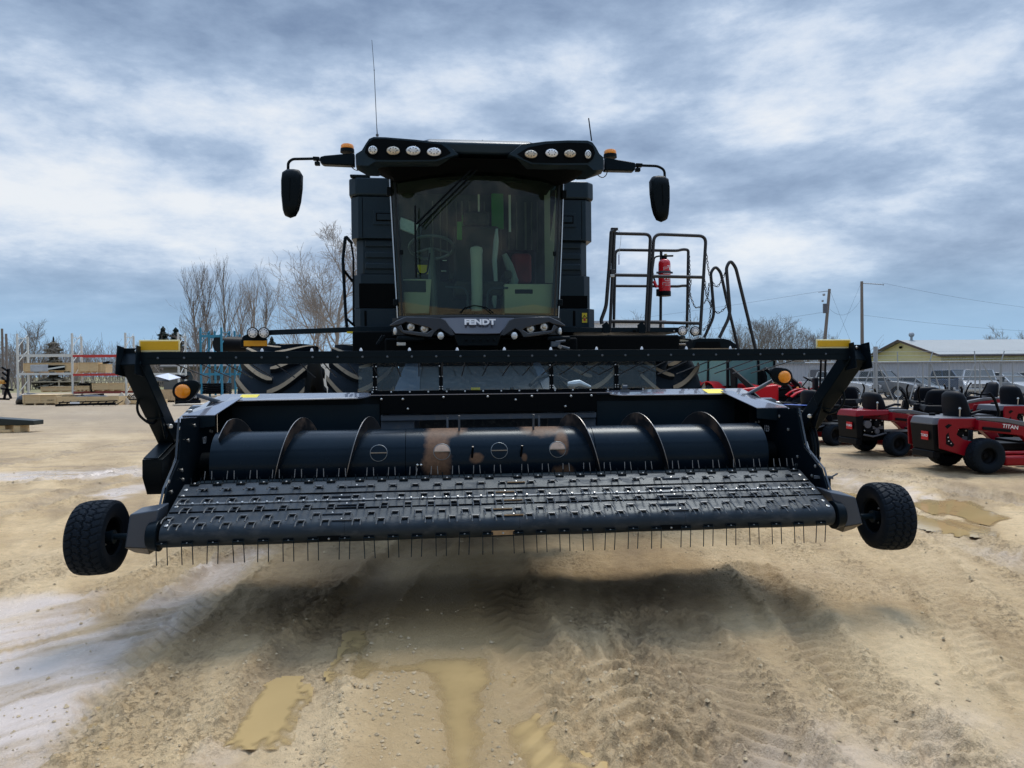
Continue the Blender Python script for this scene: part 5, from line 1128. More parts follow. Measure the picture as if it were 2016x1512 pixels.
mb = MB(plastic); mb.tube(fillet([Q4(460, 1155, 3.5), Q4(620, 1165, 3.5), Q4(660, 1190, 3.5), Q4(800, 1180, 3.5), Q4(1100, 1175, 3.5), Q4(1250, 1195, 3.5)], .1, 4), .010, 6); mb.use(paperw); mb.box(Q4(1040, 1210, 3.5), (.02, .02, .08)); mb.box(Q4(1085, 1205, 3.5), (.08, .04, .05)); mb.box(Q4(1180, 1200, 3.55), (.10, .04, .025)); mb.build('hose_run', cb)
f = [Q4(x, y, 3.45) for x, y in ((1260, 1275), (1275, 1195), (1330, 1180), (1560, 1183), (1625, 1200), (1675, 1240), (1692, 1275))]; mb = MB(paint); mb.loft([f, [q_ + V(0, .55, 0) for q_ in f]]); mb.use(matte); g = [Q4(x, y, 3.445) for x, y in ((1280, 1270), (1300, 1215), (1520, 1210), (1535, 1270))]; mb.prism(g, (0, -.004, 0)); mb.build('ladder_guard', cb, bevel=.01)
rail = mat('rail_tube', (0.016, 0.018, 0.022), .42)
def rtube(name, P_, ly_, r_=.0195, fr=.07, closed=False):
    mb = MB(rail); mb.tube(fillet([Q4(x, y, (ly_ if not isinstance(ly_, list) else ly_[i])) for i, (x, y) in enumerate(P_)], fr, 6), r_, 10); return mb.build(name, cb)
LF, LB = 3.55, 4.6
rtube('guard_rail', [(410, 1045), (400, 1010), (448, 880), (478, 500), (497, 175), (520, 165)], LF - .02, .022, .06)
rtube('rail_post', [(528, 150), (483, 1115)], LF)
mb = MB(rail); mb.box(Q4(525, 150, LF), (.08, .05, .03)); mb.build('rail_clamp', cb, bevel=.004); mb = MB(rail); mb.box(Q4(508, 555, LF - .02), (.05, .05, .06)); mb.use(zinc); mb.box(Q4(505, 590, LF - .03), (.05, .03, .035)); mb.build('rail_clamp', cb, bevel=.004)
rtube('gate_frame', [(535, 190), (868, 198), (820, 1120)], LF)
rtube('gate_bar', [(525, 583), (842, 587)], LF); rtube('gate_bar', [(495, 1021), (815, 1024)], LF)
rtube('gate_frame', [(848, 1118), (900, 196), (1392, 215), (1335, 1150)], LF, fr=.09)
rtube('gate_bar', [(885, 595), (1365, 604)], LF); rtube('gate_bar', [(855, 1028), (1345, 1040)], LF)
rtube('guard_rail', [(520, 1085), (535, 345), (1120, 353), (1175, 340), (1225, 345), (1212, 1080)], LB)
rtube('gate_bar', [(535, 686), (1130, 690), (1165, 684), (1205, 684)], LB, .018)
rtube('rail_post', [(968, 352), (962, 1085)], LB)
rtube('ladder_rail', [(1375, 1175), (1470, 965), (1435, 560), (1480, 500), (1530, 555), (1605, 900), (1700, 1290)], 3.9, .019, .09)
rtube('ladder_rail', [(1518, 1175), (1622, 960), (1583, 510), (1622, 445), (1672, 510), (1862, 1290)], 3.6, .020, .10)
# chains
chm = mat('chain_steel', (.03, .03, .032), .4, .6)
def chain(P_, ly0, ly1):
    pts = fillet([Q4(x, y, lerp(ly0, ly1, i / (len(P_) - 1))) for i, (x, y) in enumerate(P_)], .15, 8)
    Ls = [0]
    for a, b in zip(pts, pts[1:]): Ls.append(Ls[-1] + (b - a).length)
    st_ = .034; n = int(Ls[-1] / st_); mb = MB(chm); j = 0
    for k in range(n):
        s_ = k * st_
        while j < len(Ls) - 2 and Ls[j + 1] < s_: j += 1
        c0 = lerp(pts[j], pts[j + 1], (s_ - Ls[j]) / max(1e-6, Ls[j + 1] - Ls[j])); d_ = (pts[j + 1] - pts[j]).normalized(); n_ = d_.cross(V(0, 1, 0)).normalized() if k % 2 else V(0, 1, 0)
        mb.tube([c0 + d_ * .021 * math.cos(a) + n_ * .0105 * math.sin(a) for a in [2 * math.pi * i / 8 for i in range(8)]], .0042, 4, closed=True)
    mb.build('safety_chain', cb)
chain([(1395, 385), (1420, 580), (1490, 720), (1560, 600), (1578, 530)], 3.55, 3.6)
chain([(1232, 390), (1240, 600), (1235, 760), (1290, 900), (1345, 880), (1410, 800), (1422, 640)], 4.55, 3.6)
chain([(1380, 630), (1395, 800), (1500, 960), (1590, 880), (1588, 790)], 3.55, 3.6)
chain([(1250, 640), (1228, 800), (1240, 940), (1245, 1080)], 4.5, 4.4)
chain([(1440, 830), (1432, 980), (1410, 1060), (1350, 1120)], 3.8, 3.6)
mb = MB(zinc); mb.tube(fillet([Q4(550, 145, LF), Q4(590, 190, LF), Q4(585, 280, LF), Q4(570, 375, LF)], .1, 4), .002, 4); mb.tube([Q4(570, 383, LF) + V(.012 * math.cos(a), 0, .012 * math.sin(a)) for a in [2 * math.pi * i / 10 for i in range(10)]], .0025, 4, closed=True); mb.use(mat('blue_pin', (.10, .12, .35), .4)); mb.tube([Q4(569, 392, LF), Q4(569, 485, LF)], .006, 6); mb.build('hitch_pin', cb)

# fire extinguisher hung on the rear rail
fe0 = Q4(1000, 780, 4.5); fe = empty('fire_extinguisher', OM + E1 * fe0.x + E2 * fe0.y + Vector((0, 0, fe0.z)), TH, 'red fire extinguisher strapped upright to the platform railing', 'fire extinguisher'); fe['_o'] = tuple(fe0)
sc_ = 9.35 / 1456 / 4.8; r0 = 59 * sc_; H_ = (735 - 470) * sc_; zb = fe0.z
def fz(y): return Q4(1000, y, 4.5).z
mb = MB(red); mb.lathe([(.001, fz(745)), (r0, fz(745)), (r0, fz(480)), (r0 * .93, fz(455)), (r0 * .7, fz(440)), (r0 * .4, fz(434)), (.001, fz(430))], (fe0.x, fe0.y, 0), (0, 0, 1), 32); mb.build('cylinder', fe, smooth=50)
mb = MB(plastic); mb.lathe([(.001, fz(783)), (r0 * 1.05, fz(783)), (r0 * 1.05, fz(738)), (.001, fz(738))], (fe0.x, fe0.y, 0), (0, 0, 1), 32); mb.box((fe0.x - r0 * 1.1, fe0.y, fz(750)), (.04, .04, .09)); mb.build('base_boot', fe, smooth=45)
mb = MB(plastic); mb.cyl((fe0.x, fe0.y, fz(434)), (fe0.x, fe0.y, fz(400)), .035, n=14); mb.beam(Q4(960, 405, 4.5), Q4(1080, 402, 4.5), .03, .02); mb.use(mat('brass', (.5, .4, .2), .3, .8)); mb.cyl(Q4(1010, 398, 4.5), Q4(1010, 384, 4.5), .02, n=10); mb.build('valve_handle', fe)
mb = MB(plastic); mb.tube(fillet([Q4(960, 402, 4.5), Q4(905, 412, 4.5), Q4(885, 560, 4.45), Q4(905, 630, 4.42), Q4(925, 690, 4.42)], .05, 5), .011, 8); mb.use(red); mb.cyl(Q4(895, 640, 4.42), Q4(928, 700, 4.42), .02, n=10); mb.build('hose', fe)
mb = MB(steelgrey); mb.lathe([(r0 + .001, fz(570)), (r0 + .006, fz(570)), (r0 + .006, fz(550)), (r0 + .001, fz(550))], (fe0.x, fe0.y, 0), (0, 0, 1), 32); mb.cyl(Q4(925, 560, 4.45), Q4(940, 560, 4.45), .015, n=8); mb.cyl(Q4(1062, 560, 4.45), Q4(1076, 560, 4.45), .014, n=8); mb.build('strap', fe)
mb = MB(whitepr)
def onc(x0_, x1_, y0_, y1_):
    n = 4; rows_ = []
    for y in (y0_, y1_):
        row = []
        for i in range(n + 1):
            dx = (lerp(x0_, x1_, i / n) - 1000) * sc_; dx = max(-r0 * .97, min(r0 * .97, dx)); row.append(V(fe0.x + dx, fe0.y - math.sqrt(r0 * r0 - dx * dx) - .0015, fz(y)))
        rows_.append(row)
    mb.loft(rows_, closed=False, caps=False)
for q_ in ((1010, 1045, 500, 508), (975, 979, 515, 545), (979, 1045, 515, 518), (979, 1010, 530, 533), (1030, 1050, 512, 540), (975, 1040, 575, 580), (978, 992, 612, 630), (1005, 1020, 612, 630), (1032, 1050, 612, 630), (985, 1050, 640, 644), (1000, 1050, 655, 658), (965, 998, 660, 663), (965, 968, 660, 685), (990, 1045, 672, 674), (985, 1050, 684, 687)): onc(*q_)
mb.build('label', fe, smooth=0, fix=False)

# ================================================================== background
def proot(name, loc_, rz, label, cat, group=None):
    return empty(name, loc_, rz, label, cat, group)
redm = mat('mower_red', (0.21, 0.003, 0.011), .3, var=.1, spec=.25)
redl = mat('tractor_red', (0.48, 0.006, 0.012), .32, var=.1, spec=.3)
greyp = mat('mower_grey', (0.10, 0.105, 0.12), .45)
seatm = mat('seat_vinyl', (0.005, 0.007, 0.011), .5, spec=.13)
blkm = mat('machine_black', (0.004, 0.005, 0.007), .45, spec=.09)
wbands = mat('deck_red', (0.24, 0.003, 0.008), .35, var=.15, spec=.25)
# ------------------------------------------------ zero-turn mowers (x forward, y left)
def lugtyre(c, Rr, Wd, rim, parent, name='wheel', nb=26, lug=True):
    e = empty(name, c); e.parent = parent; c0 = Vector((0, 0, 0))
    wheel_parts(c0, (0, 1, 0), Rr, Wd, rim, e, nb, blkm, n=156 if lug else 40, lug=lug); return e
def mower(style, seat_h=1.22):
    r = empty('mower', (0, 0, 0))
    T = style == 'big'; Rr = .285 if T else .24
    for s in (-1, 1): lugtyre((0, s * .50, Rr), Rr, .30 if T else .24, .13, r, 'rear_wheel', 18 if T else 28)
    mb = MB(blkm)
    for s in (-1, 1):
        mb.T = None; mb.lathe([(.05, -.05), (.13, -.055), (.14, 0), (.13, .055), (.05, .05)], (1.32, s * .38, .14), (0, 1, 0), 20); mb.beam((1.32, s * .46, .14), (1.32, s * .46, .36), .03, .02); mb.beam((1.32, s * .46, .36), (1.2, s * .38, .40), .05, .03)
    mb.build('front_caster', r)
    rear = greyp if T else redm
    # rear engine guard: black rear panel with side returns
    mb = MB(blkm); mb.hexa([Vector(p) for p in ((-.70, -.30, .34), (-.70, .30, .34), (-.62, .34, .34), (-.62, -.34, .34), (-.74, -.32, .78), (-.74, .32, .78), (-.60, .36, .80), (-.60, -.36, .80))])
    mb.bb(-.64, -.10, -.28, .28, .30, .70); mb.cyl((-.5, -.30, .55), (-.5, -.36, .55), .10, n=16); mb.cyl((-.3, -.30, .62), (-.3, -.35, .62), .07, n=12); mb.bb(-.72, -.60, -.30, .30, .22, .34); mb.build('engine', r, bevel=.015)
    mb = MB(greyp)
    for s in (-1, 1):
        mb.cyl((-.52, s * .30, .62), (-.52, s * .375, .62), .075, n=16); mb.cyl((-.30, s * .30, .48), (-.30, s * .35, .48), .05, n=12); mb.bb(-.44, -.16, s * .29, s * .33, .52, .58); mb.tube([(-.6, s * .35, .42), (-.4, s * .36, .38), (-.1, s * .34, .44)], .018, 6)
    mb.use(zinc)
    for x, z in ((-.45, .70), (-.33, .70), (-.20, .68), (-.58, .50), (-.42, .47), (-.25, .60)): mb.ball((x, -.35, z), .014, 6, 5)
    mb.build('engine_parts', r)
    mb = MB(rear); mb.hexa([Vector(p) for p in ((-.745, -.33, .77), (-.745, .33, .77), (-.10, .44, .80), (-.10, -.44, .80), (-.71, -.29, .90), (-.71, .29, .90), (-.08, .40, .90), (-.08, -.40, .90))]); mb.build('rear_hood', r, bevel=.02)
    if T:
        for s in (-1, 1):
            mb = MB(redm); y = s * .41
            P = [(-.72, .80), (-.70, .40), (-.30, .28), (-.12, .30), (-.12, .50), (-.30, .54), (-.42, .62), (-.38, .72), (-.06, .74), (.02, .88), (-.70, .885)]
            mb.prism([(x, y, z) for x, z in P], (0, s * .035, 0)); mb.build('side_guard', r, bevel=.008)
            mb = MB(blkm); yo = s * .4455
            for P in ([(-.60, .62), (-.60, .47), (-.50, .42), (-.46, .46), (-.54, .56), (-.56, .66)], [(-.62, .76), (-.56, .80), (-.50, .78), (-.58, .72)]): mb.prism([(x, yo, z) for x, z in P], (0, s * .004, 0))
            mb.use(zinc)
            for x, z in ((-.56, .52), (-.52, .48), (-.57, .58)): mb.ball((x, yo + s * .006, z), .012, 6, 5)
            mb.build('guard_opening', r, smooth=0)
    for s in (-1, 1):      # fenders / side pods
        mb = MB(redm); P = [(-.12, .70), (.10, .66), (.62, .60), (.78, .46), (.88, .30), (.98, .30), (.93, .50), (.80, .72), (.40, .80), (-.10, .86)]
        mb.prism([(x, s * .40, z) for x, z in P], (0, s * .13, 0)); mb.build('fender', r, bevel=.012)
        mb = MB(greyp); P = [(-.10, .865), (.40, .807), (.80, .726), (.70, .82), (.30, .90), (-.08, .91)]
        mb.prism([(x, s * .36, z) for x, z in P], (0, s * .16, 0)); mb.build('console', r, bevel=.012)
        mb = MB(blkm); mb.beam((-.05, s * .54, .73), (.42, s * .54, .68), .03, .05); mb.build('side_vent', r, bevel=.008)
    mb = MB(wbands); mb.bb(.28, 1.08, -.62, .62, .12, .27); mb.bb(.40, .95, -.40, .40, .27, .33); mb.build('mower_deck', r, bevel=.03)
    mb = MB(blkm); mb.bb(-.1, 1.2, -.30, .30, .34, .46); mb.bb(.75, 1.25, -.28, .28, .42, .50); mb.build('frame', r, bevel=.01)
    # seat with tall back
    mb = MB(seatm); rings = []
    for k in range(9):
        t = k / 8; z = lerp(.84, seat_h, t); w_ = .235 * (1 - .15 * (t - .5) ** 2 * 4) if t < .9 else .15; w_ = .31 - .10 * max(0, t - .45) ** 1.5 * 2; x = -.10 - .10 * t; th = .15 * (1 - .35 * t)
        if k == 8: w_ *= .72; th *= .5
        rings.append([Vector((x + th * math.cos(a), w_ * math.sin(a) * (1 if abs(math.cos(a)) < .9 else 1), z)) for a in [2 * math.pi * i / 18 for i in range(18)]])
    mb.loft(rings); mb.build('seat_back', r, smooth=60)
    mb = MB(seatm); mb.bb(-.10, .36, -.25, .25, .80, .92); mb.use(greyp); mb.bb(-.08, .32, -.12, .12, .921, .930); mb.build('seat_cushion', r, bevel=.035, seg=3)
    for s in (-1, 1):
        mb = MB(blkm); mb.tube(fillet([(.22, s * .33, .72), (.34, s * .40, .95), (.22, s * .44, 1.20), (.16, s * .40, 1.30)], .08, 4), .022, 8); mb.build('control_lever', r)
        mb = MB(seatm); mb.tube([(-.06, s * .28, .95), (.12, s * .29, 1.0), (.24, s * .29, .99)], .025, 8); mb.build('armrest', r)
    mb = MB(zinc); mb.tube([(-.30, -.34, .88), (-.31, -.36, 1.03), (-.31, -.36, 1.035), (-.31, -.36, 1.065)], [.010, .010, .024, .012], 8); mb.build('fuel_gauge', r); mb = MB(blkm); mb.cyl((-.42, .2, .9), (-.42, .2, .94), .05, n=12); mb.build('fuel_cap', r)
    mb = MB(redl); mb.bb(-.752, -.742, -.20, -.02, .52, .66); mb.build('badge', r, smooth=0)
    return r
def mtext(txt, size, M, parent): text_mesh(txt, size, whitepr, M, 'lettering', parent, .001, 1.1, 0, .001)
RX = Matrix.Rotation(R(90), 4, 'X')
big = mower('big', 1.32)
mtext('TITAN', .085, Matrix.Translation((.42, -.535, .745)) @ RX @ Matrix.Rotation(R(-8), 4, 'Z'), big)
mtext('TORO', .060, Matrix.Translation((-.754, -.11, .59)) @ Matrix.Rotation(R(-90), 4, 'Z') @ RX, big)
small = mower('small', 1.24)
mtext('TIMECUTTER', .042, Matrix.Translation((.42, -.535, .745)) @ RX @ Matrix.Rotation(R(-8), 4, 'Z'), small)
mtext('TORO', .060, Matrix.Translation((-.754, -.11, .59)) @ Matrix.Rotation(R(-90), 4, 'Z') @ RX, small)
def setm(o, frm, to):
    for k in kids(o):
        if k.type == 'MESH' and k.name.split('.')[0] in frm:
            k.data = k.data.copy(); k.data.materials[0] = to
def place_m(o, px, py, rz, label):
    a = R(rz); g = G(px, py); left = Vector((-math.sin(a), math.cos(a), 0))
    o.location = g + left * .50 + Vector((0, 0, 0)); o.location.z = 0; o.rotation_euler = (0, 0, a)
    tag(o, label, 'riding mower', 'zero-turn mowers parked in rows on the clay')
b2, b3 = copy_tree(big), copy_tree(big); s2, s3, s4, s5 = [copy_tree(small) for _ in range(4)]
place_m(big, 1937, 931, 3, 'red riding mower with grey rear hood and knobbly tyres, largest in view')
place_m(small, 1765, 898, 9, 'red-topped riding mower with red tag on the seat, behind the right gauge wheel')
place_m(s2, 1640, 877, 22, 'black riding mower with blue decal, just right of the guard arm')
place_m(b2, 2040, 880, 8, 'red riding mower cut by the right picture edge behind the largest one')
def put(o, x, y, rz, label): o.location = (x, y, 0); o.rotation_euler = (0, 0, R(rz)); tag(o, label, 'riding mower', 'zero-turn mowers parked in rows on the clay')
put(s3, .561 * 18.8, 18.8, 66, 'black riding mower seen from behind, left one of the pair turned away')
put(s4, .579 * 16.6, 16.6, 62, 'black riding mower seen from behind, right one of the pair turned away')
put(s5, .452 * 20.5, 20.5, 60, 'black riding mower half hidden behind the mower with the blue decal')
put(b3, .640 * 20.5, 20.5, 175, 'red riding mower with its engine side showing, farthest back near the fence')
for o in (s2, s3, s4, s5): setm(o, ('rear_hood', 'fender', 'console'), blkm)
mb = MB(mat('blue_decal', (.02, .08, .35), .4)); mb.bb(-.70, -.45, -.36, .36, .905, .91); o = mb.build('decal', None); o.parent = s2
mb = MB(redl); mb.box((-.19, .04, 1.17), (.06, .14, .05)); o = mb.build('seat_tag', None); o.parent = small
# ------------------------------------------------ tractors (x forward)
def tractor(cab, loader):
    r = empty('tractor', (0, 0, 0)); Rr = .62 if cab else .52
    for s in (-1, 1):
        lugtyre((0, s * .72, Rr), Rr, .38, .30, r, 'rear_wheel', 20); lugtyre((1.75, s * .62, .36), .36, .24, .18, r, 'front_wheel', 20)
    mb = MB(redl); mb.hexa([Vector(p) for p in ((.75, -.28, .75), (2.2, -.24, .72), (2.2, .24, .72), (.75, .28, .75), (.75, -.25, 1.28), (2.1, -.19, 1.12), (2.1, .19, 1.12), (.75, .25, 1.28))]); mb.build('hood', r, bevel=.05, seg=3)
    mb = MB(blkm); mb.bb(-.3, 2.2, -.2, .2, .42, .76); mb.bb(2.2, 2.24, -.2, .2, .75, 1.1); mb.build('chassis', r, bevel=.02)
    for s in (-1, 1):
        mb = MB(redl); n = 10; A = [lerp(-.5, 2.4, k / n) for k in range(n + 1)]
        mb.loft([[Vector((-(Rr + .08) * math.cos(a), s * .50, Rr + (Rr + .08) * math.sin(a))), Vector((-(Rr + .08) * math.cos(a), s * .94, Rr + (Rr + .08) * math.sin(a))), Vector((-(Rr + .11) * math.cos(a), s * .94, Rr + (Rr + .11) * math.sin(a))), Vector((-(Rr + .11) * math.cos(a), s * .50, Rr + (Rr + .11) * math.sin(a)))] for a in A]); mb.build('fender', r)
    mb = MB(seatm); mb.bb(-.25, .2, -.25, .25, .95, 1.06); mb.bb(-.34, -.22, -.24, .24, 1.02, 1.48); mb.build('seat', r, bevel=.04)
    mb = MB(blkm); c = Vector((.52, 0, 1.36)); tl = Matrix.Rotation(R(-30), 3, 'Y'); mb.tube([c + tl @ Vector((.19 * math.cos(a), .19 * math.sin(a), 0)) for a in [2 * math.pi * i / 20 for i in range(20)]], .016, 6, closed=True); mb.tube([c, (.72, 0, 1.1)], .02, 6); mb.build('steering_wheel', r)
    if cab:
        for x, y in ((-.5, .62), (-.5, -.62), (.75, .60), (.75, -.60)): mb = MB(blkm); mb.beam((x, y, .9), (x * .92, y * .93, 2.2), .07, .07); mb.build('cab_pillar', r)
        mb = MB(redl); mb.bb(-.62, .82, -.68, .68, 2.2, 2.36); mb.build('cab_roof', r, bevel=.06, seg=3)
        mb = MB(mat('tractor_glass', (.10, .22, .22), .08) if 'tractor_glass' not in bpy.data.materials else bpy.data.materials['tractor_glass']); mb.bb(-.46, .70, -.59, .59, 1.2, 2.2); mb.build('cab_glass', r)
    else:
        mb = MB(blkm); mb.tube(fillet([(-.45, -.45, .8), (-.5, -.45, 2.1), (-.5, .45, 2.1), (-.45, .45, .8)], .12, 5), .03, 8); mb.build('roll_bar', r)
        mb = MB(orange); mb.ball((.1, -.96, 1.15), .04, 8, 6); mb.build('side_lamp', r)
    if loader:
        mb = MB(blkm)
        for s in (-1, 1):
            mb.prism([(.95, s * .50, .6), (1.15, s * .50, .6), (1.2, s * .50, 1.5), (1.05, s * .50, 1.75), (.85, s * .50, 1.7)], (0, s * .08, 0)); mb.prism([(.9, s * .60, 1.75), (1.05, s * .60, 1.80), (2.3, s * .60, 1.20), (3.0, s * .60, .45), (2.85, s * .60, .38), (2.15, s * .60, 1.05)], (0, s * .07, 0)); mb.cyl((1.2, s * .62, 1.0), (2.2, s * .62, 1.12), .035, n=8)
        mb.build('loader_arm', r, bevel=.01); mb = MB(blkm); mb.prism([(2.9, -.8, .6), (2.95, -.8, .12), (3.5, -.8, .08), (3.05, -.8, .18), (3.0, -.8, .6)], (0, 1.6, 0)); mb.build('bucket', r)
    mb = MB(whitepr); mb.bb(.9, 1.2, -.285, -.28, .95, 1.05); mb.build('decal', r)
    return r
t1 = tractor(False, False); t2 = tractor(True, True); t3 = copy_tree(t2); t4 = copy_tree(t2); t5 = copy_tree(t1)
def putt(o, px, d, rz, label): o.location = ((px - 1008) / 1456 * d, d, 0); o.rotation_euler = (0, 0, R(rz)); tag(o, label, 'tractor', 'red tractors parked behind the mowers')
putt(t1, 1585, 21.5, 165, 'open red compact tractor with steering wheel showing, nearest the amber lamp')
putt(t5, 1622, 26, 150, 'red compact tractor behind the guard arm, mostly hidden')
putt(t2, 1440, 25, -75, 'red cab tractor with black loader arms, seen under the cross bar')
putt(t3, 1478, 28, -80, 'red cab tractor with pale green glass, right of the one with loader arms')
putt(t4, 1400, 27, -70, 'red cab tractor beside the front tyre, leftmost of the row')
# ------------------------------------------------ chain-link fence
galv = mat('galvanised_pipe', (0.33, .355, .375), .45, .3, var=.15)
FD = 30.0
fx0, fx1 = (1585 - 1008) / 1456 * FD, 24.5
fe_ = empty('chain_link_fence', (fx0, FD, 0), 0, 'galvanised chain-link yard fence with leaning barbed-wire arms', 'fence')
def fm_(mb, name): mb.T = Matrix.Identity(4); return mb
FH = 1.98; fL = fx1 - fx0
for z in (FH, 1.36, .12):
    mb = MB(galv); mb.tube([(0, 0, z), (fL, 0, z)], .032 if z == FH else .024, 8); mb.build('rail', fe_)
x = 0; k = 0
pxs = [1593, 1643, 1725, 1768, 1817, 1831, 1869, 1920, 1929, 1972, 1994, 2050, 2110]
for i, px in enumerate(pxs):
    x = (px - 1008) / 1456 * FD - fx0; thick = px in (1725,); tall = px in (1725, 1831, 1972, 2110); r_ = .085 if thick else (.05 if tall else .028)
    mb = MB(galv); top = 2.62 if thick else FH; mb.cyl((x, .05 if tall else 0, 0), (x, .05 if tall else 0, top), r_, n=12)
    if px in (1643, 1768, 1831, 1920, 1972, 2110): mb.tube([(x, .02, FH), (x + (.14 if px in (1831, 1972) else 0), .04, FH + .42)], .022, 6)
    mb.build('post', fe_)
for xa, xb, z0, z1 in ((1718, 1690, 1.96, .4), (1728, 1760, 1.9, .4), (1812, 1790, 1.94, .4), (1832, 1860, 1.9, .35), (1921, 1890, 1.95, .4), (1934, 1975, 1.9, .3), (1600, 1587, 1.9, 1.4), (1735, 1748, 1.9, 1.4)):
    a, b = [(p - 1008) / 1456 * FD - fx0 for p in (xa, xb)]; mb = MB(galv); mb.cyl((a, -.02, z0), (b, -.02, z1), .022, n=8); mb.build('brace', fe_)
mb = MB(mat('fence_wire', (.24, .26, .28), .5, .4)); st_ = .085; hh = FH - .12; n = int((fL + hh) / st_)
for k in range(n):
    for s in (0, 1):
        xa = k * st_ - hh if s == 0 else k * st_; xb = xa + hh if s == 0 else xa - hh; za, zb_ = .12, FH
        a = Vector((xa, -.006 * s, za)); b = Vector((xb, -.006 * s, zb_))
        lo_, hi_ = 0, fL
        def clip(a, b):
            d = b - a; t0, t1 = 0, 1
            ta_, tb_ = (lo_ - a.x) / d.x, (hi_ - a.x) / d.x
            if ta_ > tb_: ta_, tb_ = tb_, ta_
            return max(t0, ta_), min(t1, tb_)
        t0, t1 = clip(a, b)
        if t1 - t0 < .02: continue
        p, q_ = lerp(a, b, t0), lerp(a, b, t1); mb.tube([p, q_], .0025, 3, caps=False)
tag(mb.build('chain_link_mesh', fe_, smooth=0, fix=False))
mb = MB(galv)
for dz in (.12, .27, .42): mb.tube([(0, .02 + dz * .2, FH + dz), (fL, .02 + dz * .2, FH + dz)], .006, 3)
mb.build('barbed_wire', fe_)
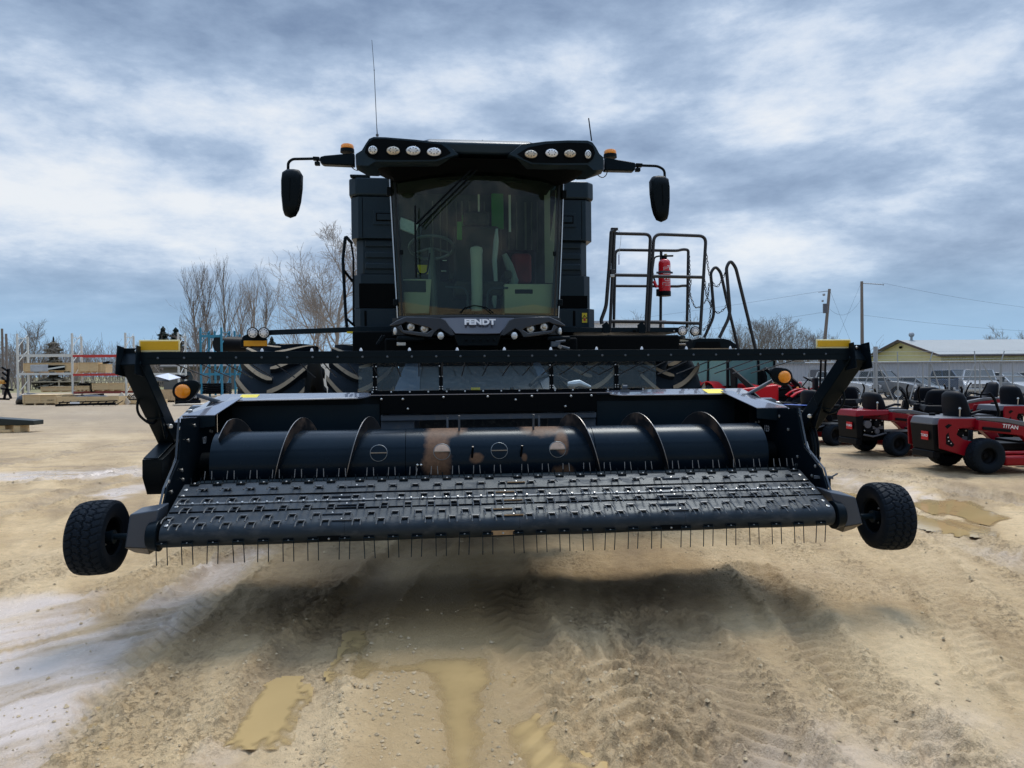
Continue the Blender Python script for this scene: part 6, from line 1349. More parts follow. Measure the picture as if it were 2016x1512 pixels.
# second fence run farther back at the left end (short return with gate)
# ------------------------------------------------ vehicles behind the fence (x forward)
def vehicle(kind, col, name):
    r = empty(name, (0, 0, 0)); bm_ = mat('car_paint_' + name, col, .3, var=.05, coat=.6) if True else None
    if kind == 'sedan': L_, Wd, h0, h1, hood, hr = 4.7, 1.8, .28, .92, 1.05, 1.45; cab = [(-1.75, .92), (-1.15, 1.42), (.35, 1.45), (1.15, .95)]; wb = 1.38; Rr = .32
    elif kind == 'suv': L_, Wd, h0, h1, hood, hr = 4.7, 1.88, .32, 1.08, 1.1, 1.72; cab = [(-2.2, 1.08), (-2.0, 1.66), (.35, 1.72), (1.15, 1.10)]; wb = 1.42; Rr = .36
    else: L_, Wd, h0, h1, hood, hr = 5.8, 2.02, .48, 1.22, 1.1, 1.92; cab = [(-.85, 1.22), (-.70, 1.88), (.75, 1.92), (1.35, 1.26)]; wb = 1.85; Rr = .41
    h = L_ / 2
    sec = [(-h, h0 + .1), (-h, h1 - .05), (-h + .1, h1), (cab[0][0], h1), (cab[3][0], h1 + .02), (h - .55, h1 - .10), (h - .08, h1 - .22), (h, h0 + .35), (h - .04, h0 + .06)]
    # wheel openings cut into the sill line
    low = [(h - .3, h0)]
    for cx_ in (wb, -wb): low += [(cx_ + (Rr + .08) * math.cos(a), max(h0, Rr + (Rr + .08) * math.sin(a))) for a in [math.pi * k / 8 for k in range(9)]]
    low += [(-h + .2, h0)]; prof = sec + low
    mb = MB(bm_); y1, y0 = Wd / 2, Wd / 2 - .10
    f = [Vector((x, -y1 + (.06 if abs(x) > h - .2 else 0), z)) for x, z in prof]
    mb.loft([[Vector((x, -y0 + .05, z)) if False else Vector((x * .985, -y1 + .0, z)) for x, z in prof], [Vector((x, -y1 * .9, z + .01)) for x, z in prof], [Vector((x, y1 * .9, z + .01)) for x, z in prof], [Vector((x * .985, y1, z)) for x, z in prof]]); mb.build('body', r, bevel=.03)
    mb = MB(bm_); (xa, za), (xb, zb_), (xc, zc_), (xd, zd) = cab; ti = .16
    def cr_(x, z, s): return Vector((x, s * (y1 - .04 - (ti if z > h1 + .2 else 0)), z))
    ro = [cr_(xb, zb_, -1), cr_(xc, zc_, -1), cr_(xc, zc_, 1), cr_(xb, zb_, 1)]; mb.hexa(ro + [p_ + Vector((0, 0, .05)) for p_ in ro]); mb.build('roof', r, bevel=.03)
    mb = MB(carglass); mb.loft([[cr_(xa, za, -1), cr_(xd, zd, -1), cr_(xd, zd, 1), cr_(xa, za, 1)], ro]); mb.build('window', r, smooth=0)
    for s in (-1, 1):
        for (p_, q_) in (((xa, za), (xb, zb_)), ((xd, zd), (xc, zc_)), ((lerp(xa, xd, .48), h1), (lerp(xb, xc, .48), zc_))): mb = MB(bm_); mb.beam(cr_(*p_, s) + Vector((0, s * .004, 0)), cr_(*q_, s) + Vector((0, s * .004, 0)), .07, .07); mb.build('pillar', r)
    if kind == 'pickup': mb = MB(matte); mb.bb(-h + .12, xa - .08, -y1 + .1, y1 - .1, h1 + .012, h1 + .02); mb.build('load_bed', r)
    mb = MB(blkm if kind != 'pickup' else chrome if False else greyp); zc2 = h1 - .35 if kind == 'pickup' else h0 + .38; mb.bb(h - .03, h + .015, -.55, .55, zc2 - .16, zc2 + .14); mb.use(zinc if kind == 'pickup' else blkm)
    mb.bb(h, h + .03, -.60, .60, zc2 - .02, zc2 + .02); mb.bb(h, h + .03, -.60, .60, zc2 + .13, zc2 + .16)
    if kind == 'pickup': mb.bb(h, h + .03, -.03, .03, zc2 - .16, zc2 + .14)
    mb.build('grille', r)
    mb = MB(blkm if kind != 'pickup' else zinc); mb.bb(h - .1, h + .09, -y1 + .05, y1 - .05, h0 + .02, h0 + .22); mb.build('bumper', r, bevel=.03)
    for s in (-1, 1): mb = MB(lampwhite); mb.box((h - .03, s * (y1 - .25), zc2 + .02), (.10, .36, .18)); mb.build('headlight', r, bevel=.02); 
    for s in (-1, 1): mb = MB(bm_); mb.box((xd - .15, s * (y1 + .10), h1 + .12), (.10, .18, .16)); mb.build('wing_mirror', r, bevel=.02)
    for cx_ in (wb, -wb):
        for s in (-1, 1):
            e = empty('wheel', (cx_, s * (y1 - .14), Rr)); e.parent = r
            mb = MB(cleanrubber); mb.lathe([(Rr * .6, -.11), (Rr * .95, -.12), (Rr, -.08), (Rr, .08), (Rr * .95, .12), (Rr * .6, .11)], (0, 0, 0), (0, 1, 0), 28); mb.build('tyre', e, fix=False)
            mb = MB(zinc); mb.lathe([(Rr * .6, .09), (Rr * .5, .06), (Rr * .15, .08), (.001, .09)], (0, 0, 0), (0, s, 0), 20); mb.build('rim', e)
    return r
VD = 52.0; VZ = -.36
def putv(o, px, rz, label, cat, dd_=0): o.location = ((px - 1008) / 1456 * (VD + dd_), VD + dd_, VZ); o.rotation_euler = (0, 0, R(rz)); tag(o, label, cat, 'vehicles parked behind the fence')
WH = (.38, .40, .42)
putv(vehicle('pickup', WH, 'pickup_truck'), 1640, -48, 'white pickup truck leftmost behind the fence, nose to the right', 'pickup truck')
putv(vehicle('pickup', (.13, .14, .15), 'pickup_truck'), 1724, -48, 'silver pickup truck with split grille behind the thick gate post', 'pickup truck')
putv(vehicle('sedan', (.085, .105, .12), 'car'), 1800, -55, 'dark grey sedan car with pale headlights behind the fence', 'car')
putv(vehicle('pickup', (.02, .055, .11), 'pickup_truck'), 1866, -60, 'dark blue pickup truck standing behind the grey sedan', 'pickup truck', 5)
putv(vehicle('pickup', (.33, .35, .37), 'pickup_truck'), 1925, -118, 'white pickup truck with black grille bars and front wheel showing, right of the blue one', 'pickup truck')
putv(vehicle('suv', WH, 'car'), 1978, -75, 'white car with oval dark grille near the right edge', 'car')
putv(vehicle('suv', (.12, .13, .12), 'car'), 2042, -70, 'dull grey-green car cut by the right edge', 'car')
# ------------------------------------------------ buildings
def corr(name, col, st=(40, 40, 1), rough=.45):
    m = mat(name, col, rough, var=.1, vscale=.8); nt = m.node_tree; B_ = nt.nodes['Principled BSDF']
    w_ = nt.nodes.new('ShaderNodeTexWave'); w_.inputs['Scale'].default_value = 1.0; w_.bands_direction = 'X'; tcn = nt.nodes.new('ShaderNodeTexCoord'); mp_ = nt.nodes.new('ShaderNodeMapping'); mp_.inputs['Scale'].default_value = st
    nt.links.new(tcn.outputs['Object'], mp_.inputs[0]); nt.links.new(mp_.outputs[0], w_.inputs['Vector']); b_ = nt.nodes.new('ShaderNodeBump'); b_.inputs['Distance'].default_value = .05; b_.inputs['Strength'].default_value = 1; nt.links.new(w_.outputs['Fac'], b_.inputs['Height']); nt.links.new(b_.outputs[0], B_.inputs['Normal']); return m
ywall = corr('yellow_metal_siding', (.52, .47, .22), (1.2, 1.2, .01)); rroof = corr('pale_metal_roof', (.20, .23, .245), (1.0, .01, .01)); wsid = corr('white_metal_siding', (.42, .45, .50), (1.0, 1.0, .01))
brown = mat('brown_trim', (.07, .045, .035), .6)
YB = empty('yellow_shed', (40.6, 70, -.4), 0, 'long yellow metal shed with pale grey gabled roof behind the fence', 'building')
ez, rz_, gw, yl = 3.35, 4.95, 14.0, 60.0
mb = MB(ywall); mb.prism([(0, 0, 0), (0, gw, 0), (0, gw, ez), (0, gw / 2, rz_), (0, 0, ez)], (yl, 0, 0)); mb.build('wall', YB, smooth=0)
mb = MB(rroof)
mb.prism([(-.4, -.4, ez - .02), (-.4, gw / 2, rz_ + .06), (-.4, gw / 2, rz_ + .14), (-.4, -.4, ez + .07)], (yl, 0, 0)); mb.prism([(-.4, gw + .4, ez - .02), (-.4, gw / 2, rz_ + .06), (-.4, gw / 2, rz_ + .14), (-.4, gw + .4, ez + .07)], (yl, 0, 0)); rf = mb.build('roof', YB, smooth=0)
mb = MB(brown); mb.beam((-.44, -.4, ez), (-.44, gw / 2, rz_ + .1), .06, .22); mb.beam((-.44, gw + .4, ez), (-.44, gw / 2, rz_ + .1), .06, .22); mb.bb(-.4, yl, -.44, -.40, ez - .12, ez + .10); mb.build('roof_trim', YB, smooth=0)
mb = MB(brown); mb.bb(-.03, 0, 4.5, 9.5, 2.5, 2.62); mb.use(matte); mb.bb(-.02, -.0, 4.5, 9.5, 0, 2.5); mb.build('shed_door', YB, smooth=0)
mb = MB(matte); mb.ball((-.15, gw / 2, 4.35), .15, 10, 6); mb.build('wall_lamp', YB); mb = MB(galv); mb.cyl((1, gw / 2, rz_ + .1), (1, gw / 2, rz_ + .6), .12, n=10); mb.ball((1, gw / 2, rz_ + .7), .28, 10, 6); mb.build('roof_vent', YB)
GB = empty('white_shed', (19.0, 62, -.4), 0, 'low white corrugated metal building behind the parked vehicles', 'building')
mb = MB(wsid); mb.bb(0, 60, 0, 5, 0, 2.62); mb.build('wall', GB, smooth=0); mb = MB(rroof); mb.bb(-.1, 60.1, -.15, 5.1, 2.62, 2.74); mb.build('roof', GB, smooth=0); mb = MB(greyp); mb.bb(6, 6.9, -.03, 0, .1, 2.1); mb.build('door', GB)
WB = empty('white_building', (5.6, 62, 0), 0, 'tall white flat-roofed building showing behind the platform', 'building')
mb = MB(corr('white_steel_wall', (.66, .67, .68), (1, 1, .01))); mb.bb(0, 7.2, 0, 10, 0, 5.75); mb.build('wall', WB, smooth=0); mb = MB(wsid); mb.bb(-.12, 7.32, -.12, 10.1, 5.75, 5.95); mb.build('roof', WB, smooth=0)
HB = empty('grey_house', (-40.5, 86, 0), R(8), 'weathered grey house behind the bare trees at the left', 'building')
gh = mat('weathered_boards', (.17, .16, .15), .8, var=.2, vscale=2, stretch=(.2, .2, 6)); mb = MB(gh); mb.bb(0, 9, 0, 7, 0, 2.7); mb.prism([(0, 0, 2.7), (0, 7, 2.7), (0, 3.5, 4.1)], (9, 0, 0)); mb.build('wall', HB, smooth=0)
mb = MB(mat('shingles', (.12, .115, .11), .9, var=.3, vscale=5)); mb.prism([(-.3, -.4, 2.6), (-.3, 3.5, 4.2), (-.3, 3.5, 4.35), (-.3, -.4, 2.75)], (9.6, 0, 0)); mb.prism([(-.3, 7.4, 2.6), (-.3, 3.5, 4.2), (-.3, 3.5, 4.35), (-.3, 7.4, 2.75)], (9.6, 0, 0)); mb.build('roof', HB, smooth=0); mb = MB(carglass); mb.bb(2, 3.2, -.02, 0, 1.1, 2.1); mb.build('window', HB); mb = MB(carglass); mb.bb(5.5, 6.7, -.02, 0, 1.1, 2.1); mb.build('window', HB)
# white box trailer seen between the front tyres
WT = empty('box_trailer', ((608 - 1008) / 1456 * 40, 40, 0), R(4), 'white box trailer with small lettering seen between the front tyres', 'trailer')
mb = MB(mat('trailer_white', (.70, .68, .62), .5, var=.06)); mb.bb(0, 3.4, 0, 6, .55, 2.55)
for x in (.85, 1.7, 2.55): mb.bb(x - .01, x + .01, -.01, 0, .6, 2.5)
for z in (1.0, 1.5, 2.0): mb.bb(.02, 3.38, -.006, 0, z - .01, z + .01)
mb.build('box', WT, bevel=.02); mb = MB(matte); mb.bb(.1, 3.3, .1, 5.9, .35, .55); mb.build('chassis', WT)
for x in (.3, 3.1): mb = MB(cleanrubber); mb.lathe([(.2, -.12), (.38, -.12), (.4, 0), (.38, .12), (.2, .12)], (x, 3, .4), (1, 0, 0), 24); mb.build('wheel', WT)
text_mesh('NC1A', .16, blackst, Matrix.Translation((.78, -.008, 2.05)) @ RX, 'lettering', WT, .001)
# ------------------------------------------------ power poles
wood = mat('weathered_pole', (.20, .17, .145), .85, var=.3, vscale=6, stretch=(3, 3, .3)); wirem = mat('power_line', (.03, .03, .035), .6)
def pole(px_t, py_t, px_b, py_b, d, label):
    t = W(px_t, py_t, d); b = W(px_b, py_b, d); b2_ = lerp(t, b, (t.z + .4) / (t.z - b.z)); r = empty('utility_pole', b2_, 0, label, 'utility pole', 'wooden utility poles on the skyline')
    mb = MB(wood); mb.tube([Vector((0, 0, 0)), t - b2_], [.16, .11], 12); mb.build('pole', r); return r, t - b2_, b2_
pr1, tp1, base1 = pole(1633, 569, 1622, 690, 60, 'leaning wooden utility pole with a grey transformer can')
pr2, tp2, base2 = pole(1696.5, 554, 1697.5, 690, 62, 'straight wooden utility pole, taller and right of the transformer one')
mb = MB(greyp); q_ = W(1624.5, 598, 59.6) - base1; mb.tube([q_, q_ - Vector((0, 0, .75))], .18, 12); mb.build('transformer', pr1); mb = MB(galv); q_ = W(1622, 580, 59.6) - base1; mb.ball(q_, .12, 8, 6); mb.ball(q_ + Vector((-.1, 0, -.5)), .1, 8, 6); mb.beam(tp1 - Vector((.0, 0, .15)), tp1 + Vector((-.9, 0, -.25)), .05, .05); mb.build('cutout', pr1)
mb = MB(galv); q_ = tp2 + Vector((.1, 0, -.15)); mb.tube([q_, q_ + Vector((1.6, 0, -.12))], .04, 6); mb.ball(q_ + Vector((1.7, 0, -.14)), .07, 6, 5); mb.build('insulator', pr2)
def sag(a, b, s, n=12): return [lerp(a, b, k / n) - Vector((0, 0, s * 4 * (k / n) * (1 - k / n))) for k in range(n + 1)]
T1, T2 = base1 + tp1, base2 + tp2
for i, (a, b, s) in enumerate(((T1 + Vector((-.9, 0, -.2)), Vector((-10, 95, 6.4)), .6), (T1 - Vector((0, 0, 1.8)), Vector((-6, 92, 4.4)), .6), (T2 + Vector((1.7, 0, -.14)), Vector((75, 85, 7.6)), .8), (T2 - Vector((0, 0, 2.8)), Vector((75, 86, 5.6)), .6), (T1, base2 + Vector((-.4, 0, 3.0)), .05), (T2, base1 + Vector((.8, 0, 3.2)), .05), (T2 - Vector((0, 0, 1.4)), T1 - Vector((0, 0, 1.6)), .9))):
    mb = MB(wirem); mb.tube(sag(a, b, s), .008, 4); o = mb.build('power_line', None); tag(o, ['thin power line running left from the top of the leaning pole', 'lower power line running left from the leaning pole', 'thin power line running right from the top of the straight pole', 'lower power line running right from the straight pole', 'guy wire crossing down from the leaning pole', 'guy wire crossing down from the straight pole', 'slack wire hanging between the two utility poles'][i], 'power line', 'power lines at the utility poles')
# ------------------------------------------------ yard stock at the left
pine = mat('pine_boards', (.64, .47, .26), .75, var=.18, vscale=4, stretch=(.6, .6, 7), dirt=(.25, .18, .11), damt=.1, dscale=3)
osb = mat('osb_board', (.60, .43, .25), .8, var=.35, vscale=12); palew = mat('pale_boards', (.50, .43, .34), .8, var=.25, vscale=4)
rackw = mat('rack_white', (.62, .63, .60), .5, var=.1, dirt=(.4, .36, .30), damt=.1); rackr = mat('rack_red', (.50, .045, .04), .5, var=.12); rackrr = mat('rack_faded_red', (.30, .07, .06), .7, var=.3); rackb = mat('rack_blue', (.035, .22, .34), .45, var=.12)
film = mat('plastic_film', (.42, .45, .48), .25, bump=.02, bscale=6, var=.3, vscale=3); blackp = mat('black_wrap', (.018, .02, .024), .3, bump=.03, bscale=5)
def rect(px0, px1, py0, py1, Y): a = W(px0, py1, Y); b = W(px1, py0, Y); return a.x, b.x, a.z, b.z
def crate(px0, px1, pyt, pyb, Y, dp, label, name='wooden_crate', m=None, open_=False, pallet=True, ground=False):
    x0, x1, z0, z1 = rect(px0, px1, pyt, pyb, Y); base = 0.0 if ground else z0; z1 += base - z0; z0 = base
    r = empty(name, ((x0 + x1) / 2, Y, z0), 0, label, 'crate' if 'crate' in name else 'pallet' if 'pallet' in name else 'box'); w_ = (x1 - x0) / 2; h_ = z1 - z0; ph = min(.13, h_ * .3) if pallet else 0; m = m or pine
    mb = MB(m); n = max(2, int(round((h_ - ph) / .16)))
    for k in range(n):
        a, b = ph + (h_ - ph) * k / n, ph + (h_ - ph) * (k + 1) / n - .008
        mb.bb(-w_, w_, -.02, .01, a, b); mb.bb(-w_, w_, dp - .02, dp, a, b); mb.bb(-w_, -w_ + .03, .012, dp - .022, a, b); mb.bb(w_ - .03, w_, .012, dp - .022, a, b)
    for x in (-w_ + .03, 0, w_ - .03): mb.bb(x - .05, x + .05, -.045, -.021, ph, h_)
    mb.build('boards', r, smooth=0)
    if not open_:
        mb = MB(m); n = max(3, int(2 * w_ / .3))
        for k in range(n): a, b = lerp(-w_ - .02, w_ + .02, k / n), lerp(-w_ - .02, w_ + .02, (k + 1) / n) - .01; mb.bb(a, b, -.06, dp + .02, h_ + .001, h_ + .026)
        mb.build('lid', r, smooth=0)
    if pallet:
        mb = MB(m); 
        for k in range(4): x = lerp(-w_ + .06, w_ - .06, k / 3); mb.bb(x - .06, x + .06, -.01, dp - .01, .0, ph - .03)
        mb.bb(-w_, w_, -.02, dp, ph - .028, ph - .004); mb.build('pallet_base', r, smooth=0)
    return r, w_, h_, dp
RD = 60.0
def rack(name, pxs, ytop, Y, dep, m, beams, label, bot=None):
    x0 = W(pxs[0], 740, Y).x; r = empty(name, (x0, Y, 0), 0, label, 'pallet rack')
    X = [W(p_, 740, Y).x - x0 for p_ in pxs]; H_ = W(pxs[0], ytop, Y).z
    for x in X:
        for dy in (0, dep):
            mb = MB(m); mb.bb(x - .07, x + .07, dy - .05, dy + .05, 0, H_ - (.2 if dy else 0)); mb.build('upright', r)
        mb = MB(m); zz_ = .3; up = 1
        while zz_ < H_ - .6: mb.beam((x, 0, zz_), (x, dep, zz_ + 1.1), .04, .05); zz_ += 1.25
        for z in (.25, H_ - .35): mb.beam((x, 0, z), (x, dep, z), .04, .05)
        mb.build('frame_brace', r)
    for i, py, mm in beams:
        z = W(pxs[i], py, Y).z
        for dy in (-.06, dep + .06): mb = MB(mm); mb.bb(X[i] + .08, X[i + 1] - .08, dy - .025, dy + .025, z - .09, z + .09); mb.build('beam', r)
    return r
rack('pallet_rack', [35, 143, 248, 352], 657, RD, 1.3, rackw, [(0, 700, rackw), (0, 736.5, rackw), (1, 701, rackr), (1, 738, rackr), (1, 773, rackrr), (2, 701, rackr), (2, 737, rackw)], 'tall white pallet rack with red beams in its right bays')
rack('pallet_rack', [396, 437], 645, 57, 1.6, rackb, [(0, 662, rackb), (0, 737, rackb)], 'blue pallet rack holding black drums, front frame of the pair')
rack('pallet_rack', [424, 463], 652, 61.5, 1.2, rackb, [(0, 668, rackb), (0, 737, rackb)], 'blue pallet rack behind, half hidden by the yellow-lamp arm end')
crate(47, 140, 714.5, 734, RD + .1, 1.1, 'long slatted crate wrapped in clear film on the white rack shelf')
x0, x1, z0, z1 = rect(60, 95, 718, 732, RD - .02); mb = MB(film); mb.bb(x0, x1, RD - .05, RD + .05, z0, z1); tag(mb.build('plastic_sheet', None, bevel=.03), 'bluish clear plastic sheet over the front of the shelf crate', 'plastic sheet')
x0, x1, z0, z1 = rect(95, 128, 719, 729, RD - .02); mb = MB(paperw); mb.beam((x0, RD - .07, z0 + .1), (x1, RD - .07, z1 - .1), .03, .12); mb.use(matte); mb.bb(x0, x1, RD - .045, RD - .036, z0, z1); tag(mb.build('metal_parts', None), 'white and black metal parts inside the shelf crate opening', 'metal parts')
crate(155, 193, 714, 734, RD, 1.1, 'plain tan wooden crate on the upper red beams')
crate(194, 208, 717, 734, RD + .1, 1.0, 'narrow wooden crate beside the plain tan crate on the red beams')
mb = MB(blkm); a = W(203, 715, RD + .2); mb.tube([a, a + Vector((.5, 0, .1))], .09, 8); mb.tube([a + Vector((-.2, 0, -.12)), a + Vector((.8, 0, .08))], .03, 6); tag(mb.build('metal_shaft', None), 'short black shaft lying on top of the narrow crate', 'machine part')
crate(81, 141, 761.5, 772, RD, 1.2, 'low orange-brown pallet of boards under the white bay', 'wooden_pallet', open_=False)
crate(149, 175, 760, 770, RD - .3, 1.0, 'short crate under the black hooks in the red bay')
mb = MB(blkm); x0, x1, z0, z1 = rect(150, 182, 753, 760, RD - .2); rr3 = random.Random(4)
for k in range(14): x = lerp(x0, x1, k / 13); mb.tube([(x, RD, z0), (x + .08, RD - .1, z1 + rr3.uniform(-.08, .1)), (x + .2, RD, z1 - .1), (x + .16, RD, z0)], .04, 6)
mb.bb(x0, x1, RD - .05, RD + .05, z0, z0 + .12); mb.bb(x1 - .25, x1 + .1, RD - .1, RD + .1, z0 - .5, z0); tag(mb.build('coupling_parts', None), 'row of black hooked castings lying on the short crate', 'machine parts')
crate(182, 244, 754.5, 770, RD - .2, 1.3, 'long tan crate on the lowest red beams')
mb = MB(palew); x0, x1, z0, z1 = rect(70, 150, 769, 775, RD - 1.2); mb.bb(x0, x1, RD - 1.4, RD - .2, 0.02, .16); tag(mb.build('timber_stack', None), 'weathered flat timbers lying before the white rack', 'timber')
CD = 44.0
crate(46, 112, 778, 798, CD, 1.6, 'new pale pine crate with stamped lettering, in front of the racks', ground=True)
text_mesh('556 00710', .11, blackst, Matrix.Translation(W(101, 788, CD - .06)) @ RX, 'lettering', None, .001); tl_ = bpy.data.objects['lettering.%03d' % (len([o for o in bpy.data.objects if o.name.startswith('lettering')]) - 1)] if False else [o for o in bpy.data.objects if o.name.startswith('lettering') and o.parent is None][-1]
cr_ob = [o for o in bpy.data.objects if o.get('label', '').startswith('new pale pine crate')][0]; 
bpy.context.view_layer.update(); mw = tl_.matrix_world.copy(); tl_.parent = cr_ob; tl_.data.transform(Matrix.Translation(-cr_ob.location))
r, w_, h_, dp = crate(109, 234, 784.5, 803, CD - 1, 1.3, 'long open pine crate holding black coiled parts', open_=True, ground=True)
def bundle(px0, px1, pyt, pyb, Y, dp, m, label, cat, name, seed=1):
    x0, x1, z0, z1 = rect(px0, px1, pyt, pyb, Y); mb = MB(m); rr = random.Random(seed); n = 14; rings = []
    for k in range(n + 1):
        t = k / n; x = lerp(x0, x1, t); s = max(.08, math.sin(math.pi * min(.98, max(.02, t))) ** .45); hh_ = (z1 - z0) * s * rr.uniform(.85, 1.05)
        rings.append([Vector((x, Y + dp / 2 + dp / 2 * math.cos(a) * s, z0 + max(0, .5 * hh_ + .5 * hh_ * math.sin(a) * rr.uniform(.93, 1.04)))) for a in [2 * math.pi * i / 14 for i in range(14)]])
    mb.loft(rings); return tag(mb.build(name, None, smooth=50), label, cat)
bundle(112, 232, 776, 796, CD - .6, .9, blackp, 'black coiled auger parts filling the long open crate', 'machine parts', 'auger_flighting', 3)
mb = MB(blkm); x0, x1, z0, z1 = rect(118, 200, 775, 786, CD + .6); mb.hexa([Vector(p) for p in ((x0, CD + .5, z0), (x1, CD + .5, z0 + .1), (x1, CD + .9, z0 + .1), (x0, CD + .9, z0), (x0, CD + .5, z0 + .2), (x1, CD + .5, z1), (x1, CD + .9, z1), (x0, CD + .9, z0 + .2))]); tag(mb.build('steel_beam', None, bevel=.02), 'dark steel beam propped up behind the long open crate', 'steel beam')
bundle(18, 70, 773, 798, CD + .8, 1.6, blackp, 'glossy black wrapped bundle left of the new pine crate', 'wrapped bundle', 'wrapped_bundle', 8)
mb = MB(blkm); x0, x1, z0, z1 = rect(114, 231, 794, 805, CD - 2.4); Y = CD - 2.6
mb.beam((x0, Y, .08), (x1, Y, .16), .10, .12); mb.beam((x0, Y + .3, .22), (x1, Y + .2, .30), .06, .06)
for k in range(9): x = lerp(x0, x1, k / 8); mb.beam((x, Y, .05), (x + .3, Y + .25, .30), .05, .04)
mb.use(whitepr); mb.bb(lerp(x0, x1, .25), lerp(x0, x1, .41), Y - .06, Y - .055, .16, .26); tag(mb.build('steel_frame', None), 'black steel frame with a white tag lying before the long crate', 'implement')  # a plain black steel frame, not known to be a harrow
mb = MB(palew); a, b = W(254, 798, CD - .5), W(237, 776, CD + .1); a.z = 0.02; mb.beam(a, b, .28, .06, (0, -1, .2)); tag(mb.build('leaning_plank', None), 'pale plank leaning at a slant beside the long crate', 'plank')
crate(252, 310, 789, 798, CD - .3, 1.3, 'low flat crate under the black comb-like rack', 'wooden_pallet', open_=True, ground=True)
mb = MB(blkm); x0, x1, z0, z1 = rect(252, 300, 776, 789, CD); 
for k in range(18): x = lerp(x0, x1, k / 17); mb.tube([(x, CD, z0), (x, CD - .05, z0 + .22), (x + .05, CD + .1, z1 - .03 * (k % 3))], .028, 6)
mb.bb(x0, x1, CD - .1, CD + .1, z0 - .02, z0 + .1); tag(mb.build('tine_rack', None), 'black comb-like row of tines standing on the low crate', 'machine part')
crate(300, 368, 751, 776, 47, 1.6, 'large particle-board crate behind the left guard arm', m=osb, open_=True, ground=True)
mb = MB(mat('white_sheet', (.62, .63, .68), .4)); q_ = [W(296, 752, 47), W(330, 734, 48.5), W(357, 743, 48), W(331, 748.5, 46.6)]; mb.prism([W(305, 740, 48.6), W(331, 734.5, 48.8), W(356, 743, 48), W(333, 748, 46.8)], (0, 0, -.03)); mb.use(blkm); mb.prism([W(303, 741, 48.4) - Vector((0, 0, .04)), W(333, 748, 46.8) - Vector((0, 0, .04)), W(333, 750.5, 46.8) - Vector((0, 0, .02)), W(303, 749, 47)], (0, .05, 0)); tag(mb.build('sheet_metal_hood', None, smooth=0), 'white sheet metal hood tilted on top of the particle-board crate', 'sheet metal')
mb = MB(blkm); q_ = W(352, 742, 48.8); mb.box(q_ + Vector((.2, 0, 0)), (.7, .5, .2), Matrix.Rotation(.2, 3, 'Y')); mb.box(q_ + Vector((.5, 0, .02)), (.4, .3, .1), Matrix.Rotation(-.3, 3, 'Y')); tag(mb.build('sheet_metal_parts', None, bevel=.02), 'dark sheet metal parts piled right of the white hood', 'metal parts')
bundle(261, 283, 756, 775, 50, .8, mat('white_bag', (.6, .61, .62), .6, bump=.02, bscale=4), 'crumpled white bag behind the left guard arm', 'bag', 'white_bag', 2)
mb = MB(palew)
for k in range(6): a, b = W(250 + k * 3, 768 + k, 52), W(300 + k * 8, 776 + k * .5, 48); a.z = max(.05, a.z * .4); b.z = .05 + .03 * k; mb.beam(a, b, .25, .05)
tag(mb.build('loose_timber', None), 'loose pale boards lying around the particle-board crate', 'timber')
crate(348, 392, 771, 784, 46, 1.2, 'grey weathered crate behind the left amber lamp', m=palew, ground=True)
for k, (a_, b_, yy, lab) in enumerate(((345, 392, 783, 'upper black pipe lying below the left amber lamp'), (345, 395, 789, 'lower black pipe lying below the left amber lamp'))):
    p_, q_ = W(a_, yy, 42 + .01), W(b_, yy, 42.4); p_.z = .42 - .26 * k; q_.z = p_.z; mb = MB(blkm); mb.cyl(p_, q_, .13, n=14); tag(mb.build('steel_pipe', None), lab, 'pipe', 'pipes below the lamp')
mb = MB(palew); a = W(340, 795, 41); b = W(398, 795, 41); mb.bb(a.x, b.x, 41, 42.6, .01, .09); tag(mb.build('wooden_skid', None), 'flat wooden skid carrying the black pipes', 'skid')
# drums in the blue rack
mb = MB(blkm); a = W(428, 677, 57.6); mb.cyl(a, a + Vector((1.6, 2.4, 0)), .62, n=28); tag(mb.build('plastic_tank', None, smooth=40), 'black plastic drum lying on top shelf of the blue rack', 'drum')
mb = MB(greyp); mb.use(blkm); mb.cyl(W(466, 683, 62), W(466, 683, 62) + Vector((.3, .6, 0)), .5, n=20); tag(mb.build('plastic_tank', None, smooth=40), 'smaller black drum at the right end of the blue rack', 'drum')
mb = MB(blkm); x0, x1, z0, z1 = rect(399, 446, 754, 776, 57.5)
for k in range(5): mb.bb(x0, x1, 57.3, 58.6, lerp(z0, z1, k / 5) + .01, lerp(z0, z1, (k + 1) / 5) - .01)
tag(mb.build('rubber_mats', None, bevel=.03), 'black stack of rubber mats in the bottom of the blue rack', 'rubber mats')
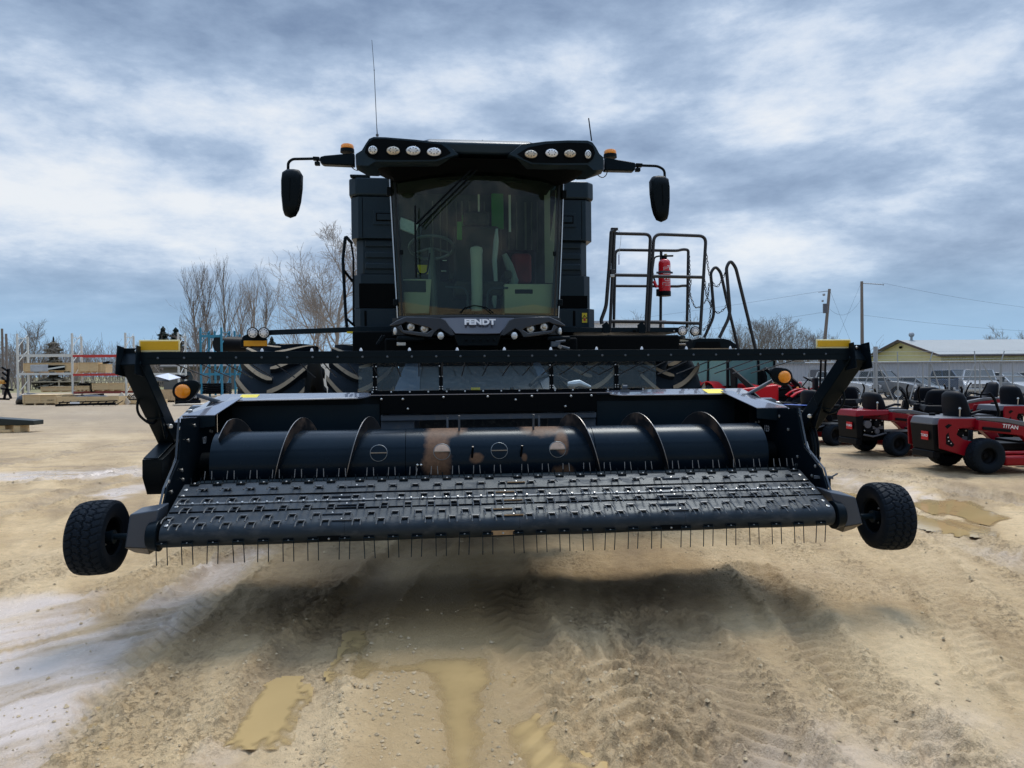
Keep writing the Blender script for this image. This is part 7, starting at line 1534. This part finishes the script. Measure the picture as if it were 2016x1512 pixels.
# far left: black implement frame with orange roller, dark beam on a block
mb = MB(blkm); Y = 38; r = empty('implement_frame', W(12, 786, Y), 0, 'black rack-like implement frame with an orange roller at the left edge', 'implement'); b0 = W(12, 786, Y)
def rel(px, py): return W(px, py, Y) - b0
for a, b in (((17, 726), (14, 765)), ((14, 765), (22, 785)), ((3, 765), (26, 768)), ((4, 723), (17, 731)), ((5, 733), (16, 741)), ((4, 743), (14, 752)), ((5, 752), (13, 761)), ((12, 768), (8, 787)), ((-6, 785), (18, 786))): mb.beam(rel(*a), rel(*b), .09, .09)
mb.build('frame', r); mb = MB(mat('roller_orange', (.55, .27, .05), .5)); mb.cyl(rel(-14, 752), rel(10, 752), .11, n=14); mb.build('roller', r)
mb = MB(mat('steel_dark_green', (.008, .016, .016), .4)); Y = 22.5; a, b = W(-60, 832, Y), W(66, 837, Y); mb.hexa([Vector(p) for p in ((a.x, Y, .22), (b.x, Y, .22), (b.x, Y + .5, .22), (a.x, Y + .5, .22), (a.x, Y, .50), (b.x, Y, .36), (b.x, Y + .5, .36), (a.x, Y + .5, .50))]); tag(mb.build('steel_beam', None, bevel=.02), 'dark green steel beam jutting in at the left edge', 'steel beam')
for k, (p_, lab) in enumerate(((33, 'wooden block under the end of the dark green beam'), (3, 'wooden block under the dark green beam at the picture edge'))):
    x = W(p_, 845, Y).x; mb = MB(pine); mb.bb(x - .12, x + .08, Y + .03, Y + .48, 0, .215); mb.build; tag(mb.build('wooden_block', None, bevel=.01), lab, 'wooden block', 'blocks under the green beam')
mb = MB(pine); x = W(10, 845, Y).x; mb.bb(x - 1.2, x + .2, Y - .1, Y + .02, .01, .09); tag(mb.build('timber_bearer', None), 'long timber lying on the clay before the wooden blocks', 'timber')
for px, pt, lab in ((4, 647, 'tall dark bare post at the far left edge'), (12, 657, 'thinner bare post right of the tall edge post'), (43, 672, 'short grey post behind the white rack')):
    t = W(px, pt, 70); mb = MB(wood); mb.cyl((t.x, 70, -.1), t, .10, n=8); tag(mb.build('wooden_post', None), lab, 'post', 'bare posts at the left')
# low rail fence in the grass
rf_ = empty('rail_fence', (-62, 95, 0), 0, 'low wooden rail fence in the dormant grass far left', 'fence')
mb = MB(palew); mb.bb(0, 42, -.03, .03, .95, 1.08); mb.build('rail', rf_)
for k in range(12): mb = MB(palew); mb.bb(k * 3.8 - .06, k * 3.8 + .06, -.05, .05, 0, 1.15); mb.build('post', rf_)
# ------------------------------------------------ trees
barkg = mat('pale_bark', (.31, .27, .235), .85, var=.2, vscale=3); barkb = mat('grey_brown_bark', (.23, .20, .175), .9, var=.25, vscale=3); barkd = mat('twig_brown', (.27, .225, .20), .9, var=.2, vscale=.5)
def branch(mb, p, d, L_, r_, lv, rr, spread, up, minr, curl=.12):
    n = 4 if lv > 1 else 3; pts = [p]; dd_ = d.copy()
    for k in range(n): dd_ = (dd_ + Vector((rr.gauss(0, curl), rr.gauss(0, curl), rr.gauss(0, curl) + up * .10))).normalized(); pts.append(pts[-1] + dd_ * L_ / n)
    rs = [max(minr, r_ * (1 - .6 * k / n)) for k in range(n + 1)]; mb.tube(pts, rs, 5 if lv > 3 else 3, caps=False)
    if lv <= 0: return
    nb = {5: 8, 4: 6, 3: 5, 2: 4, 1: 2}[lv]
    for i in range(nb):
        t = lerp(.25 if lv < 5 else .12, 1.0, (i + rr.random() * .8) / nb); k = min(n - 1, int(t * n)); q_ = lerp(pts[k], pts[k + 1], t * n - k); ax = (pts[k + 1] - pts[k]).normalized()
        az = rr.uniform(0, 2 * math.pi); o_ = ax.orthogonal().normalized(); o_ = Matrix.Rotation(az, 3, ax) @ o_; an = spread * rr.uniform(.65, 1.25)
        nd = (ax * math.cos(an) + o_ * math.sin(an) + Vector((0, 0, up * .25))).normalized()
        branch(mb, q_, nd, L_ * rr.uniform(.48, .74) * (1 - .35 * t * (lv > 3)), max(minr, rs[k] * .58), lv - 1, rr, spread, up, minr, curl)
def bare_tree(px, pyt, d, label, spread, up, lv, seed, bark, trunks=1, width=1.0, minr=.008, base=0, group='bare trees beyond the yard', name='bare_tree'):
    t = W(px, pyt, d); H_ = (t.z - base) * .90; r = empty(name, (t.x, d, base), 0, label, 'tree', group); rr = random.Random(seed)
    tr = MB(bark); cr_ = MB(bark); top = []
    for k in range(trunks):
        off = Vector((rr.gauss(0, .12 * H_ * width * (trunks > 1)) * .3, rr.gauss(0, .3), 0)); lean = Vector((rr.gauss(0, .10 * width), rr.gauss(0, .08), 1)).normalized()
        h_ = H_ * rr.uniform(.86, 1.0) if k else H_; th = h_ * .28; pt = off + lean * th; tr.tube([off, lerp(off, pt, .5) + Vector((rr.gauss(0, .05), 0, 0)), pt], [h_ * .020, h_ * .016, h_ * .014], 8, caps=False)
        branch(cr_, pt, lean, h_ * .56, h_ * .013, lv, rr, spread, up, minr, .10)
        for j in range(3 if lv > 3 else 1):
            az = rr.uniform(0, 6.28); q_ = lerp(off, pt, rr.uniform(.5, 1)); branch(cr_, q_, Vector((math.cos(az) * math.sin(spread), math.sin(az) * math.sin(spread), math.cos(spread))), h_ * .40 * width, h_ * .008, lv - 1, rr, spread, up, minr, .12)
    tr.build('trunk', r, smooth=60, fix=False); cr_.build('crown', r, smooth=0, fix=False); return r
TL = [(400, 532, 74, .42, .9, 4, 1, barkb, 2, .8, 'slender bare tree rising behind the blue rack, leftmost tall crown'), (447, 523, 78, .40, 1.0, 4, 2, barkb, 1, .7, 'tallest slender bare tree above the blue rack'), (486, 548, 72, .45, .8, 4, 3, barkg, 2, .8, 'bushy bare tree between the blue rack and the round work lights'), (515, 556, 80, .45, .9, 4, 4, barkb, 1, .7, 'thin bare tree right above the round work lights'), (378, 600, 70, .6, .5, 4, 5, barkb, 1, 1.0, 'lower bare tree left of the blue rack')]
for px, py, d, sp, up, lv, sd_, bk, tn, wd, lab in TL: bare_tree(px, py, d, lab, sp, up, lv, sd_ + 40, bk, tn, wd)
bare_tree(655, 452, 56, 'big spreading bare tree with pale bark behind the cab', .72, .35, 5, 61, barkg, 1, 1.25, .009)
bare_tree(600, 560, 62, 'smaller spreading bare tree left of the big pale one', .75, .3, 4, 62, barkg, 2, 1.2, .009)
bare_tree(58, 636, 90, 'forked bare tree above the white rack at the far left', .6, .4, 4, 63, barkb, 2, 1.1, .012)
bare_tree(20, 665, 95, 'low bare tree at the far left edge', .7, .3, 4, 64, barkb, 1, 1.1, .012)
RT = [(1452, 640, 100, 65), (1485, 622, 104, 66), (1515, 618, 108, 67), (1545, 632, 110, 68), (1585, 640, 125, 69), (1612, 648, 128, 70)]
RL = ['bare tree seen just right of the ladder rails, lowest of the group', 'dense bare tree behind the ladder rails', 'tallest bare tree right of the ladder rails', 'wide bare tree left of the utility poles', 'thin bare tree before the leaning pole', 'faint bare tree at the foot of the leaning pole']
for (px, py, d, sd_), lab in zip(RT, RL): bare_tree(px, py, d, lab, .62, .35, 4, sd_, barkb, 2, 1.2, .012, group='bare trees behind the platform')
for px, py, d, sd_, lab in ((1962, 648, 130, 71, 'bare tree showing above the yellow shed roof'), (2018, 655, 130, 72, 'bare tree above the yellow shed at the right edge'), (1262, 625, 110, 73, 'faint bare tree behind the platform railing, left one'), (1345, 628, 112, 74, 'faint bare tree behind the platform railing, right one')): bare_tree(px, py, d, lab, .6, .4, 4, sd_, barkb, 2, 1.1, .013, group='bare trees behind the platform')
# conifers
spm = mat('spruce_needles', (.020, .040, .030), .85, var=.4, vscale=2); spb = mat('dull_spruce_needles', (.15, .13, .09), .9, var=.4, vscale=2)
def spruce(px, pyt, d, wd, label, m, seed, ragged=0):
    t = W(px, pyt, d); H_ = t.z; r = empty('spruce_tree', (t.x, d, 0), 0, label, 'tree', 'conifers beyond the racks'); rr = random.Random(seed)
    mb = MB(barkb); mb.tube([(0, 0, 0), (0, 0, H_)], [.22, .02], 8); mb.build('trunk', r, fix=False); mb = MB(m)
    for k in range(1100):
        f_ = rr.random() ** .8; z = H_ * (.12 + .88 * f_); R_ = wd * (1 - f_) ** .75 * (.78 + .22 * math.sin(f_ * 60)) * rr.uniform(.55, 1.1) + .05
        if ragged and math.sin(f_ * 17 + 1) < -.3: R_ *= .35
        a = rr.uniform(0, 6.28); tip = Vector((math.cos(a) * R_, math.sin(a) * R_, z - R_ * .28)); root = Vector((0, 0, z)); s_ = Vector((-math.sin(a), math.cos(a), 0)) * (.10 + .20 * R_) * rr.uniform(.5, 1)
        m1 = lerp(root, tip, .6); b = mb.av([lerp(root, tip, .1), m1 + s_, tip, m1 - s_, m1 - Vector((0, 0, .16 + .1 * R_))]); mb.af((b, b + 1, b + 2)); mb.af((b, b + 2, b + 3)); mb.af((b, b + 4, b + 2))
    mb.build('crown', r, smooth=0, fix=False)
spruce(321, 642, 120, 4.2, 'dark spruce above the left yellow reflector, left one', spm, 1); spruce(346, 644, 118, 4.8, 'dark spruce above the left yellow reflector, right one', spm, 2); spruce(105, 662, 100, 3.4, 'ragged brownish conifer behind the white rack', spb, 3, 1); spruce(535, 662, 125, 3.6, 'small dark spruce low between the bare trees', spm, 5)
# far scrub woods as one mass
wm = MB(barkd); rr = random.Random(9)
def scrub(pxa, pxb, pyt, d0, d1, n, minr):
    for k in range(n):
        px = rr.uniform(pxa, pxb); d = rr.uniform(d0, d1); t = W(px, pyt + rr.uniform(-4, 22), d); H_ = t.z; base = Vector((t.x, d, -.2))
        for j in range(rr.choice((2, 3, 4))): branch(wm, base + Vector((rr.gauss(0, .4), 0, 0)), Vector((rr.gauss(0, .28), rr.gauss(0, .2), 1)).normalized(), H_ * rr.uniform(.45, .72), .05, 2, rr, .5, .5, minr)
scrub(-40, 420, 668, 98, 135, 150, .018); scrub(420, 760, 690, 100, 130, 45, .019); scrub(1240, 1460, 652, 115, 140, 40, .02); scrub(1430, 1720, 668, 120, 150, 60, .02); scrub(1880, 2060, 672, 140, 160, 20, .03); scrub(-600, -40, 668, 98, 135, 60, .03); scrub(2060, 2600, 690, 130, 150, 40, .03)
tag(wm.build('scrub_woods', None, smooth=0, fix=False), 'brown leafless scrub woods along the far edge of the yard', 'woods', kind='stuff')

for o in bpy.data.objects:
    if '_o' in o: del o['_o']
